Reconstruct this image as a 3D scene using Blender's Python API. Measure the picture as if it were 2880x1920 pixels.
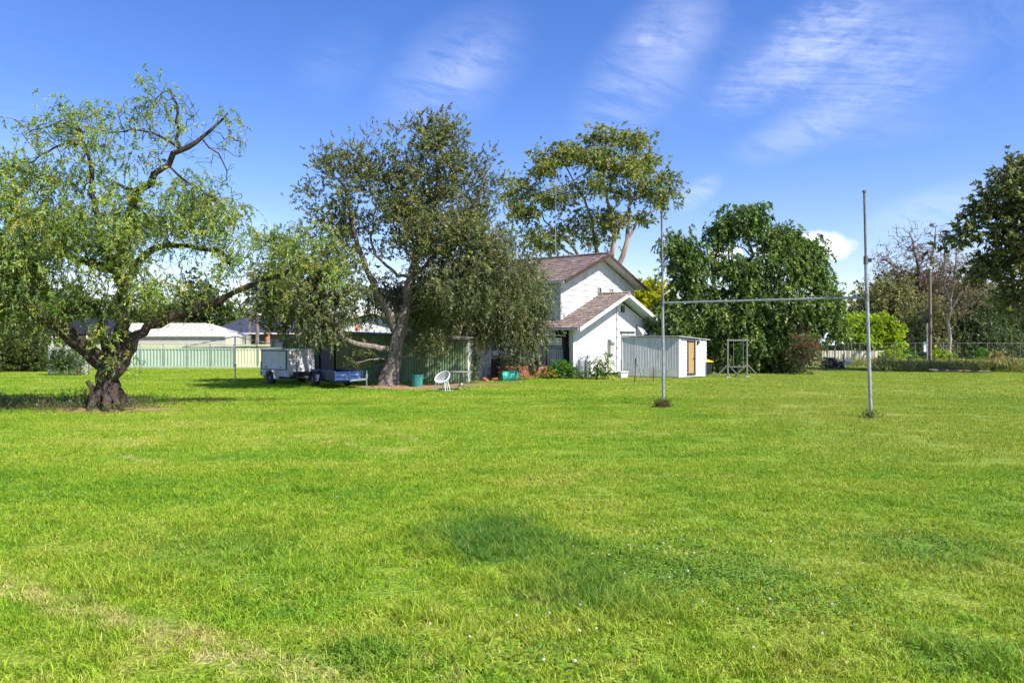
import bpy, math, random
import numpy as np
from mathutils import Vector, Matrix

for o in list(bpy.data.objects):
    bpy.data.objects.remove(o, do_unlink=True)
scene = bpy.context.scene
COL = scene.collection
R = math.radians

# ------------------------------------------------------------------ camera
F, CX, HY, EYE = 2117.0, 1440.0, 946.0, 2.0        # focal length and horizon measured in photo pixels, eye height in metres
cam_data = bpy.data.cameras.new('camera')
cam = bpy.data.objects.new('camera', cam_data)
COL.objects.link(cam)
cam.location = (0, 0, EYE)
cam.rotation_euler = (R(90), 0, 0)
cam_data.sensor_width = 36.0
cam_data.lens = 36.0 * F / 2880.0
cam_data.shift_y = (HY - 960.0) / 2880.0
cam_data.clip_end = 2000.0
cam_data.clip_start = 0.05
scene.camera = cam

# ------------------------------------------------------------------ light
SUN_H, SUN_EL = Vector((0.80, -0.60)), R(47)
SUN_DIR = Vector((SUN_H.x * math.cos(SUN_EL), SUN_H.y * math.cos(SUN_EL), math.sin(SUN_EL)))
sun_data = bpy.data.lights.new('sun', 'SUN')
sun_data.energy = 4.4
sun_data.angle = R(0.5)
sun_data.color = (1.0, 0.95, 0.87)
sun = bpy.data.objects.new('sun', sun_data)
COL.objects.link(sun)
sun.rotation_euler = SUN_DIR.to_track_quat('Z', 'Y').to_euler()
sun.location = (20, -20, 40)

SKY_STRENGTH = 0.10
EXPOSURE = 1.0
scene.view_settings.view_transform = 'Standard'
scene.view_settings.look = 'None'
scene.view_settings.exposure = EXPOSURE
scene.view_settings.gamma = 1.0
scene.view_settings.use_curve_mapping = False
scene.render.engine = 'CYCLES'
scene.cycles.max_bounces = 6
scene.cycles.diffuse_bounces = 3
scene.cycles.transmission_bounces = 3
scene.cycles.transparent_max_bounces = 4
scene.cycles.caustics_reflective = False
scene.cycles.caustics_refractive = False


class NT:
    """small helper to write node trees"""
    def __init__(self, tree):
        self.t = tree

    def n(self, kind, **kw):
        nd = self.t.nodes.new(kind)
        for k, v in kw.items():
            setattr(nd, k, v)
        return nd

    def link(self, a, b):
        self.t.links.new(a, b)

    def put(self, sock, v):
        if hasattr(v, 'is_output'):
            self.t.links.new(v, sock)
        else:
            sock.default_value = v

    def m(self, op, a, b=None, c=None, clamp=False):
        nd = self.n('ShaderNodeMath', operation=op, use_clamp=clamp)
        self.put(nd.inputs[0], a)
        if b is not None:
            self.put(nd.inputs[1], b)
        if c is not None:
            self.put(nd.inputs[2], c)
        return nd.outputs[0]

    def mix(self, f, a, b, mode='MIX'):
        nd = self.n('ShaderNodeMix', data_type='RGBA', blend_type=mode)
        self.put(nd.inputs[0], f)
        self.put(nd.inputs[6], a if hasattr(a, 'is_output') else (*a, 1))
        self.put(nd.inputs[7], b if hasattr(b, 'is_output') else (*b, 1))
        return nd.outputs[2]

    def step(self, v, lo, hi, smooth=True):
        nd = self.n('ShaderNodeMapRange')
        nd.interpolation_type = 'SMOOTHSTEP' if smooth else 'LINEAR'
        self.put(nd.inputs[0], v)
        nd.inputs[1].default_value = lo
        nd.inputs[2].default_value = hi
        return nd.outputs[0]

    def noise(self, vec, scale, detail=3.0, rough=0.55, distort=0.0):
        nd = self.n('ShaderNodeTexNoise')
        self.put(nd.inputs['Vector'], vec)
        nd.inputs['Scale'].default_value = scale
        nd.inputs['Detail'].default_value = detail
        nd.inputs['Roughness'].default_value = rough
        nd.inputs['Distortion'].default_value = distort
        return nd.outputs[0]

    def xyz(self, x, y, z):
        nd = self.n('ShaderNodeCombineXYZ')
        for i, v in enumerate((x, y, z)):
            self.put(nd.inputs[i], v)
        return nd.outputs[0]


# ------------------------------------------------------------------ sky
def build_world():
    w = bpy.data.worlds.new('World')
    scene.world = w
    w.use_nodes = True
    w.node_tree.nodes.clear()
    k = NT(w.node_tree)
    out = k.n('ShaderNodeOutputWorld')
    bg = k.n('ShaderNodeBackground')
    bg.inputs[1].default_value = SKY_STRENGTH
    k.link(bg.outputs[0], out.inputs[0])
    sky = k.n('ShaderNodeTexSky')
    sky.sky_type = 'NISHITA'
    sky.sun_disc = False
    sky.sun_elevation = SUN_EL
    sky.sun_rotation = math.atan2(SUN_H.x, SUN_H.y)
    sky.air_density = 1.0
    sky.dust_density = 0.35
    sky.ozone_density = 2.6
    sky.altitude = 0
    hs = k.n('ShaderNodeHueSaturation')
    hs.inputs['Hue'].default_value = 0.512
    hs.inputs['Saturation'].default_value = 1.30
    hs.inputs['Value'].default_value = 1.0
    k.link(sky.outputs[0], hs.inputs['Color'])
    col = k.mix(1.0, hs.outputs[0], (1.06, 0.95, 1.06), 'MULTIPLY')
    tc = k.n('ShaderNodeTexCoord')
    sep = k.n('ShaderNodeSeparateXYZ')
    k.link(tc.outputs['Generated'], sep.inputs[0])
    dx, dy, dz = sep.outputs
    az = k.m('ARCTAN2', dx, dy)
    el = k.m('ARCSINE', dz)
    # one high cloud sheet: noise in plane projection, stretched along the wind
    up = k.m('ADD', k.m('MAXIMUM', dz, 0.0), 0.16)
    px_, py_ = k.m('DIVIDE', dx, up), k.m('DIVIDE', dy, up)
    ca, sa = math.cos(R(38)), math.sin(R(38))
    along = k.m('ADD', k.m('MULTIPLY', px_, ca), k.m('MULTIPLY', py_, sa))
    across = k.m('SUBTRACT', k.m('MULTIPLY', py_, ca), k.m('MULTIPLY', px_, sa))
    fibres = k.noise(k.xyz(k.m('MULTIPLY', along, 1.1), k.m('MULTIPLY', across, 2.4), 3.1), 4.2, 9.0, 0.68, 0.5)
    big = k.noise(k.xyz(px_, py_, 9.0), 0.9, 2.0, 0.5)
    mottle = k.noise(k.xyz(px_, py_, 1.0), 22.0, 3.0, 0.6, 0.5)
    ripple = k.noise(k.xyz(k.m('MULTIPLY', px_, 3.0), k.m('MULTIPLY', py_, 22.0), 1.0), 1.6, 3.0, 0.55, 0.8)

    def angles(x, y):
        a = math.atan((x - CX) / F)
        return a, math.atan((HY - y) / F * math.cos(a))

    def patch(x0, y0, x1, y1, width, soft=1.0):
        a0, e0 = angles(x0, y0)
        a1, e1 = angles(x1, y1)
        ca_, ce = (a0 + a1) / 2, (e0 + e1) / 2
        hl = math.hypot(a1 - a0, e1 - e0) / 2
        t = math.atan2(e1 - e0, a1 - a0)
        da, de = k.m('SUBTRACT', az, ca_), k.m('SUBTRACT', el, ce)
        p = k.m('ADD', k.m('MULTIPLY', da, math.cos(t) / hl), k.m('MULTIPLY', de, math.sin(t) / hl))
        q = k.m('SUBTRACT', k.m('MULTIPLY', de, math.cos(t) * F / width), k.m('MULTIPLY', da, math.sin(t) * F / width))
        wob = k.m('MULTIPLY', k.m('SUBTRACT', fibres, 0.5), 2.2 * soft)
        r = k.m('ADD', k.m('ADD', k.m('MULTIPLY', p, p), k.m('MULTIPLY', q, q)), wob)
        return k.m('SUBTRACT', 1.0, k.step(r, -0.3, 1.5))

    fib = k.step(fibres, 0.34, 0.74)
    rip = k.m('ADD', k.m('MULTIPLY', k.step(mottle, 0.3, 0.7), 0.5), k.m('MULTIPLY', k.step(ripple, 0.3, 0.7), 0.5))
    total = None
    for (x0, y0, x1, y1, wd, amp, tex) in (
            (1060, 360, 1470, 50, 135, 0.30, fib), (1180, 280, 1440, 110, 60, 0.16, fib), (830, 260, 1060, 90, 90, 0.10, fib), (1640, 390, 2000, -40, 130, 0.30, fib), (1740, 160, 2040, 20, 90, 0.20, rip), (1800, 130, 1830, 90, 24, 0.25, fib),
            (1990, 310, 2480, -30, 80, 0.28, rip), (2100, 250, 2560, -20, 55, 0.20, fib), (2150, 260, 2680, 0, 170, 0.18, rip), (2300, 280, 2760, 110, 100, 0.14, rip),
            (2060, 440, 2440, 300, 62, 0.36, fib), (2200, 370, 2700, 330, 60, 0.14, fib), (1890, 590, 2030, 500, 36, 0.45, fib),
            (2420, 640, 2900, 520, 60, 0.35, fib), (560, 640, 800, 690, 90, 0.35, fib)):
        v = k.m('MULTIPLY', k.m('MULTIPLY', patch(x0, y0, x1, y1, wd), amp), k.m('ADD', k.m('MULTIPLY', tex, 0.9), 0.12))
        total = v if total is None else k.m('ADD', total, v)
    # the same thin sheet goes on all round the sky
    sheet = k.m('MULTIPLY', k.m('MULTIPLY', k.step(big, 0.5, 0.75), fib), 0.14)
    total = k.m('ADD', total, sheet, clamp=True)
    col = k.mix(total, col, (5.6, 6.0, 7.4))
    # low cumulus near the horizon
    lump = k.noise(k.xyz(az, el, 0.0), 34.0, 5.0, 0.6)
    cum = None
    for (x, y, w_, h_) in ((2300, 695, 90, 42), (2215, 705, 90, 40), (2040, 715, 50, 30)):
        a0, e0 = angles(x, y)
        da = k.m('DIVIDE', k.m('SUBTRACT', az, a0), w_ / F)
        de = k.m('DIVIDE', k.m('SUBTRACT', el, e0), h_ / F)
        r = k.m('ADD', k.m('ADD', k.m('MULTIPLY', da, da), k.m('MULTIPLY', de, de)), k.m('MULTIPLY', k.m('SUBTRACT', lump, 0.5), 2.0))
        v = k.m('SUBTRACT', 1.0, k.step(r, 0.1, 1.25))
        cum = v if cum is None else k.m('MAXIMUM', cum, v)
    col = k.mix(k.m('MULTIPLY', cum, 0.85), col, (7.9, 7.8, 8.0))
    k.link(col, bg.inputs[0])


build_world()

# ------------------------------------------------------------------ helpers
def px(x, y, d):
    """world point that stands d metres in front of the camera's spot and shows at photo pixel x, y"""
    return Vector(((x - CX) / F * d, d, EYE + (HY - y) / F * d))


def gp(x, y):
    """ground point under photo pixel x, y"""
    d = EYE * F / (y - HY)
    return Vector(((x - CX) / F * d, d, 0))


def tag(o, label=None, cat=None, group=None, kind=None):
    for key, v in (('label', label), ('category', cat), ('group', group), ('kind', kind)):
        if v:
            o[key] = v
    return o


def empty(name, loc=(0, 0, 0), rz=0.0, label=None, cat=None, group=None, kind=None):
    o = bpy.data.objects.new(name, None)
    COL.objects.link(o)
    o.location = loc
    o.rotation_euler = (0, 0, rz)
    o.empty_display_size = 0.2
    return tag(o, label, cat, group, kind)


def link(name, mesh, parent=None, loc=None, rot=None):
    o = bpy.data.objects.new(name, mesh)
    COL.objects.link(o)
    if parent:
        o.parent = parent
    if loc is not None:
        o.location = loc
    if rot is not None:
        o.rotation_euler = rot
    return o


def np_mesh(name, V, Fq, mat=None, smooth=False, cols=None, attr=None):
    """mesh from a vertex array and a face array (all faces with the same number of corners)"""
    V = np.asarray(V, np.float32)
    Fq = np.asarray(Fq, np.int32)
    me = bpy.data.meshes.new(name)
    me.vertices.add(len(V))
    me.vertices.foreach_set('co', V.ravel())
    k = Fq.shape[1]
    me.loops.add(Fq.size)
    me.loops.foreach_set('vertex_index', Fq.ravel())
    me.polygons.add(len(Fq))
    me.polygons.foreach_set('loop_start', np.arange(0, Fq.size, k, dtype=np.int32))
    me.polygons.foreach_set('loop_total', np.full(len(Fq), k, np.int32))
    me.polygons.foreach_set('use_smooth', np.full(len(Fq), bool(smooth)))
    me.update(calc_edges=True)
    if cols is not None:
        a = me.attributes.new('col', 'FLOAT_COLOR', 'POINT')
        c4 = np.ones((len(V), 4), np.float32)
        c4[:, :3] = cols
        a.data.foreach_set('color', c4.ravel())
    if attr is not None:
        a = me.attributes.new('rnd', 'FLOAT', 'POINT')
        a.data.foreach_set('value', np.asarray(attr, np.float32))
    if mat:
        me.materials.append(mat)
    return me


class MB:
    """collects shapes into one mesh"""
    def __init__(self):
        self.v, self.f = [], []

    def add(self, vs, fs):
        b = len(self.v)
        self.v += [tuple(p) for p in vs]
        self.f += [tuple(i + b for i in f) for f in fs]
        return self

    def box(self, c, s, rz=0.0, m=None):
        x, y, z = s[0] / 2, s[1] / 2, s[2] / 2
        vs = [Vector((a, b, d)) for a in (-x, x) for b in (-y, y) for d in (-z, z)]
        q = m if m is not None else Matrix.Rotation(rz, 3, 'Z')
        c = Vector(c)
        return self.add([q @ v + c for v in vs], [(0, 1, 3, 2), (4, 6, 7, 5), (0, 4, 5, 1), (2, 3, 7, 6), (0, 2, 6, 4), (1, 5, 7, 3)])

    def bar(self, a, b, w, h=None):
        """square bar from a to b"""
        a, b = Vector(a), Vector(b)
        d = b - a
        q = d.to_track_quat('Z', 'Y').to_matrix()
        return self.box((a + b) / 2, (w, h or w, d.length), m=q)

    def tube(self, pts, r, n=8, cap=True):
        pts = [Vector(p) for p in pts]
        rs = r if isinstance(r, (list, tuple)) else [r] * len(pts)
        b = len(self.v)
        prev = None
        for i, p in enumerate(pts):
            t = (pts[min(i + 1, len(pts) - 1)] - pts[max(i - 1, 0)]).normalized()
            if prev is None:
                a = t.orthogonal().normalized()
            else:
                a = (prev - t * prev.dot(t)).normalized()
            prev = a
            c = t.cross(a)
            for j in range(n):
                an = 2 * math.pi * j / n
                self.v.append(tuple(p + (a * math.cos(an) + c * math.sin(an)) * rs[i]))
        for i in range(len(pts) - 1):
            for j in range(n):
                k = (j + 1) % n
                self.f.append((b + i * n + j, b + i * n + k, b + (i + 1) * n + k, b + (i + 1) * n + j))
        if cap:
            self.f.append(tuple(b + j for j in reversed(range(n))))
            e = b + (len(pts) - 1) * n
            self.f.append(tuple(e + j for j in range(n)))
        return self

    def lathe(self, c, prof, n=20, m=None):
        """profile of (radius, height) turned about the z axis"""
        b = len(self.v)
        c = Vector(c)
        q = m if m is not None else Matrix.Identity(3)
        for (r, z) in prof:
            for j in range(n):
                an = 2 * math.pi * j / n
                self.v.append(tuple(q @ Vector((r * math.cos(an), r * math.sin(an), z)) + c))
        for i in range(len(prof) - 1):
            for j in range(n):
                k = (j + 1) % n
                self.f.append((b + i * n + j, b + i * n + k, b + (i + 1) * n + k, b + (i + 1) * n + j))
        self.f.append(tuple(b + j for j in reversed(range(n))))
        e = b + (len(prof) - 1) * n
        self.f.append(tuple(e + j for j in range(n)))
        return self

    def prism(self, poly, d):
        """polygon of 3-D points extruded by vector d"""
        poly = [Vector(p) for p in poly]
        d = Vector(d)
        n = len(poly)
        vs = poly + [p + d for p in poly]
        fs = [tuple(reversed(range(n))), tuple(range(n, 2 * n))]
        fs += [(i, (i + 1) % n, n + (i + 1) % n, n + i) for i in range(n)]
        return self.add(vs, fs)

    def mesh(self, name, mat, smooth=False, bevel=0.0):
        me = bpy.data.meshes.new(name)
        me.from_pydata(self.v, [], self.f)
        if mat:
            me.materials.append(mat)
        import bmesh
        bm = bmesh.new()
        bm.from_mesh(me)
        bmesh.ops.recalc_face_normals(bm, faces=bm.faces)
        if bevel:
            bmesh.ops.bevel(bm, geom=list(bm.edges), offset=bevel, segments=1, affect='EDGES')
        bm.to_mesh(me)
        bm.free()
        if smooth:
            me.polygons.foreach_set('use_smooth', [True] * len(me.polygons))
            try:
                me.set_sharp_from_angle(angle=R(40))
            except Exception:
                pass
        me.update()
        return me

    def build(self, name, mat, parent=None, smooth=False, bevel=0.0):
        return link(name, self.mesh(name, mat, smooth, bevel), parent)


def corrugated(mb, a, b, z0, z1, pitch=0.076, depth=0.018, z1b=None, flat=False, thick=0.0):
    """upright corrugated sheet from a to b (x, y) with its waves running up"""
    a, b = Vector((a[0], a[1])), Vector((b[0], b[1]))
    L = (b - a).length
    t = (b - a) / L
    nrm = Vector((t.y, -t.x))
    n = max(2, int(L / pitch) * (4 if not flat else 4))
    z1b = z1 if z1b is None else z1b
    base = len(mb.v)
    for i in range(n + 1):
        s = i / n
        ph = (i % 4)
        o = (math.sin(ph * math.pi / 2) if not flat else (1.0 if ph in (1, 2) else -1.0)) * depth / 2
        p = a + t * (L * s) + nrm * o
        mb.v.append((p.x, p.y, z0))
        mb.v.append((p.x, p.y, z1 + (z1b - z1) * s))
    for i in range(n):
        mb.f.append((base + 2 * i, base + 2 * i + 2, base + 2 * i + 3, base + 2 * i + 1))
    return mb


# ------------------------------------------------------------------ materials
def M(name, a, b=None, scale=3.0, rough=0.7, bump=0.0, bscale=40.0, metal=0.0, rnd=0.12, spec=0.3, c=None, cscale=1.0, camt=0.5, stretch=None, lo=0.35, hi=0.65, bdist=0.02):
    """procedural surface: two tones by noise, a third in stains, a little change from piece to piece"""
    m = bpy.data.materials.new(name)
    m.use_nodes = True
    k = NT(m.node_tree)
    p = m.node_tree.nodes['Principled BSDF']
    geo = k.n('ShaderNodeNewGeometry')
    vec = geo.outputs['Position']
    if stretch:
        mp = k.n('ShaderNodeMapping')
        mp.inputs['Scale'].default_value = stretch
        k.link(vec, mp.inputs[0])
        svec = mp.outputs[0]
    else:
        svec = vec
    b = b or tuple(x * 0.78 for x in a)
    col = k.mix(k.step(k.noise(svec, scale, 5.0, 0.6), lo, hi), a, b)
    if c:
        col = k.mix(k.m('MULTIPLY', k.step(k.noise(svec, cscale, 6.0, 0.65, 0.4), 0.52, 0.68), camt), col, c)
    if rnd:
        oi = k.n('ShaderNodeObjectInfo')
        v = k.m('ADD', k.m('MULTIPLY', oi.outputs['Random'], 2 * rnd), 1 - rnd)
        col = k.mix(1.0, col, k.xyz(v, v, v), 'MULTIPLY')
    k.link(col, p.inputs['Base Color'])
    p.inputs['Roughness'].default_value = rough
    p.inputs['Metallic'].default_value = metal
    p.inputs['Specular IOR Level'].default_value = spec
    if bump:
        bp = k.n('ShaderNodeBump')
        bp.inputs['Strength'].default_value = bump
        bp.inputs['Distance'].default_value = bdist
        k.link(k.noise(svec, bscale, 4.0, 0.6), bp.inputs['Height'])
        k.link(bp.outputs[0], p.inputs['Normal'])
    return m


def leaf_material(name, trans=0.35, rough=0.45, spec=0.35, warm=(1.25, 1.2, 0.6)):
    m = bpy.data.materials.new(name)
    m.use_nodes = True
    k = NT(m.node_tree)
    p = m.node_tree.nodes['Principled BSDF']
    out = m.node_tree.nodes['Material Output']
    at = k.n('ShaderNodeAttribute', attribute_name='col')
    k.link(at.outputs['Color'], p.inputs['Base Color'])
    p.inputs['Roughness'].default_value = rough
    p.inputs['Specular IOR Level'].default_value = spec
    tr = k.n('ShaderNodeBsdfTranslucent')
    k.link(k.mix(1.0, at.outputs['Color'], warm, 'MULTIPLY'), tr.inputs[0])
    mx = k.n('ShaderNodeMixShader')
    mx.inputs[0].default_value = trans
    k.link(p.outputs[0], mx.inputs[1])
    k.link(tr.outputs[0], mx.inputs[2])
    k.link(mx.outputs[0], out.inputs[0])
    return m


WHITE = M('white_paint', (0.62, 0.62, 0.62), (0.57, 0.57, 0.565), 1.5, 0.6, 0.05, 30, c=(0.42, 0.41, 0.38), cscale=1.1, camt=0.55, rnd=0.05, stretch=(1.4, 1.4, 0.5))
WHITE_CLEAN = M('white_plastic', (0.68, 0.68, 0.68), (0.62, 0.62, 0.62), 6, 0.4, rnd=0.02)
CREAM = M('cream_metal', (0.58, 0.54, 0.46), (0.53, 0.49, 0.41), 2, 0.5, rnd=0.04)
BROWN_TRIM = M('brown_trim', (0.07, 0.045, 0.035), (0.05, 0.03, 0.025), 5, 0.6)
TILE = M('roof_tile', (0.17, 0.125, 0.11), (0.11, 0.08, 0.072), 6, 0.75, 0.25, 60, rnd=0.22, c=(0.30, 0.25, 0.21), cscale=1.6, camt=0.55)
TILE_OLD = M('lichen_roof_tile', (0.21, 0.165, 0.14), (0.13, 0.10, 0.085), 5, 0.8, 0.25, 60, rnd=0.22, c=(0.40, 0.36, 0.26), cscale=1.3, camt=0.7)
SOFFIT = M('soffit', (0.50, 0.62, 0.55), (0.45, 0.56, 0.5), 2, 0.6, rnd=0.02)
FIBRO = M('fibro_sheet', (0.64, 0.64, 0.645), (0.60, 0.60, 0.605), 1.0, 0.6, c=(0.45, 0.445, 0.42), cscale=0.8, camt=0.5, rnd=0.03, stretch=(1.5, 1.5, 0.4))
GLASS = M('window_glass', (0.05, 0.06, 0.08), (0.03, 0.04, 0.05), 2, 0.08, spec=0.6)
GLASS_LIGHT = M('curtained_glass', (0.35, 0.42, 0.42), (0.25, 0.3, 0.3), 3, 0.12, spec=0.6)
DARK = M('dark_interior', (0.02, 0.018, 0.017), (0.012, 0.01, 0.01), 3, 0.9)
GALV = M('galvanised_steel', (0.52, 0.54, 0.57), (0.38, 0.40, 0.43), 5, 0.38, 0.08, 50, 0.75, c=(0.28, 0.22, 0.17), cscale=3.5, camt=0.35, rnd=0.05)
STEEL_PALE = M('pale_grey_steel', (0.40, 0.425, 0.46), (0.29, 0.31, 0.34), 8, 0.4, 0.05, 60, 0.35, c=(0.20, 0.17, 0.15), cscale=6, camt=0.7, rnd=0.04, stretch=(2, 2, 0.8))
STEEL_DARK = M('rusty_dark_steel', (0.14, 0.135, 0.135), (0.20, 0.17, 0.15), 6, 0.6, 0.1, 60, 0.3, c=(0.35, 0.33, 0.32), cscale=4, camt=0.5)
RUST = M('rust', (0.16, 0.06, 0.04), (0.10, 0.04, 0.03), 9, 0.85, 0.2, 60)
BLACK_STEEL = M('black_steel', (0.025, 0.025, 0.028), (0.018, 0.018, 0.02), 6, 0.5)
CORR_GREY = M('grey_corrugated_iron', (0.54, 0.56, 0.565), (0.45, 0.475, 0.48), 3, 0.5, 0.05, 40, 0.35, c=(0.25, 0.22, 0.19), cscale=1.5, camt=0.4, rnd=0.06, stretch=(2, 2, 0.5))
GREEN_SHED = M('green_corrugated_iron', (0.17, 0.25, 0.12), (0.12, 0.19, 0.09), 1.2, 0.55, 0.05, 40, c=(0.22, 0.25, 0.12), cscale=0.9, camt=0.5, rnd=0.05, stretch=(2, 2, 0.4))
OLIVE_SHED = M('olive_corrugated_iron', (0.26, 0.27, 0.09), (0.2, 0.21, 0.07), 1.2, 0.55, 0.05, 40, rnd=0.05, stretch=(2, 2, 0.4))
FENCE_GREEN = M('pale_green_fence', (0.38, 0.48, 0.37), (0.34, 0.44, 0.33), 1.0, 0.5, rnd=0.05)
FENCE_CREAM = M('pale_yellow_fence', (0.66, 0.68, 0.42), (0.6, 0.63, 0.38), 1.0, 0.5, rnd=0.05)
FENCE_POST = M('fence_post_green', (0.27, 0.36, 0.27), None, 2, 0.5)
BRICK = M('red_brick', (0.48, 0.17, 0.09), (0.36, 0.13, 0.075), 9, 0.85, 0.3, 90, rnd=0.3, c=(0.55, 0.40, 0.32), cscale=4, camt=0.4)
MORTAR = M('mortar', (0.45, 0.40, 0.34), (0.36, 0.31, 0.26), 12, 0.95, 0.3, 80)
CONCRETE = M('concrete', (0.42, 0.40, 0.37), (0.33, 0.31, 0.29), 4, 0.9, 0.2, 60)
GREY_PANEL = M('grey_weathered_panel', (0.42, 0.42, 0.40), (0.34, 0.34, 0.32), 4, 0.7, c=(0.2, 0.19, 0.18), cscale=3, camt=0.6, stretch=(2, 2, 0.5))
SKIRT = M('grey_fibro_skirt', (0.5, 0.5, 0.48), (0.42, 0.42, 0.4), 3, 0.8, c=(0.28, 0.24, 0.18), cscale=2, camt=0.5)
CHIPBOARD = M('chipboard_door', (0.43, 0.29, 0.12), (0.35, 0.23, 0.09), 20, 0.8, 0.1, 60)
SPECK = M('speckled_door', (0.26, 0.24, 0.26), (0.10, 0.09, 0.10), 26, 0.7, rnd=0.05, c=(0.42, 0.4, 0.4), cscale=18, camt=0.6)
DOOR_FRAME = M('door_frame_brown', (0.05, 0.045, 0.045), (0.10, 0.06, 0.045), 5, 0.6)
TRAILER_WHITE = M('dirty_white_trailer', (0.66, 0.66, 0.68), (0.56, 0.56, 0.57), 3, 0.45, 0.05, 30, c=(0.26, 0.19, 0.12), cscale=2.6, camt=0.55, rnd=0.03, stretch=(1.6, 1.6, 0.7))
TRAILER_SHADE_GREY = M('shade_grey_trailer_panel', (0.60, 0.64, 0.68), (0.54, 0.58, 0.62), 3, 0.45, c=(0.32, 0.33, 0.34), cscale=3.5, camt=0.5, rnd=0.03)  # white trailer's shaded side, the shade put into the colour
BLUE_LIT = M('lit_faded_blue_steel', (0.03, 0.07, 0.20), (0.018, 0.04, 0.12), 5, 0.4, 0.05, 40, c=(0.22, 0.32, 0.50), cscale=5, camt=0.6, rnd=0.05)  # brighter copy of the trailer blue, sunlight painted into its tailgate and rails
NAVY_SHADED = M('shaded_navy_steel', (0.025, 0.035, 0.09), (0.018, 0.022, 0.05), 6, 0.45, c=(0.14, 0.16, 0.2), cscale=5, camt=0.4)  # darker copy of the trailer blue, shade painted into its sides
RUBBER = M('tyre_rubber', (0.022, 0.022, 0.024), (0.04, 0.038, 0.035), 10, 0.85, 0.1, 60)
RIM = M('wheel_rim', (0.25, 0.25, 0.26), (0.15, 0.14, 0.13), 9, 0.5, 0, 1, 0.6)
TIMBER_GREY = M('weathered_timber', (0.20, 0.19, 0.175), (0.125, 0.118, 0.108), 6, 0.85, 0.25, 60, stretch=(3, 3, 0.5))
POLE_WOOD = M('pole_timber', (0.26, 0.20, 0.15), (0.17, 0.13, 0.10), 5, 0.9, 0.3, 50, stretch=(5, 5, 0.6))
BIN_GREEN = M('teal_green_bin', (0.05, 0.26, 0.24), (0.04, 0.19, 0.18), 4, 0.5, c=(0.16, 0.3, 0.28), cscale=5, camt=0.5, stretch=(3, 3, 0.6))
BARREL = M('green_drum_plastic', (0.05, 0.46, 0.36), (0.04, 0.40, 0.31), 4, 0.38, c=(0.3, 0.55, 0.48), cscale=3, camt=0.4)
BLUE_TILE = M('blue_grey_roof_tiles', (0.055, 0.065, 0.10), (0.04, 0.048, 0.075), 5, 0.85, rnd=0.15, spec=0.1)
BRICK_BROWN = M('brown_brickwork', (0.20, 0.13, 0.09), (0.16, 0.10, 0.07), 8, 0.9)
PALE_BLUE = M('pale_blue_roof', (0.52, 0.62, 0.68), (0.46, 0.56, 0.62), 2, 0.5)
RED_PAINT = M('red_trim', (0.6, 0.10, 0.07), None, 2, 0.5)
ORANGE = M('orange_red_cloth', (0.65, 0.12, 0.05), (0.5, 0.09, 0.04), 6, 0.8)
YELLOW = M('yellow_plastic', (0.75, 0.55, 0.03), None, 3, 0.5)
MULCH = M('bare_mulch', (0.30, 0.19, 0.11), (0.20, 0.125, 0.07), 7, 0.95, 0.6, 50, c=(0.40, 0.29, 0.16), cscale=3, camt=0.6)
PATH = M('pale_dirt', (0.50, 0.42, 0.31), (0.38, 0.31, 0.20), 4, 0.95, 0.3, 40)
BARK_DARK = M('dark_rough_bark', (0.085, 0.062, 0.048), (0.045, 0.034, 0.028), 7, 0.95, 1.0, 9, stretch=(2.2, 2.2, 0.6), rnd=0, bdist=0.09, c=(0.17, 0.13, 0.10), cscale=4, camt=0.6)
BARK_GREY = M('grey_paper_bark', (0.30, 0.25, 0.21), (0.13, 0.105, 0.09), 5, 0.95, 1.0, 9, stretch=(3, 3, 0.5), rnd=0, bdist=0.07, c=(0.42, 0.34, 0.28), cscale=2.5, camt=0.5)
BARK_PALE = M('pale_gum_bark', (0.36, 0.26, 0.18), (0.22, 0.16, 0.12), 3, 0.8, 0.3, 20, stretch=(2, 2, 0.4), rnd=0)
BARK_WARM = M('warm_brown_bark', (0.23, 0.155, 0.10), (0.15, 0.10, 0.065), 3, 0.9, 0.3, 20, rnd=0)
BARK_WHITE = M('white_gum_bark', (0.42, 0.37, 0.31), (0.22, 0.18, 0.15), 2, 0.8, 0.3, 20, stretch=(2, 2, 0.4), rnd=0)
BARK_MID = M('grey_brown_bark', (0.17, 0.135, 0.10), (0.09, 0.07, 0.06), 5, 0.9, 0.5, 20, stretch=(2, 2, 0.5), rnd=0)
LEAF = leaf_material('leaf')
LEAF_SOFT = leaf_material('soft_leaf', 0.45, 0.6, 0.2)
LEAF_DRY = leaf_material('dry_leaf', 0.2, 0.7, 0.1, (1.1, 1.0, 0.8))
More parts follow.
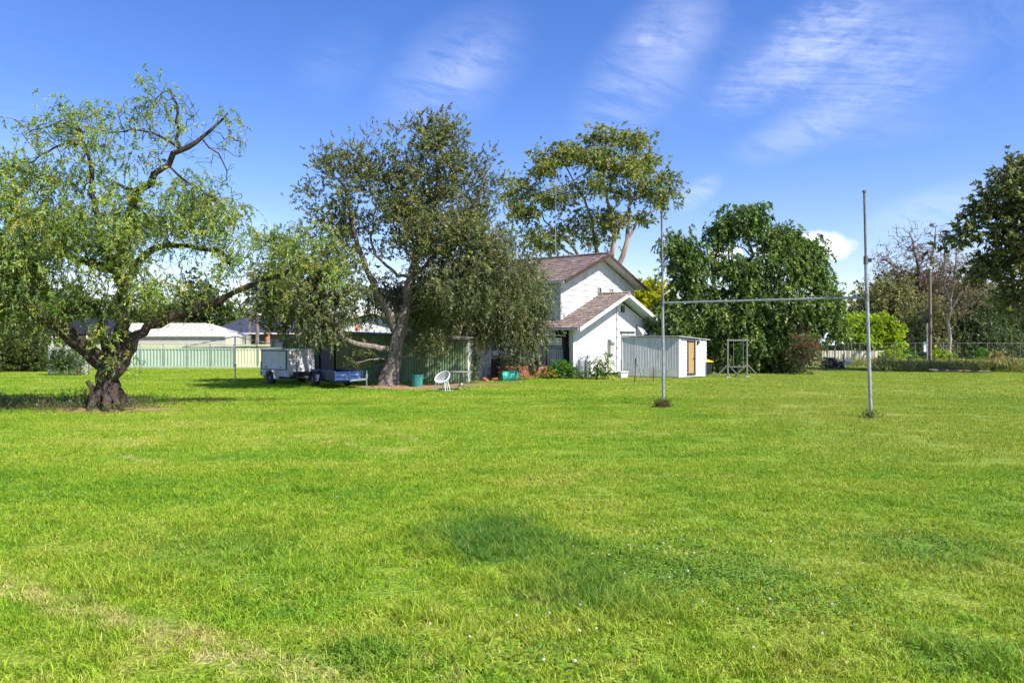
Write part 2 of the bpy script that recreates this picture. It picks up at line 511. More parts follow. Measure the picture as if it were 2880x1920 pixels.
# ------------------------------------------------------------------ lawn
def lawn_group():
    g = bpy.data.node_groups.new('lawn_colour', 'ShaderNodeTree')
    g.interface.new_socket('Color', in_out='OUTPUT', socket_type='NodeSocketColor')
    k = NT(g)
    out = k.n('NodeGroupOutput')
    geo = k.n('ShaderNodeNewGeometry')
    pos = geo.outputs['Position']
    sep = k.n('ShaderNodeSeparateXYZ')
    k.link(pos, sep.inputs[0])
    x, y = sep.outputs[0], sep.outputs[1]
    flat = k.xyz(x, y, 0.0)
    nA = k.noise(flat, 0.16, 3.0, 0.5)
    nB = k.noise(flat, 0.75, 4.0, 0.6, 0.3)
    nC = k.noise(flat, 4.5, 4.0, 0.6)
    mow = k.noise(k.xyz(k.m('MULTIPLY', x, 0.10), k.m('MULTIPLY', y, 0.9), 5.0), 1.0, 3.0, 0.6, 0.4)
    v = k.m('ADD', k.m('ADD', k.m('MULTIPLY', nA, 0.26), k.m('MULTIPLY', nB, 0.26)), k.m('ADD', k.m('MULTIPLY', nC, 0.26), k.m('MULTIPLY', mow, 0.22)))
    ramp = k.n('ShaderNodeValToRGB')
    k.link(v, ramp.inputs[0])
    cr = ramp.color_ramp
    pts = ((0.37, (0.108, 0.262, 0.015)), (0.435, (0.190, 0.358, 0.018)), (0.495, (0.272, 0.412, 0.024)), (0.555, (0.365, 0.450, 0.048)), (0.65, (0.54, 0.50, 0.15)))
    while len(cr.elements) < len(pts):
        cr.elements.new(0.5)
    for e, (p, c) in zip(cr.elements, pts):
        e.position = p
        e.color = (*c, 1)
    col = ramp.outputs[0]
    # the further right the mown paddock is a little drier and more olive
    dry = k.m('MULTIPLY', k.step(k.m('ADD', k.m('MULTIPLY', x, 0.08), k.m('MULTIPLY', nA, 1.5)), 0.6, 1.7), 0.55)
    col = k.mix(dry, col, k.mix(nB, (0.235, 0.325, 0.048), (0.36, 0.39, 0.085)))
    # worn straw line where people walk
    def line(p, q, wd, amp):
        p, q = Vector(p[:2]), Vector(q[:2])
        t = (q - p).normalized()
        nx, ny = -t.y, t.x
        off = k.m('ADD', k.m('ADD', k.m('MULTIPLY', x, nx), k.m('MULTIPLY', y, ny)), -(p.x * nx + p.y * ny))
        s = k.m('ADD', k.m('ADD', k.m('MULTIPLY', x, t.x), k.m('MULTIPLY', y, t.y)), -(p.x * t.x + p.y * t.y))
        L = (q - p).length
        wob = k.m('ADD', off, k.m('MULTIPLY', k.m('SUBTRACT', nB, 0.5), 3.0 * wd))
        a = k.m('SUBTRACT', 1.0, k.step(k.m('ABSOLUTE', wob), wd * 0.15, wd))
        b = k.m('MULTIPLY', k.step(s, -0.3, 0.4), k.m('SUBTRACT', 1.0, k.step(s, L - 0.4, L + 0.4)))
        return k.m('MULTIPLY', k.m('MULTIPLY', k.m('MULTIPLY', a, b), k.step(nC, 0.38, 0.62)), amp)
    # lusher, darker kinds of grass that grow in clumps
    def clump(cx_, cy_, rx, ry, amp):
        c = gp(cx_, cy_)
        sx = rx / F * c.y
        sy = abs(gp(cx_, cy_ - ry).y - gp(cx_, cy_ + ry).y) / 2
        a, b = k.m('DIVIDE', k.m('SUBTRACT', x, c.x), sx), k.m('DIVIDE', k.m('SUBTRACT', y, c.y), sy)
        r = k.m('ADD', k.m('ADD', k.m('MULTIPLY', a, a), k.m('MULTIPLY', b, b)), k.m('ADD', k.m('MULTIPLY', k.m('SUBTRACT', nC, 0.5), 2.4), k.m('MULTIPLY', k.m('SUBTRACT', nB, 0.5), 3.6)))
        return k.m('MULTIPLY', k.m('SUBTRACT', 1.0, k.step(r, -0.2, 1.5)), amp)
    for (cx_, cy_, rx, ry, amp) in ((1320, 1510, 190, 55, 0.55), (1400, 1450, 150, 30, 0.4), (1520, 1545, 240, 55, 0.5), (1700, 1640, 320, 80, 0.55), (1010, 1850, 150, 50, 0.3), (2080, 1600, 200, 60, 0.35), (2640, 1560, 240, 70, 0.35), (2680, 1850, 150, 60, 0.3), (600, 1540, 260, 60, 0.3)):
        col = k.mix(clump(cx_, cy_, rx, ry, amp), col, (0.075, 0.205, 0.034))
    straw = k.mix(nC, (0.66, 0.56, 0.25), (0.50, 0.46, 0.16))
    for (p, q, wd, amp) in ((gp(-200, 1600), gp(480, 1780), 0.26, 0.7), (gp(430, 1760), gp(1000, 1935), 0.24, 0.85), (gp(1160, 1850), gp(1350, 1940), 0.15, 0.5),
                            (gp(320, 1280), gp(450, 1305), 0.16, 0.8), (gp(840, 1225), gp(1000, 1255), 0.28, 0.75), (gp(1010, 1200), gp(1060, 1180), 0.2, 0.6),
                            (gp(1100, 1215), gp(1170, 1240), 0.2, 0.6), (gp(1540, 1335), gp(2120, 1343), 0.14, 0.6), (gp(1000, 1267), gp(1180, 1262), 0.2, 0.6), (gp(1480, 1690), gp(1580, 1695), 0.14, 0.8),
                            (gp(1490, 1220), gp(1900, 1215), 0.35, 0.35)):
        col = k.mix(line(p, q, wd, amp), col, straw)
    k.link(col, out.inputs[0])
    return g


LAWN = lawn_group()


def lawn_material(name, blade):
    m = bpy.data.materials.new(name)
    m.use_nodes = True
    k = NT(m.node_tree)
    p = m.node_tree.nodes['Principled BSDF']
    out = m.node_tree.nodes['Material Output']
    g = k.n('ShaderNodeGroup')
    g.node_tree = LAWN
    col = g.outputs[0]
    if blade:
        at = k.n('ShaderNodeAttribute', attribute_name='rnd')
        r = at.outputs['Fac']
        v = k.m('ADD', k.m('MULTIPLY', r, 1.15), 0.42)
        col = k.mix(1.0, col, k.xyz(v, v, v), 'MULTIPLY')
        col = k.mix(k.m('MULTIPLY', k.step(r, 0.935, 0.97), 0.8), col, (0.60, 0.53, 0.20))
        p.inputs['Roughness'].default_value = 0.55
        p.inputs['Specular IOR Level'].default_value = 0.25
        tr = k.n('ShaderNodeBsdfTranslucent')
        k.link(k.mix(1.0, col, (1.15, 1.1, 0.6), 'MULTIPLY'), tr.inputs[0])
        mx = k.n('ShaderNodeMixShader')
        mx.inputs[0].default_value = 0.42
        k.link(p.outputs[0], mx.inputs[1])
        k.link(tr.outputs[0], mx.inputs[2])
        k.link(mx.outputs[0], out.inputs[0])
    else:
        geo = k.n('ShaderNodeNewGeometry')
        fine = k.noise(geo.outputs['Position'], 30.0, 3.0, 0.7)
        col = k.mix(k.m('MULTIPLY', k.step(fine, 0.35, 0.6), 0.7), col, (0.060, 0.062, 0.022))
        p.inputs['Roughness'].default_value = 0.95
        p.inputs['Specular IOR Level'].default_value = 0.1
        bp = k.n('ShaderNodeBump')
        bp.inputs['Strength'].default_value = 0.9
        bp.inputs['Distance'].default_value = 0.05
        k.link(k.noise(geo.outputs['Position'], 14.0, 5.0, 0.7), bp.inputs['Height'])
        k.link(bp.outputs[0], p.inputs['Normal'])
    k.link(col, p.inputs['Base Color'])
    return m


LAWN_SOIL = lawn_material('lawn_ground', False)
LAWN_BLADE = lawn_material('grass_blade', True)

G = MB()
G.add([(-500, -60, 0), (500, -60, 0), (500, 900, 0), (-500, 900, 0)], [(0, 1, 2, 3)])
tag(G.build('ground', LAWN_SOIL), kind='structure')


def irregular_patch(name, cx, cy, rx, ry, mat, z=0.004, seed=1, rough=0.25, n=40, dome=0.0, label=None):
    rng = random.Random(seed)
    ph = [rng.uniform(0, 6.28) for _ in range(6)]
    mb = MB()
    rings = (1.0, 0.66, 0.33)
    vs = []
    for q in rings:
        for i in range(n):
            a = 2 * math.pi * i / n
            r = 1 + rough * sum(math.sin(a * (j + 2) + ph[j]) / (j + 1.5) for j in range(6)) * 0.6
            vs.append((cx + rx * r * q * math.cos(a), cy + ry * r * q * math.sin(a), z + dome * (1 - q) * rng.uniform(0.7, 1.3)))
    vs.append((cx, cy, z + dome))
    fs = []
    for k in range(2):
        for i in range(n):
            j = (i + 1) % n
            fs.append((k * n + i, k * n + j, (k + 1) * n + j, (k + 1) * n + i))
    fs += [(2 * n + i, 2 * n + (i + 1) % n, 3 * n) for i in range(n)]
    mb.add(vs, fs)
    o = mb.build(name, mat, smooth=True)
    return tag(o, label, kind='structure')


PATCHES = []   # (x, y, rx, ry) kept clear of lawn tufts
def bare(name, c, rx, ry, mat, **kw):
    PATCHES.append((c[0], c[1], rx * 0.9, ry * 0.9))
    return irregular_patch(name, c[0], c[1], rx, ry, mat, **kw)


bare('mulch_ground', (-4.3, 29.6), 2.5, 1.0, MULCH, seed=3, dome=0.10, label='orange brown mulch round the foot of the dark tree')
bare('mulch_ground', (-1.8, 31.3), 2.3, 1.0, MULCH, seed=5, dome=0.03, label='shaded bare soil under the garden table')
bare('mulch_ground', (-11.0, 20.6), 1.9, 0.75, MULCH, seed=8, dome=0.06, label='bare reddish soil round the pepper tree trunk')
bare('path', (-1.0, 34.2), 1.5, 0.9, PATH, seed=12, label='pale dirt path beside the white shed wall')
bare('path', (22.5, 43.3), 4.0, 0.35, PATH, seed=13, label='pale worn dirt strip by the mailbox')
bare('mulch_ground', (16.8, 43.2), 4.0, 0.7, MULCH, seed=14, label='leaf litter under the big dark green tree')


# ------------------------------------------------------------------ grass: tufted tiles of blades, laid by geometry nodes
def blade_tile(name, size, n, h, w, lean, seed, segs):
    rng = np.random.default_rng(seed)
    p = np.zeros((n, 3))
    # blades gather in loose tufts
    nt = max(4, n // 14)
    tc = rng.uniform(-size / 2, size / 2, (nt, 2))
    p[:, :2] = tc[rng.integers(0, nt, n)] + rng.normal(0, size * 0.06, (n, 2))
    p[:, 2] = -0.004
    an = rng.uniform(0, 2 * np.pi, n)
    hh = rng.uniform(h[0], h[1], n) * rng.choice([0.7, 1.0, 1.25], n, p=[0.35, 0.5, 0.15])
    le = rng.uniform(lean[0], lean[1], n)
    d = np.stack([np.cos(an) * le, np.sin(an) * le, np.ones(n)], 1)
    d /= np.linalg.norm(d, axis=1)[:, None]
    an2 = an + np.pi / 2 + rng.normal(0, 0.9, n)
    s = np.stack([np.cos(an2), np.sin(an2), np.zeros(n)], 1) * (rng.uniform(w[0], w[1], n) / 2)[:, None]
    rnd = rng.uniform(0, 1, n)
    if segs == 1:
        V = np.stack([p - s, p + s, p + d * hh[:, None]], 1).reshape(-1, 3)
        Fq = np.arange(3 * n).reshape(-1, 3)
        at = np.repeat(rnd, 3)
    else:
        mid = p + d * (hh * 0.55)[:, None]
        bend = np.stack([np.cos(an), np.sin(an), -0.35 * np.ones(n)], 1) * (hh * 0.30)[:, None]
        tip = p + d * hh[:, None] + bend
        V = np.stack([p - s, p + s, mid + s * 0.75, tip, mid - s * 0.75], 1).reshape(-1, 3)
        b = np.arange(n) * 5
        Fq = np.concatenate([np.stack([b, b + 1, b + 2], 1), np.stack([b, b + 2, b + 4], 1), np.stack([b + 4, b + 2, b + 3], 1)])
        at = np.repeat(rnd, 5)
    me = np_mesh(name, V, Fq, LAWN_BLADE, attr=at)
    return bpy.data.objects.new(name, me)          # not linked: only drawn through the lawn


def scatter(name, pts, rot, scale, tiles, label):
    me = bpy.data.meshes.new(name)
    n = len(pts)
    me.vertices.add(n)
    me.vertices.foreach_set('co', np.asarray(pts, np.float32).ravel())
    for an, data in (('turn', rot), ('size', scale)):
        a = me.attributes.new(an, 'FLOAT', 'POINT')
        a.data.foreach_set('value', np.asarray(data, np.float32))
    pick = me.attributes.new('pick', 'INT', 'POINT')
    pick.data.foreach_set('value', np.random.default_rng(n).integers(0, len(tiles), n).astype(np.int32))
    o = link(name, me)
    g = bpy.data.node_groups.new(name + '_nodes', 'GeometryNodeTree')
    g.interface.new_socket('Geometry', in_out='INPUT', socket_type='NodeSocketGeometry')
    g.interface.new_socket('Geometry', in_out='OUTPUT', socket_type='NodeSocketGeometry')
    k = NT(g)
    gi, go = k.n('NodeGroupInput'), k.n('NodeGroupOutput')
    iop = k.n('GeometryNodeInstanceOnPoints')
    jn = k.n('GeometryNodeJoinGeometry')
    for t in tiles:
        oi = k.n('GeometryNodeObjectInfo')
        oi.inputs['Object'].default_value = t
        oi.inputs['As Instance'].default_value = True
        k.link(oi.outputs['Geometry'], jn.inputs[0])
    k.link(gi.outputs[0], iop.inputs['Points'])
    k.link(jn.outputs[0], iop.inputs['Instance'])
    iop.inputs['Pick Instance'].default_value = True

    def named(nm, kind):
        nd = k.n('GeometryNodeInputNamedAttribute', data_type=kind)
        nd.inputs[0].default_value = nm
        return nd.outputs[0]
    k.link(named('pick', 'INT'), iop.inputs['Instance Index'])
    cr = k.n('ShaderNodeCombineXYZ')
    k.link(named('turn', 'FLOAT'), cr.inputs[2])
    k.link(cr.outputs[0], iop.inputs['Rotation'])
    k.link(named('size', 'FLOAT'), iop.inputs['Scale'])
    k.link(iop.outputs[0], go.inputs[0])
    md = o.modifiers.new('lay', 'NODES')
    md.node_group = g
    return tag(o, label, 'grass', kind='stuff')


def field_points(d0, d1, step, seed, margin=3.0, keep=None):
    rng = np.random.default_rng(seed)
    half = 0.69 * d1 + margin
    xs = np.arange(-half, half, step)
    ys = np.arange(d0, d1, step)
    X, Y = np.meshgrid(xs, ys)
    P = np.stack([X.ravel(), Y.ravel(), np.zeros(X.size)], 1)
    P[:, :2] += rng.uniform(-0.4, 0.4, (len(P), 2)) * step
    ok = np.abs(P[:, 0]) < 0.70 * P[:, 1] + margin
    for (cx, cy, rx, ry) in PATCHES:
        ok &= (((P[:, 0] - cx) / rx) ** 2 + ((P[:, 1] - cy) / ry) ** 2 > 0.8) | (rng.uniform(0, 1, len(P)) < 0.05)
    P = P[ok]
    return P, rng


def lawn_layer(name, d0, d1, step, tiles, seed, label, smin=0.85, smax=1.15):
    P, rng = field_points(d0, d1, step, seed)
    scatter(name, P, rng.uniform(0, 6.28, len(P)), rng.uniform(smin, smax, len(P)), tiles, label)


TA = [blade_tile('blades_fine', 0.56, 900, (0.026, 0.072), (0.0045, 0.0085), (0.1, 0.95), 10 + i, 2) for i in range(5)]
TB = [blade_tile('blades_mid', 1.1, 1900, (0.026, 0.062), (0.008, 0.014), (0.1, 1.1), 30 + i, 1) for i in range(4)]
TC = [blade_tile('blades_far', 2.2, 2800, (0.026, 0.06), (0.014, 0.024), (0.1, 1.2), 50 + i, 1) for i in range(4)]
TT = [blade_tile('blades_tall', 0.30, 190, (0.06, 0.135), (0.0035, 0.0065), (0.05, 0.8), 70 + i, 2) for i in range(5)]
lawn_layer('grass', 2.6, 11.5, 0.44, TA, 1, 'short mown green grass in the near paddock')
lawn_layer('grass', 11.3, 24.0, 0.90, TB, 2, 'mown green grass in the middle of the paddock')
lawn_layer('grass', 23.5, 47.0, 1.8, TC, 3, 'mown green grass at the far side of the paddock')

# longer lush clumps
def clump_points(spec, seed):
    rng = np.random.default_rng(seed)
    out = []
    for (x, y, rx, ry, n) in spec:
        c = gp(x, y)
        d = c.y
        sx = rx / F * d
        sy = abs(gp(x, y - ry).y - gp(x, y + ry).y) / 2
        q = rng.normal(0, 0.5, (n, 2))
        out.append(np.stack([c.x + q[:, 0] * sx, c.y + q[:, 1] * sy, np.zeros(n)], 1))
    return np.concatenate(out), rng


P, rng = clump_points([(1330, 1500, 210, 60, 60), (1270, 1545, 90, 25, 26), (1300, 1440, 80, 30, 14), (1420, 1470, 70, 20, 12), (1500, 1530, 180, 50, 34), (1560, 1590, 170, 60, 24), (1600, 1650, 190, 60, 34), (1800, 1720, 160, 60, 16), (1010, 1830, 70, 40, 5), (2700, 1850, 70, 40, 6), (760, 1500, 200, 50, 9), (300, 1660, 220, 60, 8),
                       (1250, 1740, 200, 50, 12), (500, 1800, 300, 60, 6), (2150, 1850, 300, 60, 8), (800, 1600, 300, 60, 8)], 5)
scatter('tall_grass', P, rng.uniform(0, 6.28, len(P)), rng.uniform(0.6, 1.3, len(P)), TT, 'longer lush dark green grass clumps in the near paddock')
P, rng = clump_points([(110, 1340, 30, 6, 3), (190, 1275, 20, 4, 3), (860, 1385, 60, 10, 4), (1280, 1265, 40, 6, 3), (1330, 1395, 60, 12, 4), (2180, 1390, 80, 10, 4), (2500, 1410, 60, 10, 4), (900, 1350, 60, 6, 3), (1820, 1395, 40, 8, 3), (560, 1480, 40, 8, 4),
                       (900, 1092, 90, 5, 22), (780, 1090, 60, 5, 18), (1000, 1095, 40, 4, 8), (2160, 1140, 8, 2, 1)], 6)
scatter('tall_grass', P, rng.uniform(0, 6.28, len(P)), rng.uniform(0.6, 1.3, len(P)), TT, 'scattered dark grass tufts across the mown paddock')
# ------------------------------------------------------------------ the white house (local x along its gable, local y back along its ridge)
HX, HYY, HT = 5.49, 39.6, math.atan2(0.771, 0.636)
house = empty('white_house', (HX, HYY, 0), HT, 'white two storey weatherboard house with brown tiled roofs behind the goal posts', 'house')
SL = 0.405                       # roof slope
YB = 11.0                        # back of the house
Z_LR, Z_UR = 4.22, 6.36          # ridge heights: lower and upper roof


def hmesh(mb, name, mat, parent=house, smooth=False):
    return mb.build(name, mat, parent, smooth)


# ground floor walls
wall = MB()
wall.prism([(-4, 0, 0.12), (4, 0, 0.12), (4, 0, 2.5), (0, 0, 4.02), (-4, 0, 2.5)], (0, 0.16, 0))
gw = hmesh(wall, 'gable_wall', FIBRO)
side = MB()
side.box((-3.92, 5.6, 1.33), (0.14, 10.8, 2.42))
hmesh(side, 'side_wall', WHITE)
side = MB()
side.box((3.92, 5.6, 1.33), (0.14, 10.8, 2.42)).box((0, YB, 1.3), (7.7, 0.14, 2.4))
hmesh(side, 'rear_wall', WHITE)
# cover strips over the sheet joints
for x, z0, z1 in ((-1.25, 2.9, 3.5), (1.3, 2.9, 3.5), (-2.6, 2.2, 2.95), (2.6, 2.2, 2.95), (0.0, 3.2, 3.75)):
    hmesh(MB().box((x, -0.008, (z0 + z1) / 2), (0.05, 0.014, z1 - z0)), 'cover_strip', WHITE)
hmesh(MB().box((0, -0.008, 2.86), (5.2, 0.014, 0.04)), 'cover_strip', WHITE)
# brick base
def brick_mesh(l=0.225, h=0.07, t=0.105):
    return MB().box((0, 0, 0), (l, t, h)).mesh('brick', BRICK, bevel=0.005)


BRICK_ME = brick_mesh()
HALF_ME = brick_mesh(0.108)
bs = hmesh(MB().box((-3.6, 0.10, 0.06), (0.85, 0.1, 0.12)), 'brick_base', MORTAR)
for c in range(2):
    for i in range(4):
        link('brick', BRICK_ME, bs, (-3.9 + 0.235 * i + 0.06 * c, 0.06, 0.035 + 0.08 * c))
# sunlit corner pier and its return
hmesh(MB().box((-4.06, -0.03, 1.30), (0.20, 0.22, 2.5)), 'corner_pier', WHITE)

# upper storey: boards over a core
core = MB()
core.prism([(-3.46, 1.1, 2.4), (3.46, 1.1, 2.4), (3.46, 1.1, 4.86), (0, 1.1, 6.2), (-3.46, 1.1, 4.86)], (0, 0.12, 0))
core.box((-3.42, 6, 3.63), (0.08, 9.8, 2.4))
core.box((3.42, 6, 3.63), (0.08, 9.8, 2.4)).box((0, YB - 0.05, 3.6), (6.8, 0.08, 2.4))
core_o = hmesh(core, 'upper_wall', WHITE)
WIN = [(-0.22, 0.16, 3.97, 4.62), (0.98, 1.36, 3.93, 4.60)]     # the two small upper windows x0 x1 z0 z1
nb = 12
for i in range(nb):
    z0 = 2.5 + i * 0.315
    z1 = z0 + 0.33
    def hw(z):
        return min(3.53, max(0.02, (6.24 - z) / SL * 0.985))
    if hw(z0) < 0.2:
        continue
    spans = [(-1, 1, None)]
    x0, x1, x0t, x1t = -hw(z0), hw(z0), -hw(min(z1, 6.2)), hw(min(z1, 6.2))
    cuts = []
    for w_ in WIN:
        if w_[2] - 0.02 < (z0 + z1) / 2 < w_[3] + 0.02:
            cuts.append((w_[0], w_[1]))
    segs, a, at_ = [], x0, x0t
    for (p, q) in cuts:
        segs.append((a, p, at_, p))
        a = at_ = q
    segs.append((a, x1, at_, x1t))
    for (a, b, at_, bt) in segs:
        mb = MB()
        mb.add([(a, 1.055, z0), (b, 1.055, z0), (bt, 1.085, min(z1, 6.2)), (at_, 1.085, min(z1, 6.2)), (a, 1.098, z0), (b, 1.098, z0), (bt, 1.098, min(z1, 6.2)), (at_, 1.098, min(z1, 6.2))],
               [(0, 1, 2, 3), (5, 4, 7, 6), (4, 5, 1, 0), (3, 2, 6, 7), (4, 0, 3, 7), (1, 5, 6, 2)])
        mb.build('weatherboard', WHITE, core_o)
for i in range(8):
    z0 = 2.5 + i * 0.315
    z1 = min(z0 + 0.33, 4.86)
    mb = MB()
    mb.add([(-3.525, 1.05, z0), (-3.525, YB, z0), (-3.488, YB, z1), (-3.488, 1.05, z1), (-3.46, 1.05, z0), (-3.46, YB, z0), (-3.46, YB, z1), (-3.46, 1.05, z1)],
           [(0, 1, 2, 3), (5, 4, 7, 6), (4, 5, 1, 0), (3, 2, 6, 7), (4, 0, 3, 7), (1, 5, 6, 2)])
    mb.build('weatherboard', WHITE, core_o)
hmesh(MB().box((-3.53, 1.06, 3.65), (0.06, 0.06, 2.35)), 'corner_stop', WHITE)
hmesh(MB().box((3.53, 1.06, 3.65), (0.06, 0.06, 2.35)), 'corner_stop', WHITE)
for j, (x0, x1, z0, z1) in enumerate(WIN):
    f = MB()
    t = 0.045
    f.box(((x0 + x1) / 2, 1.05, z0), (x1 - x0 + 0.08, 0.09, t)).box(((x0 + x1) / 2, 1.05, z1), (x1 - x0 + 0.08, 0.09, t))
    f.box((x0, 1.05, (z0 + z1) / 2), (t, 0.085, z1 - z0)).box((x1, 1.05, (z0 + z1) / 2), (t, 0.085, z1 - z0)).box(((x0 + x1) / 2, 1.06, (z0 + z1) / 2), (0.03, 0.05, z1 - z0 - 0.05))
    w_ = hmesh(f, 'window', WHITE_CLEAN)
    for s in (0, 1):
        xm = x0 + (x1 - x0) * (0.25 + 0.5 * s)
        MB().box((xm, 1.075, (z0 + z1) / 2), ((x1 - x0) / 2 - 0.03, 0.01, z1 - z0 - 0.04)).build('pane', (GLASS, GLASS_LIGHT)[j], w_)
# side windows under the upper eave
for (y0, y1) in ((2.2, 3.9), (6.0, 7.6)):
    w_ = hmesh(MB().box((-3.55, (y0 + y1) / 2, 4.25), (0.06, y1 - y0, 0.9)), 'window', WHITE_CLEAN)
    for s in range(2):
        MB().box((-3.586, y0 + (y1 - y0) * (0.25 + 0.5 * s), 4.25), (0.012, (y1 - y0) / 2 - 0.06, 0.8)).build('pane', GLASS_LIGHT if s else GLASS, w_)


# roofs
def roof_slab(name, z_r, half, y0, y1, t=0.05, hip=None):
    mb = MB()
    for s in (-1, 1):
        a, b = (0, z_r), (s * half, z_r - half * SL)
        mb.prism([(a[0], y0, a[1]), (b[0], y0, b[1]), (b[0], y0, b[1] - t), (a[0], y0, a[1] - t)], (0, y1 - y0, 0))
    return hmesh(mb, name, BROWN_TRIM)


def tile_mesh(name, mat, w=0.30, l=0.37):
    n = 9
    up, lo, lip = [], [], []
    for i in range(n):
        x = -w / 2 + w * i / (n - 1)
        prof = 0.016 * (1 + math.cos(2 * math.pi * 2 * (i / (n - 1)) + math.pi * 0.5)) / 1.0
        up.append((x, l / 2, prof + 0.006))
        lo.append((x, -l / 2, prof + 0.036))
        lip.append((x, -l / 2 + 0.004, prof + 0.004))
    fs = []
    for i in range(n - 1):
        fs.append((i, n + i, n + i + 1, i + 1))
        fs.append((n + i, 2 * n + i, 2 * n + i + 1, n + i + 1))
    mb = MB()
    mb.add(up + lo + lip, fs)
    me = bpy.data.meshes.new(name)
    me.from_pydata(mb.v, [], mb.f)
    me.materials.append(mat)
    me.update()
    return me


TILE_ME = tile_mesh('tile', TILE)
TILE_ME2 = tile_mesh('tile', TILE_OLD)
ANG = math.atan(SL)


def tile_plane(parent, z_r, y0, y1, r0, r1, mesh, seed, objects=lambda y, i: True):
    """tiles on the left-hand plane; r measures horizontal distance from the ridge, y runs back"""
    rng = random.Random(seed)
    rest = MB()
    n_c = int((r1 - r0) / (0.32 * math.cos(ANG))) + 1
    # local frame of a tile: x along -y (so that its waves run down the slope), y up the slope
    up = Vector((math.cos(ANG), 0, math.sin(ANG)))
    ac = Vector((0, -1, 0))
    nz = ac.cross(up)
    q = Matrix((ac, up, nz)).transposed()
    ny = int((y1 - y0) / 0.30)
    for i in range(n_c):
        r = r1 - 0.16 * math.cos(ANG) - i * 0.32 * math.cos(ANG)
        if r < r0 + 0.05:
            break
        for j in range(ny + 1):
            y = y0 + 0.15 + j * 0.30
            if y > y1 - 0.1:
                continue
            c = Vector((-r, y, z_r - r * SL)) + nz * (0.004 + rng.uniform(-0.003, 0.004))
            qq = q @ Matrix.Rotation(rng.uniform(-0.012, 0.012), 3, 'Z')
            if objects(y, i):
                o = link('tile', mesh, parent)
                o.matrix_local = Matrix.Translation(c) @ qq.to_4x4()
            else:
                rest.add([qq @ Vector(v.co) + c for v in mesh.vertices], [tuple(p.vertices) for p in mesh.polygons])
    if rest.v:
        o = rest.build('tiles', mesh.materials[0], parent)
        o['kind'] = 'stuff'


ur = roof_slab('upper_roof', Z_UR, 3.95, 0.44, YB + 0.4)
tile_plane(ur, Z_UR, 0.42, YB + 0.3, 0.0, 4.02, TILE_ME, 4, lambda y, i: y < 5.2)
lr = roof_slab('lower_roof', Z_LR, 4.42, -0.75, 1.04)
tile_plane(lr, Z_LR, -0.77, 1.05, 0.0, 4.48, TILE_ME2, 6)
sk = MB()
for s in (-1, 1):
    a, b = (s * 3.55, Z_LR - 3.55 * SL), (s * 4.42, Z_LR - 4.42 * SL)
    sk.prism([(a[0], 1.04, a[1]), (b[0], 1.04, b[1]), (b[0], 1.04, b[1] - 0.05), (a[0], 1.04, a[1] - 0.05)], (0, YB - 1, 0))
skr = hmesh(sk, 'skirt_roof', BROWN_TRIM)
tile_plane(skr, Z_LR, 1.05, YB, 3.52, 4.48, TILE_ME2, 8, lambda y, i: False)
# ridge caps
for (z, y0, y1, par) in ((Z_UR, 0.42, YB + 0.4, ur), (Z_LR, -0.78, 1.04, lr)):
    y = y0
    while y < y1 - 0.1:
        l = min(0.42, y1 - y)
        MB().tube([(0, y - 0.01, z + 0.005), (0, y + l, z + 0.0)], [0.13, 0.115], 10).build('ridge_cap', TILE if par is ur else TILE_OLD, par)
        y += 0.40
# barge boards, fascias, gutters and soffits
def barge(name, z_r, half, y, mat, h, sides=(-1, 1)):
    for s in sides:
        mb = MB()
        a, b = Vector((0, y, z_r + 0.03)), Vector((s * (half + 0.02), y, z_r - half * SL + 0.02))
        mb.prism([a, b, b - Vector((0, 0, h)), a - Vector((0, 0, h))], (0, -0.035, 0))
        hmesh(mb, name, mat)


barge('barge_board', Z_UR, 4.0, 0.44, BROWN_TRIM, 0.17)
barge('barge_board', Z_LR, 4.48, -0.75, WHITE, 0.2)
for (z_r, half, y0, y1, mt) in ((Z_UR, 3.95, 0.45, 1.10, WHITE), (Z_LR, 4.42, -0.74, 0.0, SOFFIT)):
    mb = MB()
    for s in (-1, 1):
        a, b = Vector((0, y0, z_r - 0.06)), Vector((s * half, y0, z_r - half * SL - 0.06))
        mb.prism([a, b, b - Vector((0, 0, 0.012)), a - Vector((0, 0, 0.012))], (0, y1 - y0, 0))
    hmesh(mb, 'soffit', mt)
for (x, z, y0, y1) in ((-3.98, Z_UR - 3.95 * SL - 0.07, 0.5, YB), (-4.45, Z_LR - 4.42 * SL - 0.07, -0.7, YB)):
    mb = MB()
    mb.prism([(x - 0.10, y0, z + 0.06), (x - 0.10, y0, z - 0.05), (x + 0.02, y0, z - 0.05), (x + 0.02, y0, z + 0.06)], (0, y1 - y0, 0))
    hmesh(mb, 'gutter', WHITE)
    hmesh(MB().box((x + 0.25, (y0 + y1) / 2 + 0.2, z - 0.03), (0.44, y1 - y0 - 0.5, 0.015)), 'eave_lining', WHITE)

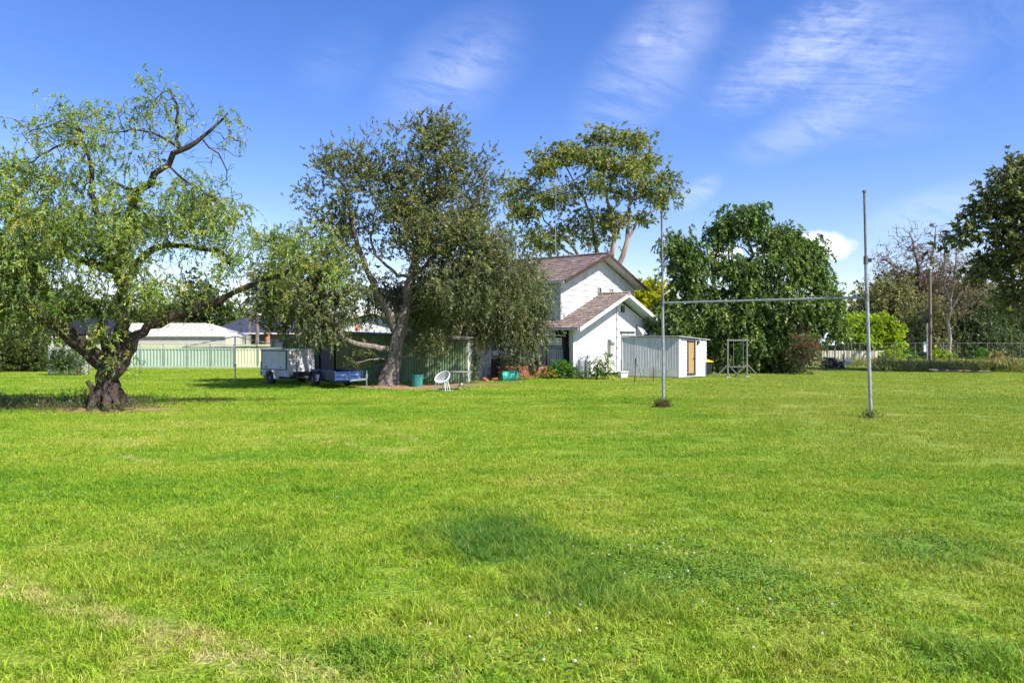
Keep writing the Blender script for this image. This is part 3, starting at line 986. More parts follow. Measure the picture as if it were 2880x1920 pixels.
# small fittings on the gable wall
v = hmesh(MB().box((0.62, -0.02, 3.45), (0.34, 0.04, 0.36)), 'vent', DARK)
for i in range(5):
    MB().box((0.62, -0.045, 3.31 + 0.07 * i), (0.32, 0.03, 0.018)).build('louvre', GREY_PANEL, v)
p = MB().tube([(0.0, -0.06, 0.25), (0.0, -0.06, 3.6)], 0.028, 8)
pipe = hmesh(p, 'waste_pipe', WHITE_CLEAN, smooth=True)
for z in (0.9, 1.4, 1.95, 2.4, 2.9):
    MB().tube([(0, -0.06, z), (0, -0.06, z + 0.05)], 0.045, 8).build('pipe_clip', GREY_PANEL, pipe)
mbx = hmesh(MB().box((-0.70, -0.09, 1.44), (0.34, 0.18, 0.68)), 'meter_box', GREY_PANEL)
MB().box((-0.44, -0.07, 1.40), (0.2, 0.13, 0.6)).build('box_door', CREAM, mbx)
MB().tube([(-0.87, -0.10, 1.70), (-0.53, -0.10, 1.70)], 0.16, 10).build('box_hood', GREY_PANEL, mbx)
MB().tube([(-1.1, -0.05, 0.2), (-1.1, -0.05, 1.3)], 0.02, 6).build('conduit', GREY_PANEL, mbx)
# doorway with grey board and torn dark hem
dw = hmesh(MB().box((1.15, -0.02, 1.55), (1.35, 0.05, 1.35)), 'boarded_opening', GREY_PANEL)
MB().box((1.1, -0.06, 2.26), (1.5, 0.12, 0.05)).build('lintel', TIMBER_GREY, dw)
MB().add([(0.5, -0.062, 1.03), (0.75, -0.07, 1.07), (1.0, -0.065, 1.02), (1.3, -0.07, 1.0), (1.55, -0.065, 1.05), (1.82, -0.06, 1.02), (1.82, -0.06, 0.52), (1.3, -0.065, 0.60), (0.95, -0.07, 0.70), (0.5, -0.06, 0.78)],
         [tuple(range(10))]).build('torn_sheet', DARK, dw)
MB().box((1.15, -0.05, 0.45), (1.45, 0.03, 0.75)).build('lower_panel', WHITE, dw)
# side windows with hoods and a box air conditioner, seen over the small shed
aw = hmesh(MB().prism([(2.02, -0.05, 2.0), (2.02, -0.05, 2.62), (2.02, -0.40, 2.12), (2.02, -0.40, 2.0)], (0.06, 0, 0)), 'window_hood', GREY_PANEL)
hmesh(MB().prism([(2.0, -0.03, 2.62), (2.0, -0.42, 2.12), (2.5, -0.42, 2.12), (2.5, -0.03, 2.62)], (0, 0.0, 0.02)), 'window_hood', WHITE)
w_ = hmesh(MB().box((3.05, -0.03, 2.05), (0.7, 0.07, 0.7)), 'window', WHITE_CLEAN)
for s in (0, 1):
    MB().box((2.9 + 0.3 * s, -0.07, 2.05), (0.24, 0.012, 0.6)).build('pane', GLASS, w_)
ac = hmesh(MB().box((3.62, -0.25, 2.02), (0.55, 0.5, 0.42)), 'air_conditioner', WHITE_CLEAN)
MB().box((3.62, -0.507, 2.02), (0.46, 0.015, 0.34)).build('grille', GREY_PANEL, ac)
hmesh(MB().prism([(3.5, -0.75, 2.28), (4.15, -0.75, 2.28), (4.15, -0.02, 2.5), (3.5, -0.02, 2.5)], (0, 0, 0.03)), 'window_hood', WHITE)
# patio side: dark sliding door by the corner, windows further back, a flood light
dd = hmesh(MB().box((-4.01, 0.62, 1.42), (0.05, 0.75, 1.75)), 'sliding_door', DARK)
MB().box((-4.045, 0.42, 1.42), (0.02, 0.05, 1.7)).build('door_stile', BROWN_TRIM, dd)
MB().box((-4.045, 0.80, 1.1), (0.02, 0.3, 0.8)).build('curtain', TRAILER_SHADE_GREY, dd)
for (y0, y1, z0, z1) in ((2.3, 3.3, 1.2, 2.05), (4.2, 5.4, 1.2, 2.05), (6.2, 7.4, 0.6, 2.05)):
    w_ = hmesh(MB().box((-4.01, (y0 + y1) / 2, (z0 + z1) / 2), (0.06, y1 - y0, z1 - z0)), 'window', WHITE_CLEAN)
    for s in (0, 1):
        MB().box((-4.048, y0 + (y1 - y0) * (0.25 + 0.5 * s), (z0 + z1) / 2), (0.012, (y1 - y0) / 2 - 0.06, z1 - z0 - 0.1)).build('pane', GLASS, w_)
fl = hmesh(MB().box((-4.15, 0.35, 2.18), (0.12, 0.14, 0.12)), 'flood_light', WHITE_CLEAN)
MB().box((-4.06, 0.35, 2.25), (0.1, 0.03, 0.03)).build('bracket', BROWN_TRIM, fl)
# roof vent and aerial
vt = hmesh(MB().lathe((-0.85, 5.2, Z_UR - 0.85 * SL - 0.05), [(0.16, 0), (0.16, 0.3), (0.24, 0.36), (0.26, 0.5), (0.18, 0.62), (0.05, 0.68)], 14), 'roof_vent', GALV, smooth=True)
at = hmesh(MB().tube([(0.35, 4.2, 6.2), (0.33, 4.2, 9.0), (0.40, 4.2, 11.3)], [0.022, 0.018, 0.014], 6), 'aerial', GALV)
ar = MB()
for i in range(6):
    z = 10.25 - 0.05 * i
    ar.tube([(-0.75 + 0.1 * i, 4.2 + 0.24 * i - 0.7, z), (1.45 - 0.05 * i, 4.2 + 0.24 * i - 0.7, z)], 0.007, 4)
ar.tube([(0.4, 3.3, 10.3), (0.4, 4.9, 9.95)], 0.011, 5)
ar.build('aerial_rods', GALV, at)

# ------------------------------------------------------------------ patio in front of the house's shaded side
pat = MB()
pa, pb = gp(1392, 1062.5), gp(1606, 1061.5)
pat.prism([(pa.x + 0.02, pa.y + 0.15, 0.0), (pb.x, pb.y + 0.12, 0.0), (pb.x - 3.6, pb.y + 3.3, 0.0), (pa.x - 1.2, pb.y + 3.3, 0.0)], (0, 0, 0.50))
tag(pat.build('patio', CONCRETE), kind='structure')
bw = empty('brick_retaining_wall', (pa.x, pa.y, 0), math.atan2(pb.y - pa.y, pb.x - pa.x), 'low red brick retaining wall edging the raised patio', 'wall')
BL = (pb - pa).length
MB().box((BL / 2, 0.06, 0.27), (BL - 0.02, 0.085, 0.52)).build('mortar', MORTAR, bw)
rng = random.Random(21)
for c in range(7):
    x = 0.12 - (0.115 if c % 2 else 0)
    while x < BL:
        if not (c == 6 and (x < 0.5 or 2.0 < x < 2.3)):
            link('brick', BRICK_ME, bw, (x, 0.05 + rng.uniform(-0.006, 0.006), 0.037 + c * 0.08))
        x += 0.236
pil = empty('brick_pier', tuple(px(1388, 1050, 37.0))[:2] + (0,), 0.3, 'short red brick pier at the corner of the white shed wall', 'pier')
MB().box((0, 0, 0.45), (0.2, 0.2, 0.9)).build('mortar', MORTAR, pil)
for c in range(11):
    for s in (-1, 1):
        if c % 2:
            link('brick', HALF_ME, pil, (s * 0.06, -0.06, 0.037 + c * 0.08))
        else:
            link('brick', BRICK_ME, pil, (0, s * 0.06, 0.037 + c * 0.08))
# black bar fence on the patio
fa, fb = px(1396, 1034, 36.75), px(1602, 1034, 36.62)
bf = empty('bar_fence', (fa.x, fa.y, 0.5), math.atan2(fb.y - fa.y, fb.x - fa.x), 'black vertical bar fence standing on the patio edge', 'fence')
FL = (fb - fa).length
MB().box((FL / 2, 0, 0.92), (FL, 0.035, 0.04)).build('top_rail', BLACK_STEEL, bf)
MB().box((FL / 2, 0, 0.06), (FL, 0.035, 0.04)).build('bottom_rail', BLACK_STEEL, bf)
bar_me = MB().box((0, 0, 0.48), (0.016, 0.016, 0.9)).mesh('bar', BLACK_STEEL)
n = int(FL / 0.105)
for i in range(n + 1):
    link('bar', bar_me, bf, (FL * i / n, 0, 0.012))
for s in (0.28, 0.63, 0.995):
    MB().box((FL * s, 0.0, 0.5), (0.05, 0.05, 1.0)).build('post', BLACK_STEEL, bf)
# white patio cupboard under its own little roof
ka = px(1537, 1034, 36.85)
kb = px(1586, 1034, 36.85)
kc = empty('patio_cupboard', (ka.x, ka.y, 0.5), 0, 'tall white panelled patio cupboard under a thin flat white roof', 'cupboard')
KW = kb.x - ka.x
MB().box((KW / 2, 0.28, 0.72), (KW, 0.5, 1.44)).build('body', WHITE_CLEAN, kc)
for i in range(8):
    MB().box((KW * (i + 0.5) / 8, 0.015, 0.5), (KW / 8 - 0.012, 0.03, 0.98)).build('slat', WHITE, kc)
MB().box((KW / 2, 0.01, 1.02), (KW, 0.035, 0.05)).build('rail', NAVY_SHADED, kc)
MB().box((KW * 0.36, 0.02, 1.25), (0.02, 0.03, 0.38)).build('cover_strip', GREY_PANEL, kc)
for s in (0, 1):
    MB().box((KW * s, 0.0, 0.72), (0.06, 0.06, 1.46)).build('post', (BLACK_STEEL, GREY_PANEL)[s], kc)
MB().prism([(-0.75, -0.15, 1.63), (KW + 0.08, -0.15, 1.50), (KW + 0.08, 0.6, 1.50), (-0.75, 0.6, 1.63)], (0, 0, 0.05)).build('roof', WHITE, kc)
bench = px(1505, 1030, 36.95)
bt = empty('black_tub', (px(1512, 1030, 36.4).x, 36.4, 0.52), 0, 'black plastic tub on the patio edge behind the stakes', 'tub')
MB().lathe((0, 0, 0), [(0.15, 0), (0.20, 0.28), (0.22, 0.29), (0.22, 0.33), (0.2, 0.33)], 18).build('tub', BLACK_STEEL, bt, smooth=True)
bx = empty('timber_planter', (px(1520, 1030, 36.95).x - 0.25, 36.95, 0.5), 0, 'grey brown upright timber planter box behind the bar fence', 'planter')
for i in range(6):
    MB().box((-0.32 + 0.13 * i, 0, 0.3), (0.11, 0.04, 0.62)).build('board', TIMBER_GREY, bx)
MB().box((0, 0.05, 0.3), (0.75, 0.03, 0.5)).build('back', TIMBER_GREY, bx)
for i, (x, y, n_) in enumerate(((1468, 1032, 'white plastic garden chair left on the patio'), (1498, 1030, 'white plastic garden chair beside the planter box'))):
    q = px(x, y, 36.98)
    c = empty('patio_chair', (q.x, q.y, 0.5), 0.4 * i, n_, 'chair')
    MB().box((0, 0, 0.22), (0.34, 0.24, 0.03)).build('seat', WHITE_CLEAN, c)
    MB().box((0, 0.12, 0.38), (0.34, 0.03, 0.3)).build('backrest', WHITE_CLEAN, c)
    for sx in (-1, 1):
        for sy in (-1, 1):
            MB().tube([(sx * 0.15, sy * 0.1, 0), (sx * 0.14, sy * 0.1, 0.22)], 0.015, 6).build('leg', WHITE_CLEAN, c)
# ------------------------------------------------------------------ small shed with corrugated side and boarded front
A, B, C = Vector((5.42, 37.3, 0)), Vector((7.98, 36.15, 0)), Vector((9.60, 37.2, 0))
D = A + (C - B) * 1.35
shed = empty('garden_shed', B, label='small shed with grey corrugated side and white boarded front with a narrow chipboard door', cat='shed')
def sh(mb, name, mat, parent=shed, **kw):
    mb.v = [tuple(Vector(p) - B) for p in mb.v]
    return mb.build(name, mat, parent, **kw)


mb = MB()
HS = 1.98
for (p, q, h0, h1) in ((B, C, HS, HS - 0.16), (C, D, HS - 0.16, HS - 0.1), (D, A, HS - 0.1, HS), (A, B, HS, HS)):
    t = (q - p).normalized()
    inn = Vector((-t.y, t.x, 0)) * 0.05
    mb.prism([p + inn + Vector((0, 0, 0.02)), q + inn + Vector((0, 0, 0.02)), q + inn + Vector((0, 0, h1 - 0.03)), p + inn + Vector((0, 0, h0 - 0.03))], inn * 0.3)
sh(mb, 'core', WHITE)
t = (B - A).normalized()
no = Vector((t.y, -t.x, 0))
for i in range(4):
    p, q = A + (B - A) * (i / 4) + no * 0.005 * (i % 2), A + (B - A) * ((i + 1) / 4) + no * 0.005 * (i % 2)
    sh(corrugated(MB(), p, q, 0.40, HS - 0.01, 0.075, 0.02), 'corrugated_sheet', CORR_GREY)
for i in range(5):
    p, q = A + (B - A) * (i / 5 + 0.004), A + (B - A) * ((i + 1) / 5 - 0.004)
    m_ = (p + q) / 2
    sh(MB().box((m_.x, m_.y, 0.24), ((q - p).length, 0.02, 0.36), math.atan2(t.y, t.x)), 'skirt_panel', SKIRT)
# front boards
t2 = (C - B).normalized()
n2 = Vector((t2.y, -t2.x, 0))
FW = (C - B).length
dx0, dx1, dz0, dz1 = 0.62, 1.10, 0.14, 1.78
nbd = 11
for i in range(nbd):
    z0 = 0.05 + i * 0.172
    z1 = z0 + 0.185
    spans = [(0.0, FW)] if (z1 > dz1 + 0.12 or z0 < 0.06) else [(0.0, dx0), (dx1, FW)]
    for (s0, s1) in spans:
        top = min(z1, HS - 0.03 - 0.16 * (s1 / FW))
        if top < z0 + 0.03:
            continue
        mb = MB()
        a, b = B + t2 * s0, B + t2 * s1
        f0, f1, bk = n2 * 0.028, n2 * 0.008, n2 * -0.01
        up0, up1 = Vector((0, 0, z0)), Vector((0, 0, top))
        mb.add([a + f0 + up0, b + f0 + up0, b + f1 + up1, a + f1 + up1, a + bk + up0, b + bk + up0, b + bk + up1, a + bk + up1],
               [(0, 1, 2, 3), (5, 4, 7, 6), (4, 5, 1, 0), (3, 2, 6, 7), (4, 0, 3, 7), (1, 5, 6, 2)])
        sh(mb, 'weatherboard', WHITE)
def on_front(s, z, o=0.0):
    p = B + t2 * s + n2 * o
    return Vector((p.x, p.y, z))


rzf = math.atan2(t2.y, t2.x)
fr = MB()
fr.box(on_front(dx0, (dz0 + dz1) / 2, 0.02), (0.05, 0.08, dz1 - dz0), rzf).box(on_front(dx1, (dz0 + dz1) / 2, 0.02), (0.07, 0.08, dz1 - dz0), rzf)
fr.box(on_front((dx0 + dx1) / 2, dz1, 0.02), (dx1 - dx0 + 0.08, 0.08, 0.07), rzf).box(on_front((dx0 + dx1) / 2, dz0 + 0.03, 0.02), (dx1 - dx0 + 0.08, 0.08, 0.10), rzf)
sh(fr, 'door_frame', DOOR_FRAME)
dr = sh(MB().box(on_front((dx0 + dx1) / 2, (dz0 + dz1) / 2, 0.005), (dx1 - dx0 - 0.05, 0.03, dz1 - dz0 - 0.1), rzf), 'door', CHIPBOARD)
sh(MB().box(on_front(dx1 - 0.09, 0.92, 0.035), (0.035, 0.04, 0.06), rzf), 'latch', BLACK_STEEL, dr)
lm = sh(MB().lathe(on_front(1.35, 1.74, 0.10), [(0.03, -0.06), (0.07, 0), (0.06, 0.07), (0.02, 0.09)], 12), 'wall_lamp', GREY_PANEL, smooth=True)
sh(MB().box(on_front(1.28, 1.70, 0.05), (0.05, 0.1, 0.14), rzf), 'lamp_bracket', BLACK_STEEL, lm)
sh(MB().box(on_front(0.08, 0.98, 0.03), (0.16, 0.02, 1.9), rzf), 'corner_board', WHITE)
mb = MB()
e = 0.10
q = [A + (A - B).normalized() * e + n2 * e + Vector((0, 0, HS + 0.02)), B + no * e + n2 * e + Vector((0, 0, HS + 0.02)),
     C + no * e + t2 * 0.32 + Vector((0, 0, HS - 0.16)), D + t2 * 0.3 + Vector((0, 0, HS - 0.12))]
mb.prism([q[0], q[1], q[2], q[3]], (0, 0, 0.035))
sh(mb, 'roof', CORR_GREY)

# ------------------------------------------------------------------ long green shed behind the trailers and the dark tree
g0, g1, g2 = Vector((-10.35, 34.0, 0)), Vector((-1.93, 32.7, 0)), Vector((-1.0, 36.4, 0))
g3 = Vector((-10.6, 38.0, 0))
gsh = empty('green_shed', g0, label='long low green corrugated iron shed under the dark tree', cat='shed')
def gs(mb, name, mat, parent=gsh, **kw):
    mb.v = [tuple(Vector(p) - g0) for p in mb.v]
    return mb.build(name, mat, parent, **kw)


def g_top(s):                # wall height along the front, s from 0 to 1
    return 1.86 + (0.30 * s / 0.36 if s < 0.36 else 0.30 - 0.26 * (s - 0.36) / 0.64)


cuts = [0.0, 0.115, 0.205, 0.295, 0.36, 0.46, 0.56, 0.66, 0.76, 0.88, 1.0]
for i in range(len(cuts) - 1):
    if i == 2:
        continue
    s0, s1 = cuts[i], cuts[i + 1]
    p, q = g0 + (g1 - g0) * s0, g0 + (g1 - g0) * s1
    gs(corrugated(MB(), p, q, 0.0, g_top(s0), 0.11, 0.022, g_top(s1)), 'corrugated_sheet', OLIVE_SHED if i in (3, 4) else GREEN_SHED)
p, q = g0 + (g1 - g0) * 0.213, g0 + (g1 - g0) * 0.273
ra = math.atan2((q - p).y, (q - p).x)
m_ = (p + q) / 2
gdr = gs(MB().box((m_.x, m_.y, 0.92), ((q - p).length, 0.04, 1.75), ra), 'door', SPECK)
gs(MB().box((p.x - 0.03, p.y - 0.01, 0.95), (0.07, 0.08, 1.85), ra), 'door_post', BLACK_STEEL)
gs(MB().box((q.x + 0.05, q.y + 0.01, 0.95), (0.1, 0.06, 1.85), ra), 'door_post', OLIVE_SHED)
gs(MB().box((m_.x, m_.y, 1.92), (0.8, 0.05, 0.24), ra), 'door_header', GREEN_SHED)
w = MB()
w.prism([g1 + Vector((0.02, 0.02, 0)), g2, g2 + Vector((0, 0, 1.95)), g1 + Vector((0.02, 0.02, 1.88))], (-0.06, 0.01, 0))
ew = gs(w, 'end_wall', WHITE)
gs(MB().box(g1 + (g2 - g1) * 0.62 + Vector((0.035, 0, 0.3)), (0.03, 0.62, 0.62), -0.245), 'hatch', GREY_PANEL, ew)
gs(MB().box(g1 + (g2 - g1) * 0.62 + Vector((0.02, 0, 0.33)), (0.03, 0.85, 0.8), -0.245), 'hatch_frame', WHITE, ew)
gs(MB().prism([g0, g3, g3 + Vector((0, 0, 1.8)), g0 + Vector((0, 0, 1.84))], (0.05, 0, 0)), 'side_wall', GREEN_SHED)
gs(MB().prism([g2, g3, g3 + Vector((0, 0, 1.8)), g2 + Vector((0, 0, 1.85))], (0, -0.05, 0)), 'back_wall', GREEN_SHED)
pk = g0 + (g1 - g0) * 0.36
pkb = g3 + (g2 - g3) * 0.36
fo = Vector((0.05, -0.22, 0))
rf = MB()
rf.prism([g0 + fo + Vector((-0.15, 0, 1.88)), pk + fo + Vector((0, 0, 2.19)), pkb + Vector((0, 0, 2.17)), g3 + Vector((-0.15, 0, 1.84))], (0, 0, 0.03))
rf.prism([pk + fo + Vector((0.002, 0, 2.19)), g1 + fo + Vector((0.1, 0, 1.93)), g2 + Vector((0.1, 0, 1.99)), pkb + Vector((0.002, 0, 2.17))], (0, 0, 0.03))
gs(rf, 'roof', CORR_GREY)
for (a, b) in ((g0 + fo + Vector((-0.15, -0.02, 1.85)), pk + fo + Vector((0, -0.02, 2.16))), (pk + fo + Vector((0, -0.02, 2.16)), g1 + fo + Vector((0.1, -0.02, 1.90)))):
    gs(MB().bar(a, b, 0.05, 0.09), 'fascia', TIMBER_GREY)
gs(MB().box(g0 + Vector((-0.35, 0.1, 1.70)), (0.4, 0.3, 0.34)), 'vent_box', GREY_PANEL)

# white garage glimpsed behind it
wg = empty('white_garage', (-8.4, 44.0, 0), 0.12, 'white walled garage glimpsed through the dark tree above the green shed', 'garage')
MB().prism([(-2.2, 0, 0), (2.6, 0, 0), (2.6, 0, 2.6), (0.2, 0, 3.25), (-2.2, 0, 2.6)], (0, 0.15, 0)).build('gable_wall', WHITE, wg)
for s in (-1, 1):
    MB().prism([(0.2, -0.3, 3.35), (0.2 + s * 2.7, -0.3, 2.62), (0.2 + s * 2.7, -0.3, 2.55), (0.2, -0.3, 3.28)], (0, 6, 0)).build('roof', BROWN_TRIM, wg)
MB().box((2.55, 3, 1.3), (0.1, 5.8, 2.6)).build('side_wall', WHITE, wg)
cl = empty('orange_awning', tuple(px(1005, 918, 38.0)), 0, 'orange red cloth awning half hidden behind the dark tree trunk', 'awning')
MB().prism([(-0.16, 0, -0.2), (-0.02, -0.05, -0.1), (-0.05, 0, 0.08), (0.16, 0.1, 0.25), (0.08, 0.1, 0.05), (0.03, 0.0, -0.22)], (0, 0.03, 0)).build('cloth', ORANGE, cl)
MB().tube([(0.1, 0.1, -2.55), (0.1, 0.1, 0.3)], 0.03, 6).build('pole', GREY_PANEL, cl)

# ------------------------------------------------------------------ pale green sheet fence at the left
f0 = px(128, 1036, 47.5)
panel_w = 66.0 / F * 47.5
fen = empty('sheet_fence', (f0.x, f0.y, 0), 0.012, 'pale green sheet metal fence with lattice top along the left boundary', 'fence')
mp_, my_ = None, None
for kind, mt in (('g', FENCE_GREEN), ('y', FENCE_CREAM)):
    mb = MB()
    corrugated(mb, (0.03, 0), (panel_w - 0.03, 0), 0.10, 1.22, 0.20, 0.035, flat=True)
    mb.box((panel_w / 2, 0, 1.21), (panel_w - 0.06, 0.05, 0.05)).box((panel_w / 2, 0, 0.11), (panel_w - 0.06, 0.05, 0.06))
    if kind == 'g':
        mp_ = mb.mesh('panel', mt)
    else:
        my_ = mb.mesh('panel', mt)
lt = MB()
nn = 16
for i in range(-2, nn + 1):
    x = panel_w * i / nn
    for s in (-1, 1):
        x0, x1 = (x, x + 0.25) if s > 0 else (x + 0.25, x)
        if min(x0, x1) < 0.0 or max(x0, x1) > panel_w:
            continue
        lt.bar((x0, 0.01 * s, 1.26), (x1, 0.01 * s, 1.48), 0.006, 0.035)
lt.box((panel_w / 2, 0, 1.49), (panel_w, 0.03, 0.03))
lat_me = lt.mesh('lattice', FENCE_CREAM)
post_me = MB().box((0, 0, 0.76), (0.06, 0.06, 1.52)).mesh('post', FENCE_POST)
for i in range(11):
    yel = i >= 8
    link('panel', my_ if yel else mp_, fen, (i * panel_w, 0, 0))
    link('lattice', lat_me, fen, (i * panel_w, 0, 0))
    link('post', post_me, fen, (i * panel_w, 0, 0))
MB().box((panel_w * 5.5, 0, 0.04), (panel_w * 11, 0.06, 0.08)).build('plinth', CONCRETE, fen)

# long cream ribbed garage behind the fence
cg = empty('cream_garage', (px(330, 1000, 54).x - 3.2, 54, 0), 0.0, 'long low cream ribbed metal garage behind the pale green fence', 'garage')
LG = px(636, 1000, 54).x - px(330, 1000, 54).x + 3.2
mb = MB()
for i in range(14):
    z0 = 0.15 * i
    mb.add([(0, -0.02, z0), (LG, -0.02, z0), (LG, 0.0, z0 + 0.11), (0, 0.0, z0 + 0.11), (LG, 0.02, z0 + 0.15), (0, 0.02, z0 + 0.15)], [(0, 1, 2, 3), (3, 2, 4, 5)])
mb.build('wall', CREAM, cg)
MB().prism([(LG, 0.01, 0), (LG, 5.2, 0), (LG, 5.2, 2.04), (LG, 0.01, 2.04)], (-0.05, 0, 0)).build('end_wall', CREAM, cg)
mb = MB()
n = 22
for i in range(n):
    x0, x1 = LG * i / n, LG * (i + 1) / n
    for (a, b, h) in ((x0, x0 + (x1 - x0) * 0.8, 0.0), (x0 + (x1 - x0) * 0.8, x1, 0.035)):
        ta, tb_ = min(1.0, (LG - a) / 2.3), min(1.0, (LG - b) / 2.3)
        mb.add([(a, -0.12, 2.05 + h), (b, -0.12, 2.05 + h), (b, -0.12 + 2.72 * tb_, 2.05 + 0.95 * tb_ + h), (a, -0.12 + 2.72 * ta, 2.05 + 0.95 * ta + h)], [(0, 1, 2, 3)])
mb.add([(LG, -0.12, 2.05), (LG, 5.3, 2.05), (LG - 2.3, 2.6, 3.0)], [(0, 1, 2)])
mb.build('roof', CREAM, cg)
MB().box((LG / 2, -0.14, 2.03), (LG + 0.2, 0.06, 0.08)).build('gutter', WHITE, cg)
# dark hipped roof of the shelter left of it, white posts below
ds = empty('dark_roofed_shelter', (px(235, 1000, 51).x, 51, 0), 0.0, 'low shelter with dark grey roof and white posts half hidden behind the pepper tree', 'shelter')
MB().add([(-3.2, 0, 2.15), (1.6, 0, 2.15), (0.6, 2, 3.25), (-1.2, 2, 3.25), (-3.2, 4, 2.15), (1.6, 4, 2.15)], [(0, 1, 2, 3), (1, 5, 2), (5, 4, 3, 2), (4, 0, 3)]).build('roof', BLACK_STEEL, ds)
for x in (-3.0, -2.2, -1.2, 0.2, 1.5):
    MB().box((x, 0.1, 1.07), (0.1, 0.1, 2.15)).build('post', WHITE_CLEAN, ds)
MB().box((-0.8, 3.0, 1.0), (4.8, 0.1, 2.0)).build('back_wall', CREAM, ds)
# blue grey tiled house further right
bh = empty('blue_roofed_house', (px(700, 985, 60).x, 60, 0), 0.0, 'brown brick house with blue grey tiled roof behind the clothes line', 'house')
MB().box((0.6, 3.0, 1.2), (7.5, 5.0, 2.4)).build('wall', BRICK_BROWN, bh)
mb = MB()
for i in range(9):                       # tile courses with stepped edges
    f0_, f1_ = i / 9, (i + 1) / 9
    z0, z1 = 2.3 + 1.35 * f0_, 2.3 + 1.35 * f1_
    y0, y1 = 3.0 * f0_, 3.0 * f1_
    h0, h1 = 2.6 * f0_, 2.6 * f1_
    mb.add([(-3.6 + h0, y0, z0 + 0.05), (4.8 - h0, y0, z0 + 0.05), (4.8 - h1, y1, z1), (-3.6 + h1, y1, z1), (-3.6 + h0, y0, z0), (4.8 - h0, y0, z0)], [(0, 1, 2, 3), (4, 5, 1, 0)])
mb.add([(-3.6, 0, 2.3), (-1.0, 3, 3.65), (-3.6, 6, 2.3)], [(0, 1, 2)]).add([(4.8, 0, 2.3), (2.2, 3, 3.65), (4.8, 6, 2.3)], [(0, 2, 1)])
mb.build('roof', BLUE_TILE, bh)
MB().box((0.6, -0.05, 2.24), (8.6, 0.1, 0.12)).build('gutter', WHITE, bh)

# ------------------------------------------------------------------ far right: pale blue roofed house and cream fence
ph = empty('blue_roofed_cottage', (px(2345, 1000, 66).x, 66, 0), -0.1, 'distant cottage with pale blue roof and red trim beyond the cream fence', 'house')
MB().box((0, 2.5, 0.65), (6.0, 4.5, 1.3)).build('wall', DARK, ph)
MB().add([(-3.3, 0, 1.25), (3.2, 0, 1.25), (1.0, 1.6, 1.75), (-1.6, 1.6, 1.75)], [(0, 1, 2, 3)]).build('verandah_roof', PALE_BLUE, ph)
MB().add([(-2.0, 1.4, 1.6), (1.9, 1.4, 1.6), (0, 3, 2.75), (-2.0, 5, 1.6), (1.9, 5, 1.6)], [(0, 1, 2), (1, 4, 2), (4, 3, 2), (3, 0, 2)]).build('roof', PALE_BLUE, ph)
MB().box((1.1, 1.3, 1.72), (2.3, 0.1, 0.16)).build('trim', RED_PAINT, ph)
for x in (-2.6, -0.8, 1.3):
    MB().box((x, 0.1, 0.62), (0.12, 0.12, 1.25)).build('post', CREAM, ph)
cf = empty('cream_fence', (px(2292, 1018, 56).x, 56, 0), 0.02, 'cream sheet fence beyond the wood pile at the far right', 'fence')
pw = 1.5
cf_me = corrugated(MB(), (0.02, 0), (pw - 0.02, 0), 0.0, 0.95, 0.2, 0.03, flat=True).mesh('panel', CREAM)
cp_me = MB().box((0, 0, 0.55), (0.07, 0.07, 1.1)).mesh('post', FENCE_CREAM)
for i in range(4):
    link('panel', cf_me, cf, (i * pw, 0, 0))
    link('post', cp_me, cf, (i * pw, 0, 0))
MB().add([(-1.6, 0, 0), (0, 0, 0), (0, 0, 0.95), (-0.6, 0, 0.75), (-1.2, 0, 0.35)], [(0, 1, 2, 3, 4)]).build('end_panel', CREAM, cf)
# ------------------------------------------------------------------ goal posts
gl, gr = gp(1866, 1140), gp(2450, 1172)
gl_c, gr_c = px(1864, 852, gl.y), px(2437.5, 836, gr.y)
gl_t, gr_t = px(1861, 595, gl.y), px(2431, 538, gr.y)
goal = empty('goal_posts', gl, label='tall galvanised steel rugby goal posts with crossbar standing on the paddock', cat='goal posts')
def gb(mb, name, mat, **kw):
    mb.v = [tuple(Vector(p) - gl) for p in mb.v]
    return mb.build(name, mat, kw.pop('parent', goal), **kw)


for (b, c, t, nm) in ((gl, gl_c, gl_t, 'left'), (gr, gr_c, gr_t, 'right')):
    k = 0.35 if nm == 'right' else 0.0
    j = c + (t - c) * k
    gb(MB().tube([b - Vector((0, 0, 0.2)), b + (c - b) * 0.5, j], 0.044, 14), 'post', STEEL_PALE, smooth=True)
    gb(MB().tube([j, t], 0.031, 12), 'post_extension', STEEL_DARK, smooth=True)
    gb(MB().tube([t - Vector((0, 0, 0.03)), t + Vector((0, 0, 0.02))], 0.046, 12), 'cap', STEEL_DARK, smooth=True)
    if k:
        gb(MB().tube([j - Vector((0, 0, 0.1)), j + Vector((0, 0, 0.1))], 0.056, 12), 'clamp', STEEL_DARK, smooth=True)
        gb(MB().box(j + Vector((0.09, -0.02, 0.0)), (0.07, 0.05, 0.09)), 'clamp_bolt', BLACK_STEEL)
gb(MB().tube([gl_c, (gl_c + gr_c) / 2 + Vector((0, 0, 0.0)), gr_c], 0.029, 12), 'crossbar', STEEL_PALE, smooth=True)
for c in (gl_c, gr_c):
    gb(MB().tube([c - Vector((0, 0, 0.09)), c + Vector((0, 0, 0.09))], 0.058, 12), 'bracket', STEEL_DARK, smooth=True)
# ------------------------------------------------------------------ timber swing frame
sa_, sb_ = gp(2047, 1062), gp(2101, 1060)
sw = empty('swing_frame', sa_, label='bare grey timber swing frame with braced legs on the lawn', cat='swing frame')
def sg(mb, name, mat, **kw):
    mb.v = [tuple(Vector(p) - sa_) for p in mb.v]
    return mb.build(name, mat, sw, **kw)


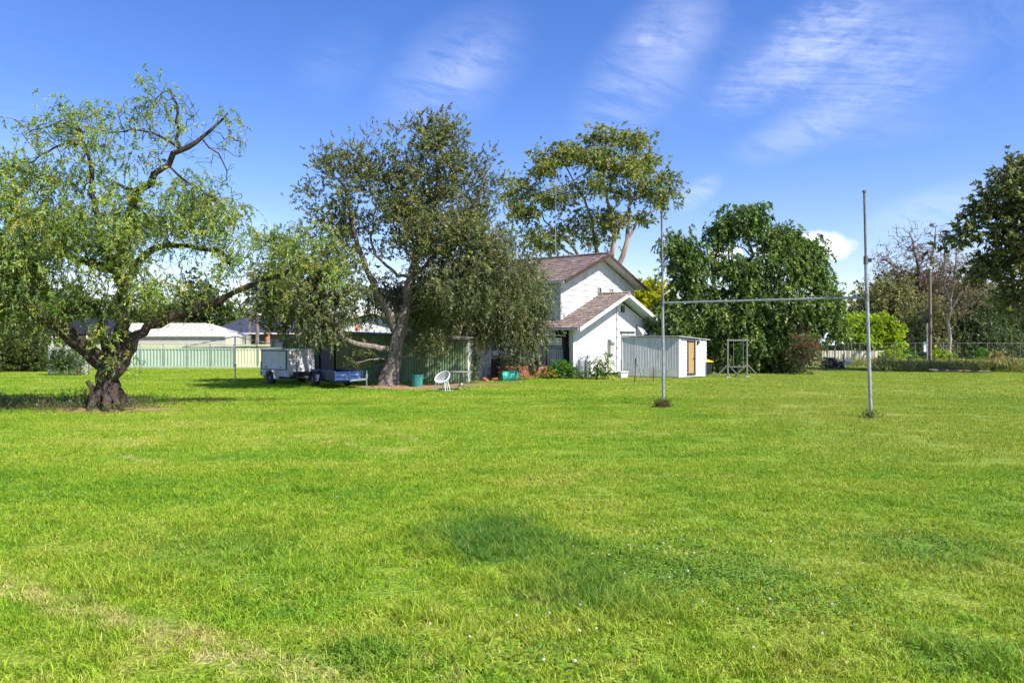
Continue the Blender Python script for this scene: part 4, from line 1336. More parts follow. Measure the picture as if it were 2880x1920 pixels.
H_ = 1.80
ax = (sb_ - sa_).normalized()
pe = Vector((ax.y, -ax.x, 0))
for b in (sa_, sb_):
    sg(MB().bar(b, b + Vector((0, 0, H_)), 0.07, 0.085), 'post', TIMBER_GREY)
    for s, l in ((1, 0.62), (-1, 0.62)):
        foot = b + Vector((s * 0.60, -s * 0.05, 0))
        sg(MB().bar(foot, b + Vector((0, 0, 0.66)), 0.055, 0.055), 'brace', TIMBER_GREY)
    sg(MB().box(b + Vector((0, -0.05, 0.03)), (0.22, 0.2, 0.06)), 'footing', CONCRETE)
sg(MB().bar(sa_ + Vector((-0.06, 0, H_ + 0.02)), sb_ + Vector((0.06, 0, H_ + 0.02)), 0.075, 0.07), 'beam', TIMBER_GREY)
for s in (0.3, 0.8):
    p = sa_ + (sb_ - sa_) * s
    sg(MB().tube([p + Vector((0, 0, 0.55)), p + Vector((0, 0, H_))], 0.008, 4), 'chain', GALV)
p0, p1 = sa_ + (sb_ - sa_) * 0.3, sa_ + (sb_ - sa_) * 0.8
sg(MB().box((p0 + p1) / 2 + Vector((0, 0, 0.52)), ((p1 - p0).length + 0.1, 0.2, 0.05)), 'seat', TIMBER_GREY)

# ------------------------------------------------------------------ wheels
def wheel(name, parent, c, axis, r=0.27, w=0.17):
    c, axis = Vector(c), Vector(axis).normalized()
    q = axis.to_track_quat('Z', 'Y').to_matrix()
    ty = MB().lathe(c, [(r * 0.6, -w / 2), (r * 0.9, -w / 2), (r, -w * 0.32), (r, w * 0.32), (r * 0.9, w / 2), (r * 0.6, w / 2)], 26, q).build(name, RUBBER, parent, smooth=True)
    MB().lathe(c + axis * (w * 0.40), [(r * 0.57, -0.02), (r * 0.57, 0.02), (r * 0.45, 0.0), (r * 0.2, 0.02), (r * 0.18, 0.05), (r * 0.02, 0.05)], 18, q).build('rim', RIM, ty, smooth=True)
    hb = MB()
    for i in range(5):
        a = i * 2 * math.pi / 5
        pq = c + axis * (w * 0.43) + q @ Vector((math.cos(a) * r * 0.28, math.sin(a) * r * 0.28, 0))
        hb.tube([pq, pq + axis * 0.03], 0.014, 6)
    hb.build('wheel_nuts', GALV, ty)
    return ty


# ------------------------------------------------------------------ white box trailer
tc = Vector((-9.22, 31.1, 0))
tl, tw = Vector((-0.77, 0.64, 0)), Vector((0.64, 0.77, 0))
trl = empty('box_trailer', tc, label='dirty white box trailer with a side flap tinted grey for shade parked beside the green shed', cat='trailer')
def local(mat):
    return mat


def tb(mb, name, mat, parent=trl, **kw):
    mb.v = [tuple(Vector((0, 0, v[2])) + tl * v[0] + tw * v[1]) for v in mb.v]       # x along the side (to the left), y across
    return mb.build(name, mat, parent, **kw)


LT, WT, z0, z1 = 2.05, 1.25, 0.33, 1.42
tb(MB().box((LT / 2, WT / 2, (z0 + z1) / 2), (LT, WT, z1 - z0)), 'body', TRAILER_WHITE)
tb(MB().box((LT / 2, WT / 2, z1 + 0.025), (LT + 0.06, WT + 0.06, 0.05)), 'lid', TRAILER_WHITE)
tb(MB().box((LT / 2, -0.007, (z0 + z1) / 2), (LT - 0.02, 0.012, z1 - z0 - 0.02)), 'side_sheet', TRAILER_SHADE_GREY)
fl_ = tb(MB().box((LT / 2 + 0.0, -0.03, z0 + 0.68), (LT * 0.88, 0.03, 0.78)), 'side_flap', TRAILER_SHADE_GREY)
fr = MB()
hw, zc = LT * 0.44, z0 + 0.68
for (a, b) in (((LT / 2 - hw, zc - 0.39), (LT / 2 + hw, zc - 0.39)), ((LT / 2 - hw, zc + 0.39), (LT / 2 + hw, zc + 0.39)), ((LT / 2 - hw, zc - 0.39), (LT / 2 - hw, zc + 0.39)), ((LT / 2 + hw, zc - 0.39), (LT / 2 + hw, zc + 0.39))):
    fr.bar((a[0], -0.05, a[1]), (b[0], -0.05, b[1]), 0.03, 0.03)
tb(fr, 'flap_seal', BLACK_STEEL, fl_)
for s in (0.25, 0.78):
    tb(MB().box((LT * s, -0.06, zc - 0.30), (0.1, 0.03, 0.03)), 'catch', BLACK_STEEL, fl_)
tb(MB().box((LT + 0.10, WT / 2, 0.62), (0.16, WT * 0.9, 0.6)), 'rear_step', TRAILER_WHITE)
tb(MB().box((LT / 2, WT / 2, z0 - 0.04), (LT * 0.95, WT * 0.9, 0.07)), 'chassis', BLACK_STEEL)
tb(MB().bar((0, WT * 0.3, z0), (-0.85, WT / 2, z0 - 0.02), 0.07, 0.07).bar((0, WT * 0.75, z0), (-0.85, WT / 2, z0 - 0.02), 0.07, 0.07), 'drawbar', GREY_PANEL)
tb(MB().box((-0.22, WT / 2, 0.44), (0.35, 0.9, 0.2)), 'tool_box', BLACK_STEEL)
gd = MB()
cxw = LT * 0.52
arc = [(cxw + 0.36 * math.cos(a), 0.27 + 0.34 * math.sin(a)) for a in (R(-8), R(35), R(70), R(110), R(145), R(188))]
for (a, b) in zip(arc[:-1], arc[1:]):
    gd.prism([(a[0], -0.25, a[1]), (b[0], -0.25, b[1]), (b[0], 0.0, b[1]), (a[0], 0.0, a[1])], (0, 0, 0.018))
tb(gd, 'mudguard', TRAILER_WHITE)
tb(MB().box((LT - 0.03, -0.02, 0.42), (0.05, 0.03, 0.12)), 'tail_light', RED_PAINT)
tb(MB().box((-0.012, WT * 0.3, 0.80), (0.012, 0.03, 0.8)), 'front_seam', RUST)
tb(MB().box((-0.012, WT / 2, z0 + 0.04), (0.014, WT * 0.96, 0.05)), 'front_rail', RUST)
for y in (-0.12, WT + 0.12):
    c = tl * cxw + tw * y + Vector((0, 0, 0.265))
    wheel('wheel', trl, c, -tw if y < 0 else tw, 0.265)

# ------------------------------------------------------------------ blue flat trailer
bc = Vector((-6.70, 28.4, 0))
bl, bw_ = Vector((-0.56, 0.83, 0)), Vector((0.83, 0.56, 0))
btr = empty('flat_trailer', bc, label='low open faded blue steel trailer parked in front of the green shed door', cat='trailer')
def bb(mb, name, mat, parent=btr, **kw):
    mb.v = [tuple(Vector((0, 0, v[2])) + bl * v[0] + bw_ * v[1]) for v in mb.v]
    return mb.build(name, mat, parent, **kw)


LB, WB, z0, z1 = 2.6, 1.12, 0.34, 0.66
bb(MB().box((LB / 2, WB / 2, z0), (LB, WB, 0.05)), 'deck', NAVY_SHADED)
bb(MB().box((LB / 2, 0, (z0 + z1) / 2), (LB, 0.03, z1 - z0)), 'side_board', NAVY_SHADED)
bb(MB().box((LB / 2, WB, (z0 + z1) / 2), (LB, 0.03, z1 - z0)), 'side_board', NAVY_SHADED)
tg = bb(MB().box((-0.005, WB / 2, (z0 + z1) / 2), (0.03, WB, z1 - z0)), 'tailgate', BLUE_LIT)
for z in (z0 + 0.02, z0 + 0.17, z1 - 0.02):
    bb(MB().box((-0.03, WB / 2, z), (0.035, WB - 0.02, 0.035)), 'rail', BLUE_LIT, tg)
for y in (0.015, WB * 0.5, WB - 0.015):
    bb(MB().box((-0.035, y, (z0 + z1) / 2), (0.04, 0.04, z1 - z0 + 0.03)), 'stile', BLUE_LIT, tg)
bb(MB().box((LB, WB / 2, (z0 + z1) / 2), (0.03, WB, z1 - z0)), 'front_board', NAVY_SHADED)
bb(MB().box((LB / 2, 0, z1 + 0.015), (LB + 0.03, 0.05, 0.03)).box((LB / 2, WB, z1 + 0.015), (LB + 0.03, 0.05, 0.03)), 'top_rail', BLUE_LIT)
bb(MB().box((LB * 0.5, WB / 2, z0 - 0.07), (LB * 0.95, WB * 0.7, 0.08)), 'chassis', BLACK_STEEL)
bb(MB().bar((0, WB * 0.55, z0 - 0.02), (-0.22, WB + 0.08, z0 + 0.03), 0.06, 0.07), 'drawbar', GALV)
jk = bb(MB().tube([(-0.22, WB + 0.08, 0.14), (-0.22, WB + 0.08, 0.62)], 0.025, 8), 'jockey_stand', GALV)
bb(MB().tube([(-0.22, WB + 0.08, 0.40), (-0.22, WB + 0.08, 0.54)], 0.05, 8), 'clamp', GALV, jk)
bb(MB().tube([(-0.22, WB + 0.08, 0.60), (-0.22, WB + 0.08, 0.70)], 0.03, 8), 'handle', BIN_GREEN, jk)
bb(MB().tube([(-0.22, WB + 0.08, 0.0), (-0.22, WB + 0.08, 0.15)], 0.022, 8), 'foot', GALV, jk)
gd = MB()
cxw = 1.75
arc = [(cxw + 0.42 * math.cos(a), 0.28 + 0.36 * math.sin(a)) for a in (R(-5), R(30), R(60), R(90), R(120), R(150), R(185))]
for (a, b) in zip(arc[:-1], arc[1:]):
    gd.prism([(a[0], -0.26, a[1]), (b[0], -0.26, b[1]), (b[0], 0.0, b[1]), (a[0], 0.0, a[1])], (0, 0, 0.018))
bb(gd, 'mudguard', NAVY_SHADED)
for y in (-0.13, WB + 0.10):
    c = bl * cxw + bw_ * y + Vector((0, 0, 0.29))
    wheel('wheel', btr, c, -bw_ if y < 0 else bw_, 0.29, 0.19)

# ------------------------------------------------------------------ rotary clothes line
hp = gp(661, 1071)
ho = empty('rotary_clothes_line', hp, 0.35, 'old galvanised rotary clothes line on the lawn before the fence', 'clothes line')
MB().tube([(0, 0, -0.1), (0, 0, 2.02)], 0.032, 10).build('mast', GALV, ho, smooth=True)
MB().lathe((0, 0, 0.66), [(0.04, 0), (0.07, 0.03), (0.07, 0.1), (0.05, 0.14)], 12).build('winder', GALV, ho, smooth=True)
for i in range(4):
    a = i * math.pi / 2
    e = (2.2 * math.cos(a), 2.2 * math.sin(a), 1.52)
    MB().tube([(0, 0, 1.5), e], 0.027, 6).build('arm', GALV, ho)
    MB().tube([(0, 0, 2.0), (e[0] * 0.97, e[1] * 0.97, 1.54)], 0.022, 6).build('stay', GALV, ho)
    a2 = a + math.pi / 2
    wr = MB()
    for q in (0.35, 0.6, 0.85, 1.0):
        wr.tube([(e[0] * q, e[1] * q, 1.53), (2.2 * q * math.cos(a2), 2.2 * q * math.sin(a2), 1.53)], 0.004, 3)
    wr.build('line_wire', GALV, ho)
pg = empty('peg_basket', (hp.x + 2.05, hp.y - 0.3, 1.50), 0.2, 'cream peg basket hanging from the clothes line', 'basket')
MB().prism([(-0.18, 0, 0), (0.16, 0, 0), (0.2, 0, 0.24), (-0.2, 0, 0.24)], (0, 0.2, 0)).build('bag', CREAM, pg)
MB().tube([(-0.15, 0.1, 0.22), (0, 0.1, 0.34), (0.15, 0.1, 0.22)], 0.008, 5).build('hook', GALV, pg)

# ------------------------------------------------------------------ bin, chair, table
b_ = gp(1173, 1090)
bi = empty('garbage_bin', b_, label='old teal green ribbed plastic garbage bin under the dark tree', cat='bin')
prof = [(0.185, 0), (0.20, 0.03), (0.232, 0.46), (0.252, 0.465), (0.252, 0.51), (0.232, 0.51)]
mb = MB()
n = 32
vs = [((r * (1 + (0.025 if (j % 2 and 0 < i < 3) else 0))) * math.cos(2 * math.pi * j / n), (r * (1 + (0.025 if (j % 2 and 0 < i < 3) else 0))) * math.sin(2 * math.pi * j / n), z) for i, (r, z) in enumerate(prof) for j in range(n)]
fs = [(i * n + j, i * n + (j + 1) % n, (i + 1) * n + (j + 1) % n, (i + 1) * n + j) for i in range(len(prof) - 1) for j in range(n)]
fs += [tuple(reversed(range(n)))]
mb.add(vs, fs).build('body', BIN_GREEN, bi)
for s in (-1, 1):
    MB().tube([(s * 0.23, -0.07, 0.40), (s * 0.27, -0.05, 0.38), (s * 0.27, 0.05, 0.38), (s * 0.23, 0.07, 0.40)], 0.012, 6).build('handle', BIN_GREEN, bi)

c_ = gp(1244, 1100)
ch = empty('lattice_chair', c_, R(-25), 'white moulded chair with open lattice tub back under the tree', 'chair')
WC = WHITE_CLEAN
# tub: a rim ring tilted up at the back, a seat ring, and lattice bands between
def rim_pt(a):
    r = 0.275
    return Vector((r * math.cos(a), r * math.sin(a) * 0.95, 0.52 + 0.20 * math.sin(a)))
def seat_pt(a):
    return Vector((0.21 * math.cos(a), 0.20 * math.sin(a) - 0.02, 0.36))
MB().tube([rim_pt(2 * math.pi * i / 28) for i in range(29)], 0.016, 6, cap=False).build('rim', WC, ch, smooth=True)
mb = MB()
mb.tube([seat_pt(2 * math.pi * i / 24) for i in range(25)], 0.014, 6, cap=False)
for i in range(-4, 5):
    y = i * 0.045
    w_ = math.sqrt(max(0, 0.2 ** 2 - y * y))
    mb.box((0, y - 0.02, 0.362), (2 * w_, 0.014, 0.012))
    mb.box((y, -0.02, 0.358), (0.014, 2 * w_, 0.012))
mb.build('seat', WC, ch)
mb = MB()
for i in range(26):
    a = 2 * math.pi * i / 26
    for s in (-1, 1):
        a2 = a + s * 2 * math.pi * 2.2 / 26
        p0, p1 = seat_pt(a), rim_pt(a2)
        mid = (p0 + p1) / 2 + Vector((math.cos(a), math.sin(a), 0)) * 0.03
        mb.tube([p0, mid, p1], 0.007, 4)
mb.build('backrest', WC, ch)
for a in (R(30), R(75), R(115), R(150), R(215), R(325)):
    p = seat_pt(a)
    q = Vector((p.x * 1.45, p.y * 1.5, 0))
    MB().tube([q, (p + q) / 2 * 1.0 + Vector((0, 0, 0.0)), p], [0.016, 0.018, 0.022], 7).build('leg', WC, ch)

t_ = gp(1297, 1096)
ta = empty('garden_table', t_, 0.2, 'round metal garden table on splayed feet beside the white chair', 'table')
mb = MB()
n = 28
mb.lathe((0, 0, 0.66), [(0.40, 0), (0.43, 0.012), (0.43, 0.03), (0.40, 0.034)], n)
mb.build('table_top', STEEL_PALE, ta, smooth=True)
MB().tube([(0, 0, 0.2), (0, 0, 0.66)], 0.045, 10).build('column', STEEL_DARK, ta, smooth=True)
MB().lathe((0, 0, 0.18), [(0.06, 0), (0.075, 0.03), (0.06, 0.06)], 12).build('collar', GALV, ta, smooth=True)
for i in range(4):
    a = i * math.pi / 2 + 0.3
    MB().tube([(0.03 * math.cos(a), 0.03 * math.sin(a), 0.22), (0.2 * math.cos(a), 0.2 * math.sin(a), 0.12), (0.40 * math.cos(a), 0.40 * math.sin(a), 0.012)], 0.016, 6).build('leg', STEEL_DARK, ta)

# ------------------------------------------------------------------ green drum on its side
d_ = gp(1432, 1071)
dr_ = empty('plastic_drum', d_, label='bright green plastic drum lying on its side by the brick wall', cat='drum')
ax_ = Vector((0.86, 0.45, 0.06)).normalized()
q = ax_.to_track_quat('Z', 'Y').to_matrix()
MB().lathe(-ax_ * 0.40 + Vector((0, 0, 0.235)), [(0.185, 0.0), (0.195, 0.02), (0.215, 0.2), (0.232, 0.4), (0.225, 0.62), (0.195, 0.80), (0.185, 0.82)], 28, q).build('shell', BARREL, dr_, smooth=True)
MB().lathe(-ax_ * 0.412 + Vector((0, 0, 0.235)), [(0.19, 0.0), (0.165, -0.01), (0.16, 0.012), (0.02, 0.012)], 28, q).build('drum_end', BIN_GREEN, dr_, smooth=True)
for s, r in ((0.27, 0.226), (0.52, 0.236)):
    MB().lathe(-ax_ * 0.40 + ax_ * s + Vector((0, 0, 0.235)), [(r - 0.004, -0.015), (r + 0.003, 0), (r - 0.004, 0.015)], 28, q).build('hoop', BARREL, dr_, smooth=True)

# ------------------------------------------------------------------ rubble, boards and posts by the path
rng = random.Random(4)
for i in range(16):
    p = gp(rng.uniform(1340, 1415), rng.uniform(1064, 1073))
    o = link('loose_brick', BRICK_ME, None, (p.x, p.y, 0.04 + 0.07 * (i % 3 == 0)), (rng.uniform(-0.4, 0.4), rng.uniform(-0.3, 0.3), rng.uniform(0, 3)))
    tag(o, 'loose red brick in the rubble heap by the white shed wall', 'brick', 'bricks in the rubble heap')
pb_ = px(1418, 1048, 36.0)
o = MB().prism([(0, 0, 0), (0.18, 0, 0), (-0.05, 0.2, 0.85), (-0.18, 0.2, 0.85)], (0, 0.03, 0)).build('leaning_board', TIMBER_GREY)
o.location = (pb_.x - 0.1, pb_.y, 0)
tag(o, 'weathered grey board leaning on the patio wall above the drum', 'board')
for i, (x, y, top, dx, mt, lab) in enumerate((
        (1524, 1064, 995, -6, RUST, 'tall rusty steel stake leaning against the brick wall'), (1529, 1064, 1003, 3, RUST, 'rusty steel stake crossing the tall leaning stake'),
        (1547, 1058, 997, 0, BLACK_STEEL, 'thin black garden stake at the left of the leafy bush'), (1557, 1056, 998, -3, BLACK_STEEL, 'thin black garden stake leaning left beside the leafy bush'),
        (1575, 1052, 1000, 0, BLACK_STEEL, 'short black garden stake standing behind the leafy bush'), (1785, 1076, 1008, 3, BLACK_STEEL, 'black steel fence post standing alone before the small shed'),
        (1838, 1074, 1032, 0, RUST, 'short rusty red star post before the small shed'), (1746, 1070, 1046, 0, GREY_PANEL, 'short grey stake before the white foam box'))):
    b = gp(x, y)
    hgt = (y - top) / F * b.y
    o = MB().tube([(0, 0, 0), (dx / F * b.y, 0.0, hgt)], 0.02, 5).build('stake', mt)
    o.location = b
    tag(o, lab, 'stake')
    if i == 5:
        MB().tube([(0.05, 0, hgt * 0.88), (0.42, 0.12, 0.0)], 0.016, 5).build('stay', TIMBER_GREY, o)
        MB().tube([(dx / F * b.y - 0.06, 0, hgt + 0.06), (dx / F * b.y, 0, hgt - 0.02), (dx / F * b.y + 0.06, 0, hgt + 0.06)], 0.01, 4).build('fork', BLACK_STEEL, o)
wr = MB()
p, q_ = gp(1785, 1076), gp(1838, 1074)
wr.tube([(p.x, p.y, 0.05), ((p.x + q_.x) / 2, (p.y + q_.y) / 2 - 0.03, 0.03), (q_.x, q_.y, 0.06)], 0.006, 4)
tag(wr.build('rusty_wire', RUST), 'rusty wire strung low between the two stakes', 'wire')

fb_ = gp(1752, 1062)
fo_ = empty('foam_box', (fb_.x, fb_.y, 0), 0.3, 'white foam box standing at the corner of the small shed', 'box')
mb = MB()
for (a, b, c, d) in ((-0.2, -0.14, 0.2, -0.14), (-0.2, 0.14, 0.2, 0.14), (-0.2, -0.14, -0.2, 0.14), (0.2, -0.14, 0.2, 0.14)):
    mb.prism([(a * 0.85, b * 0.85, 0), (c * 0.85, d * 0.85, 0), (c, d, 0.3), (a, b, 0.3)], (0.02 if a == c else 0, 0.02 if b == d else 0, 0))
mb.box((0, 0, 0.02), (0.32, 0.22, 0.03))
mb.build('tub', WHITE_CLEAN, fo_)
rimb = MB()
rimb.box((0, -0.15, 0.30), (0.46, 0.05, 0.04)).box((0, 0.15, 0.30), (0.46, 0.05, 0.04)).box((-0.21, 0, 0.30), (0.05, 0.3, 0.038)).box((0.21, 0, 0.30), (0.05, 0.3, 0.038))
rimb.build('rim', WHITE_CLEAN, fo_)

# ------------------------------------------------------------------ gas cylinders by the wall
CYL = M('cylinder_grey', (0.33, 0.35, 0.38), (0.27, 0.29, 0.32), 4, 0.4, 0, 1, 0.3, c=(0.2, 0.17, 0.15), cscale=5, camt=0.5)
for i, (x, y, lab) in enumerate(((1633, 1062, 'tall silver gas cylinder standing against the white gable wall'), (1652, 1061, 'silver gas cylinder beside the leafy maize plants'))):
    b = gp(x, y)
    gc = empty('gas_cylinder', b, label=lab, cat='gas cylinder', group='gas cylinders by the house')
    MB().lathe((0, 0, 0), [(0.15, 0), (0.165, 0.05), (0.165, 0.80), (0.15, 0.87), (0.10, 0.92), (0.03, 0.93)], 22).build('shell', CYL, gc, smooth=True)
    rg = MB()
    for k in range(5):
        a0, a1 = k * 2 * math.pi / 5, (k + 0.62) * 2 * math.pi / 5
        rg.tube([(0.11 * math.cos(a0), 0.11 * math.sin(a0), 1.0), (0.11 * math.cos((a0 + a1) / 2), 0.11 * math.sin((a0 + a1) / 2), 1.0), (0.11 * math.cos(a1), 0.11 * math.sin(a1), 1.0)], 0.02, 5)
        rg.tube([(0.11 * math.cos(a0), 0.11 * math.sin(a0), 0.9), (0.11 * math.cos(a0), 0.11 * math.sin(a0), 1.0)], 0.014, 5)
    rg.build('collar', GALV, gc)
    MB().tube([(0, 0, 0.92), (0, 0, 1.0), (0.02, 0.06, 1.02)], 0.02, 6).build('valve', STEEL_DARK, gc)

# ------------------------------------------------------------------ white lattice trellis near the left fence
tr = gp(170, 1052)
tr.y -= 1.0
tre = empty('lattice_trellis', tr, 0.1, 'white diagonal lattice trellis overgrown with climbers behind the pepper tree', 'trellis')
TW, TH = 1.95, 1.45
mb = MB()
n = 13
for i in range(-n, n + 1):
    for s in (-1, 1):
        x0 = i * 0.15
        pts = []
        a = (x0, 0.0) if s > 0 else (x0, TH)
        b = (x0 + TH, TH) if s > 0 else (x0 + TH, 0.0)
        # clip to the frame
        xa, za, xb, zb = a[0], a[1], b[0], b[1]
        if xa < 0:
            za += (0 - xa) * (zb - za) / (xb - xa)
            xa = 0
        if xb > TW:
            zb -= (xb - TW) * (zb - za) / (xb - xa)
            xb = TW
        if xb - xa > 0.03:
            mb.bar((xa, 0.008 * s, za + 0.05), (xb, 0.008 * s, zb + 0.05), 0.008, 0.035)
mb.build('lattice', WHITE, tre)
for x in (0, TW / 2, TW):
    MB().box((x, 0.02, 0.76), (0.06, 0.06, 1.55)).build('post', TIMBER_GREY, tre)

# ------------------------------------------------------------------ far right boundary: wire fence, power pole, log, mailbox, wood pile
for i, (x, y, top, mt, lab) in enumerate((
        (2481, 1033, 985, STEEL_DARK, 'post'), (2490, 1040, 985, STEEL_DARK, 'post'), (2556, 1036, 990, STEEL_DARK, 'post'), (2614, 1037, 990, STEEL_DARK, 'post'), (2670, 1039, 992, STEEL_DARK, 'post'),
        (2718, 1034, 1010, STEEL_DARK, 'post'), (2793, 1040, 998, BLACK_STEEL, 'post'), (2860, 1040, 996, BLACK_STEEL, 'post'))):
    pass
wf = empty('wire_fence', (gp(2470, 1043).x, gp(2470, 1043).y, 0), 0, 'low post and wire fence along the weedy right boundary', 'fence')
WX0, WY = wf.location.x, wf.location.y
posts_x = [2472, 2490, 2556, 2616, 2670, 2718, 2793, 2850, 2905]
zs = []
for x in posts_x:
    X = px(x, 1000, WY).x - WX0
    hgt = random.Random(x).uniform(0.75, 1.05)
    MB().tube([(X, 0, 0), (X + random.Random(x).uniform(-0.04, 0.04), 0, hgt)], 0.03, 6).build('post', STEEL_DARK if x % 2 else POLE_WOOD, wf)
for z in (0.3, 0.55, 0.8):
    wr = MB()
    X0, X1 = 0, px(2905, 1000, WY).x - WX0
    wr.tube([(X0 + (X1 - X0) * i / 12, 0.0, z - 0.01 * (i % 2)) for i in range(13)], 0.006, 3)
    wr.build('wire', STEEL_DARK, wf)
# tall mesh fence behind it
DM = 52.0
mf = empty('mesh_fence', (px(2296, 1010, DM).x, DM, 0), 0, 'tall chain mesh fence on steel posts behind the weeds at right', 'fence')
MX = mf.location.x
X1 = px(2920, 1000, DM).x - MX
for x in (2300, 2328, 2349, 2374, 2385, 2395, 2418, 2440, 2516, 2574, 2600, 2652, 2693, 2777, 2869):
    X = px(x, 1000, DM).x - MX
    MB().tube([(X, 0, 0), (X, 0, 1.58)], 0.03, 6).build('post', TIMBER_GREY if x % 2 else STEEL_DARK, mf)
MB().tube([(0, 0, 1.55), (X1, 0, 1.55)], 0.008, 5).build('top_wire', STEEL_DARK, mf)
X = px(2655, 1000, DM).x - MX
for s in (-1, 1):
    MB().tube([(X, 0, 1.4), (X + s * 0.9, 0, 0.2)], 0.025, 6).build('stay', STEEL_PALE, mf)
mb = MB()
i = 0.0
while i < X1:
    for s in (-1, 1):
        a, b = i, i + s * 1.5
        za, zb = 0.05, 1.55
        if b < 0:
            zb = za + (zb - za) * (a / 1.5)
            b = 0
        if b > X1:
            zb = za + (zb - za) * ((X1 - a) / 1.5)
            b = X1
        if abs(b - a) > 0.05:
            mb.tube([(a, 0.012 * s, za), (b, 0.012 * s, zb)], 0.003, 3, cap=False)
    i += 0.16
mb.build('chain_mesh', STEEL_DARK, mf)

pp = gp(2615, 1036)
po = empty('power_pole', pp, label='old timber pole with a galvanised pipe behind the right boundary fence', cat='pole')
MB().tube([(0, 0, -0.2), (0.02, 0, 2.5), (0, 0, 6.25)], [0.12, 0.11, 0.085], 12).build('pole', POLE_WOOD, po, smooth=True)
MB().lathe((0, 0, 6.2), [(0.11, 0), (0.12, 0.1), (0.05, 0.16)], 10).build('cap', WHITE_CLEAN, po, smooth=True)
MB().tube([(-0.19, -0.05, 0.0), (-0.19, -0.05, 3.1)], 0.05, 8).build('conduit', GALV, po)
MB().box((-0.28, -0.06, 3.0), (0.18, 0.2, 0.34)).build('switch_box', BLACK_STEEL, po)
MB().box((-0.34, -0.04, 1.35), (0.16, 0.1, 0.62)).build('sign_plate', WHITE_CLEAN, po)
for (x0, y0, x1, y1, z_, d0_, d1_) in ((2350, 915, 2960, 935, 0.0, 60, 56), (2180, 815, 2960, 862, 0.0, 64, 58)):
    a, b = px(x0, y0, d0_), px(x1, y1, d1_)
    pts = []
    for i in range(15):
        t = i / 14
        p = a.lerp(b, t)
        p.z -= 0.35 * 4 * t * (1 - t)
        pts.append(p)
    o = MB().tube(pts, 0.014, 4).build('overhead_wire', BLACK_STEEL)
    tag(o, 'thin black overhead wire sagging across the %s right-hand trees' % ('lower part of the' if y0 > 900 else 'upper part of the'), 'wire')
la, lb = gp(2612, 1046), gp(2786, 1048.5)
lg = MB()
lg.tube([(la.x, la.y, 0.10), (la.x * 0.5 + lb.x * 0.5, la.y * 0.5 + lb.y * 0.5, 0.085), (lb.x, lb.y, 0.07)], [0.075, 0.065, 0.045], 9)
tag(lg.build('fallen_log', POLE_WOOD, smooth=True), 'long straight log lying along the edge of the weeds', 'log')
mlp = gp(2383, 1038)
ml = empty('mailbox', mlp, 0.25, 'white rounded mailbox on a short post near the wood pile', 'mailbox')
MB().tube([(0, 0, 0), (0, 0, 0.42)], 0.04, 8).build('post', WHITE_CLEAN, ml)
prof = [(-0.09, 0), (0.09, 0), (0.10, 0.10), (0.07, 0.17), (0, 0.2), (-0.07, 0.17), (-0.10, 0.10)]
MB().prism([(-0.24, y, 0.40 + z) for y, z in prof], (0.48, 0, 0)).build('box', WHITE_CLEAN, ml)
MB().box((-0.26, 0, 0.47), (0.04, 0.16, 0.12)).build('door', GREY_PANEL, ml)
wp = gp(2335, 1036)
rng = random.Random(9)
pile = empty('wood_pile', wp, 0.0, 'stacked grey firewood pile before the cream fence', 'wood pile')
log_me = [MB().tube([(-0.35, 0, 0), (0.35, 0.02, 0)], [0.06, 0.05], 7).mesh('log', TIMBER_GREY) for _ in range(2)]
log_me.append(MB().tube([(-0.42, 0, 0), (0.3, 0.05, 0.02)], [0.045, 0.04], 6).mesh('log', POLE_WOOD))
for r in range(7):
    for c in range(9 - r):
        link('log', rng.choice(log_me), pile, (-0.55 + 0.075 * r + c * 0.16 + rng.uniform(-0.03, 0.03), rng.uniform(-0.1, 0.1), 0.06 + r * 0.095), (rng.uniform(-0.15, 0.15), rng.uniform(-0.2, 0.2), R(90) + rng.uniform(-0.7, 0.7)))
MB().tube([(0.75, -0.2, 0), (0.75, -0.2, 0.75)], 0.04, 6).build('stake', POLE_WOOD, pile)
yb = px(1983, 1018, 39.0)
ybn = empty('wheelie_bin', (yb.x, yb.y, 0), 0.2, 'dark wheelie bin with yellow lid half hidden behind the small shed', 'bin')
MB().prism([(-0.24, -0.26, 0.06), (0.24, -0.26, 0.06), (0.28, -0.3, 0.68), (-0.28, -0.3, 0.68)], (0, 0.55, 0)).build('body', BLACK_STEEL, ybn)
MB().prism([(-0.3, -0.34, 0.68), (0.3, -0.34, 0.68), (0.3, 0.3, 0.76), (-0.3, 0.3, 0.76)], (0, 0, 0.05)).build('lid', YELLOW, ybn)
for s in (-1, 1):
    MB().lathe((s * 0.25, 0.22, 0.09), [(0.09, -0.03), (0.09, 0.03)], 12, Matrix.Rotation(R(90), 3, 'Y')).build('wheel', RUBBER, ybn)

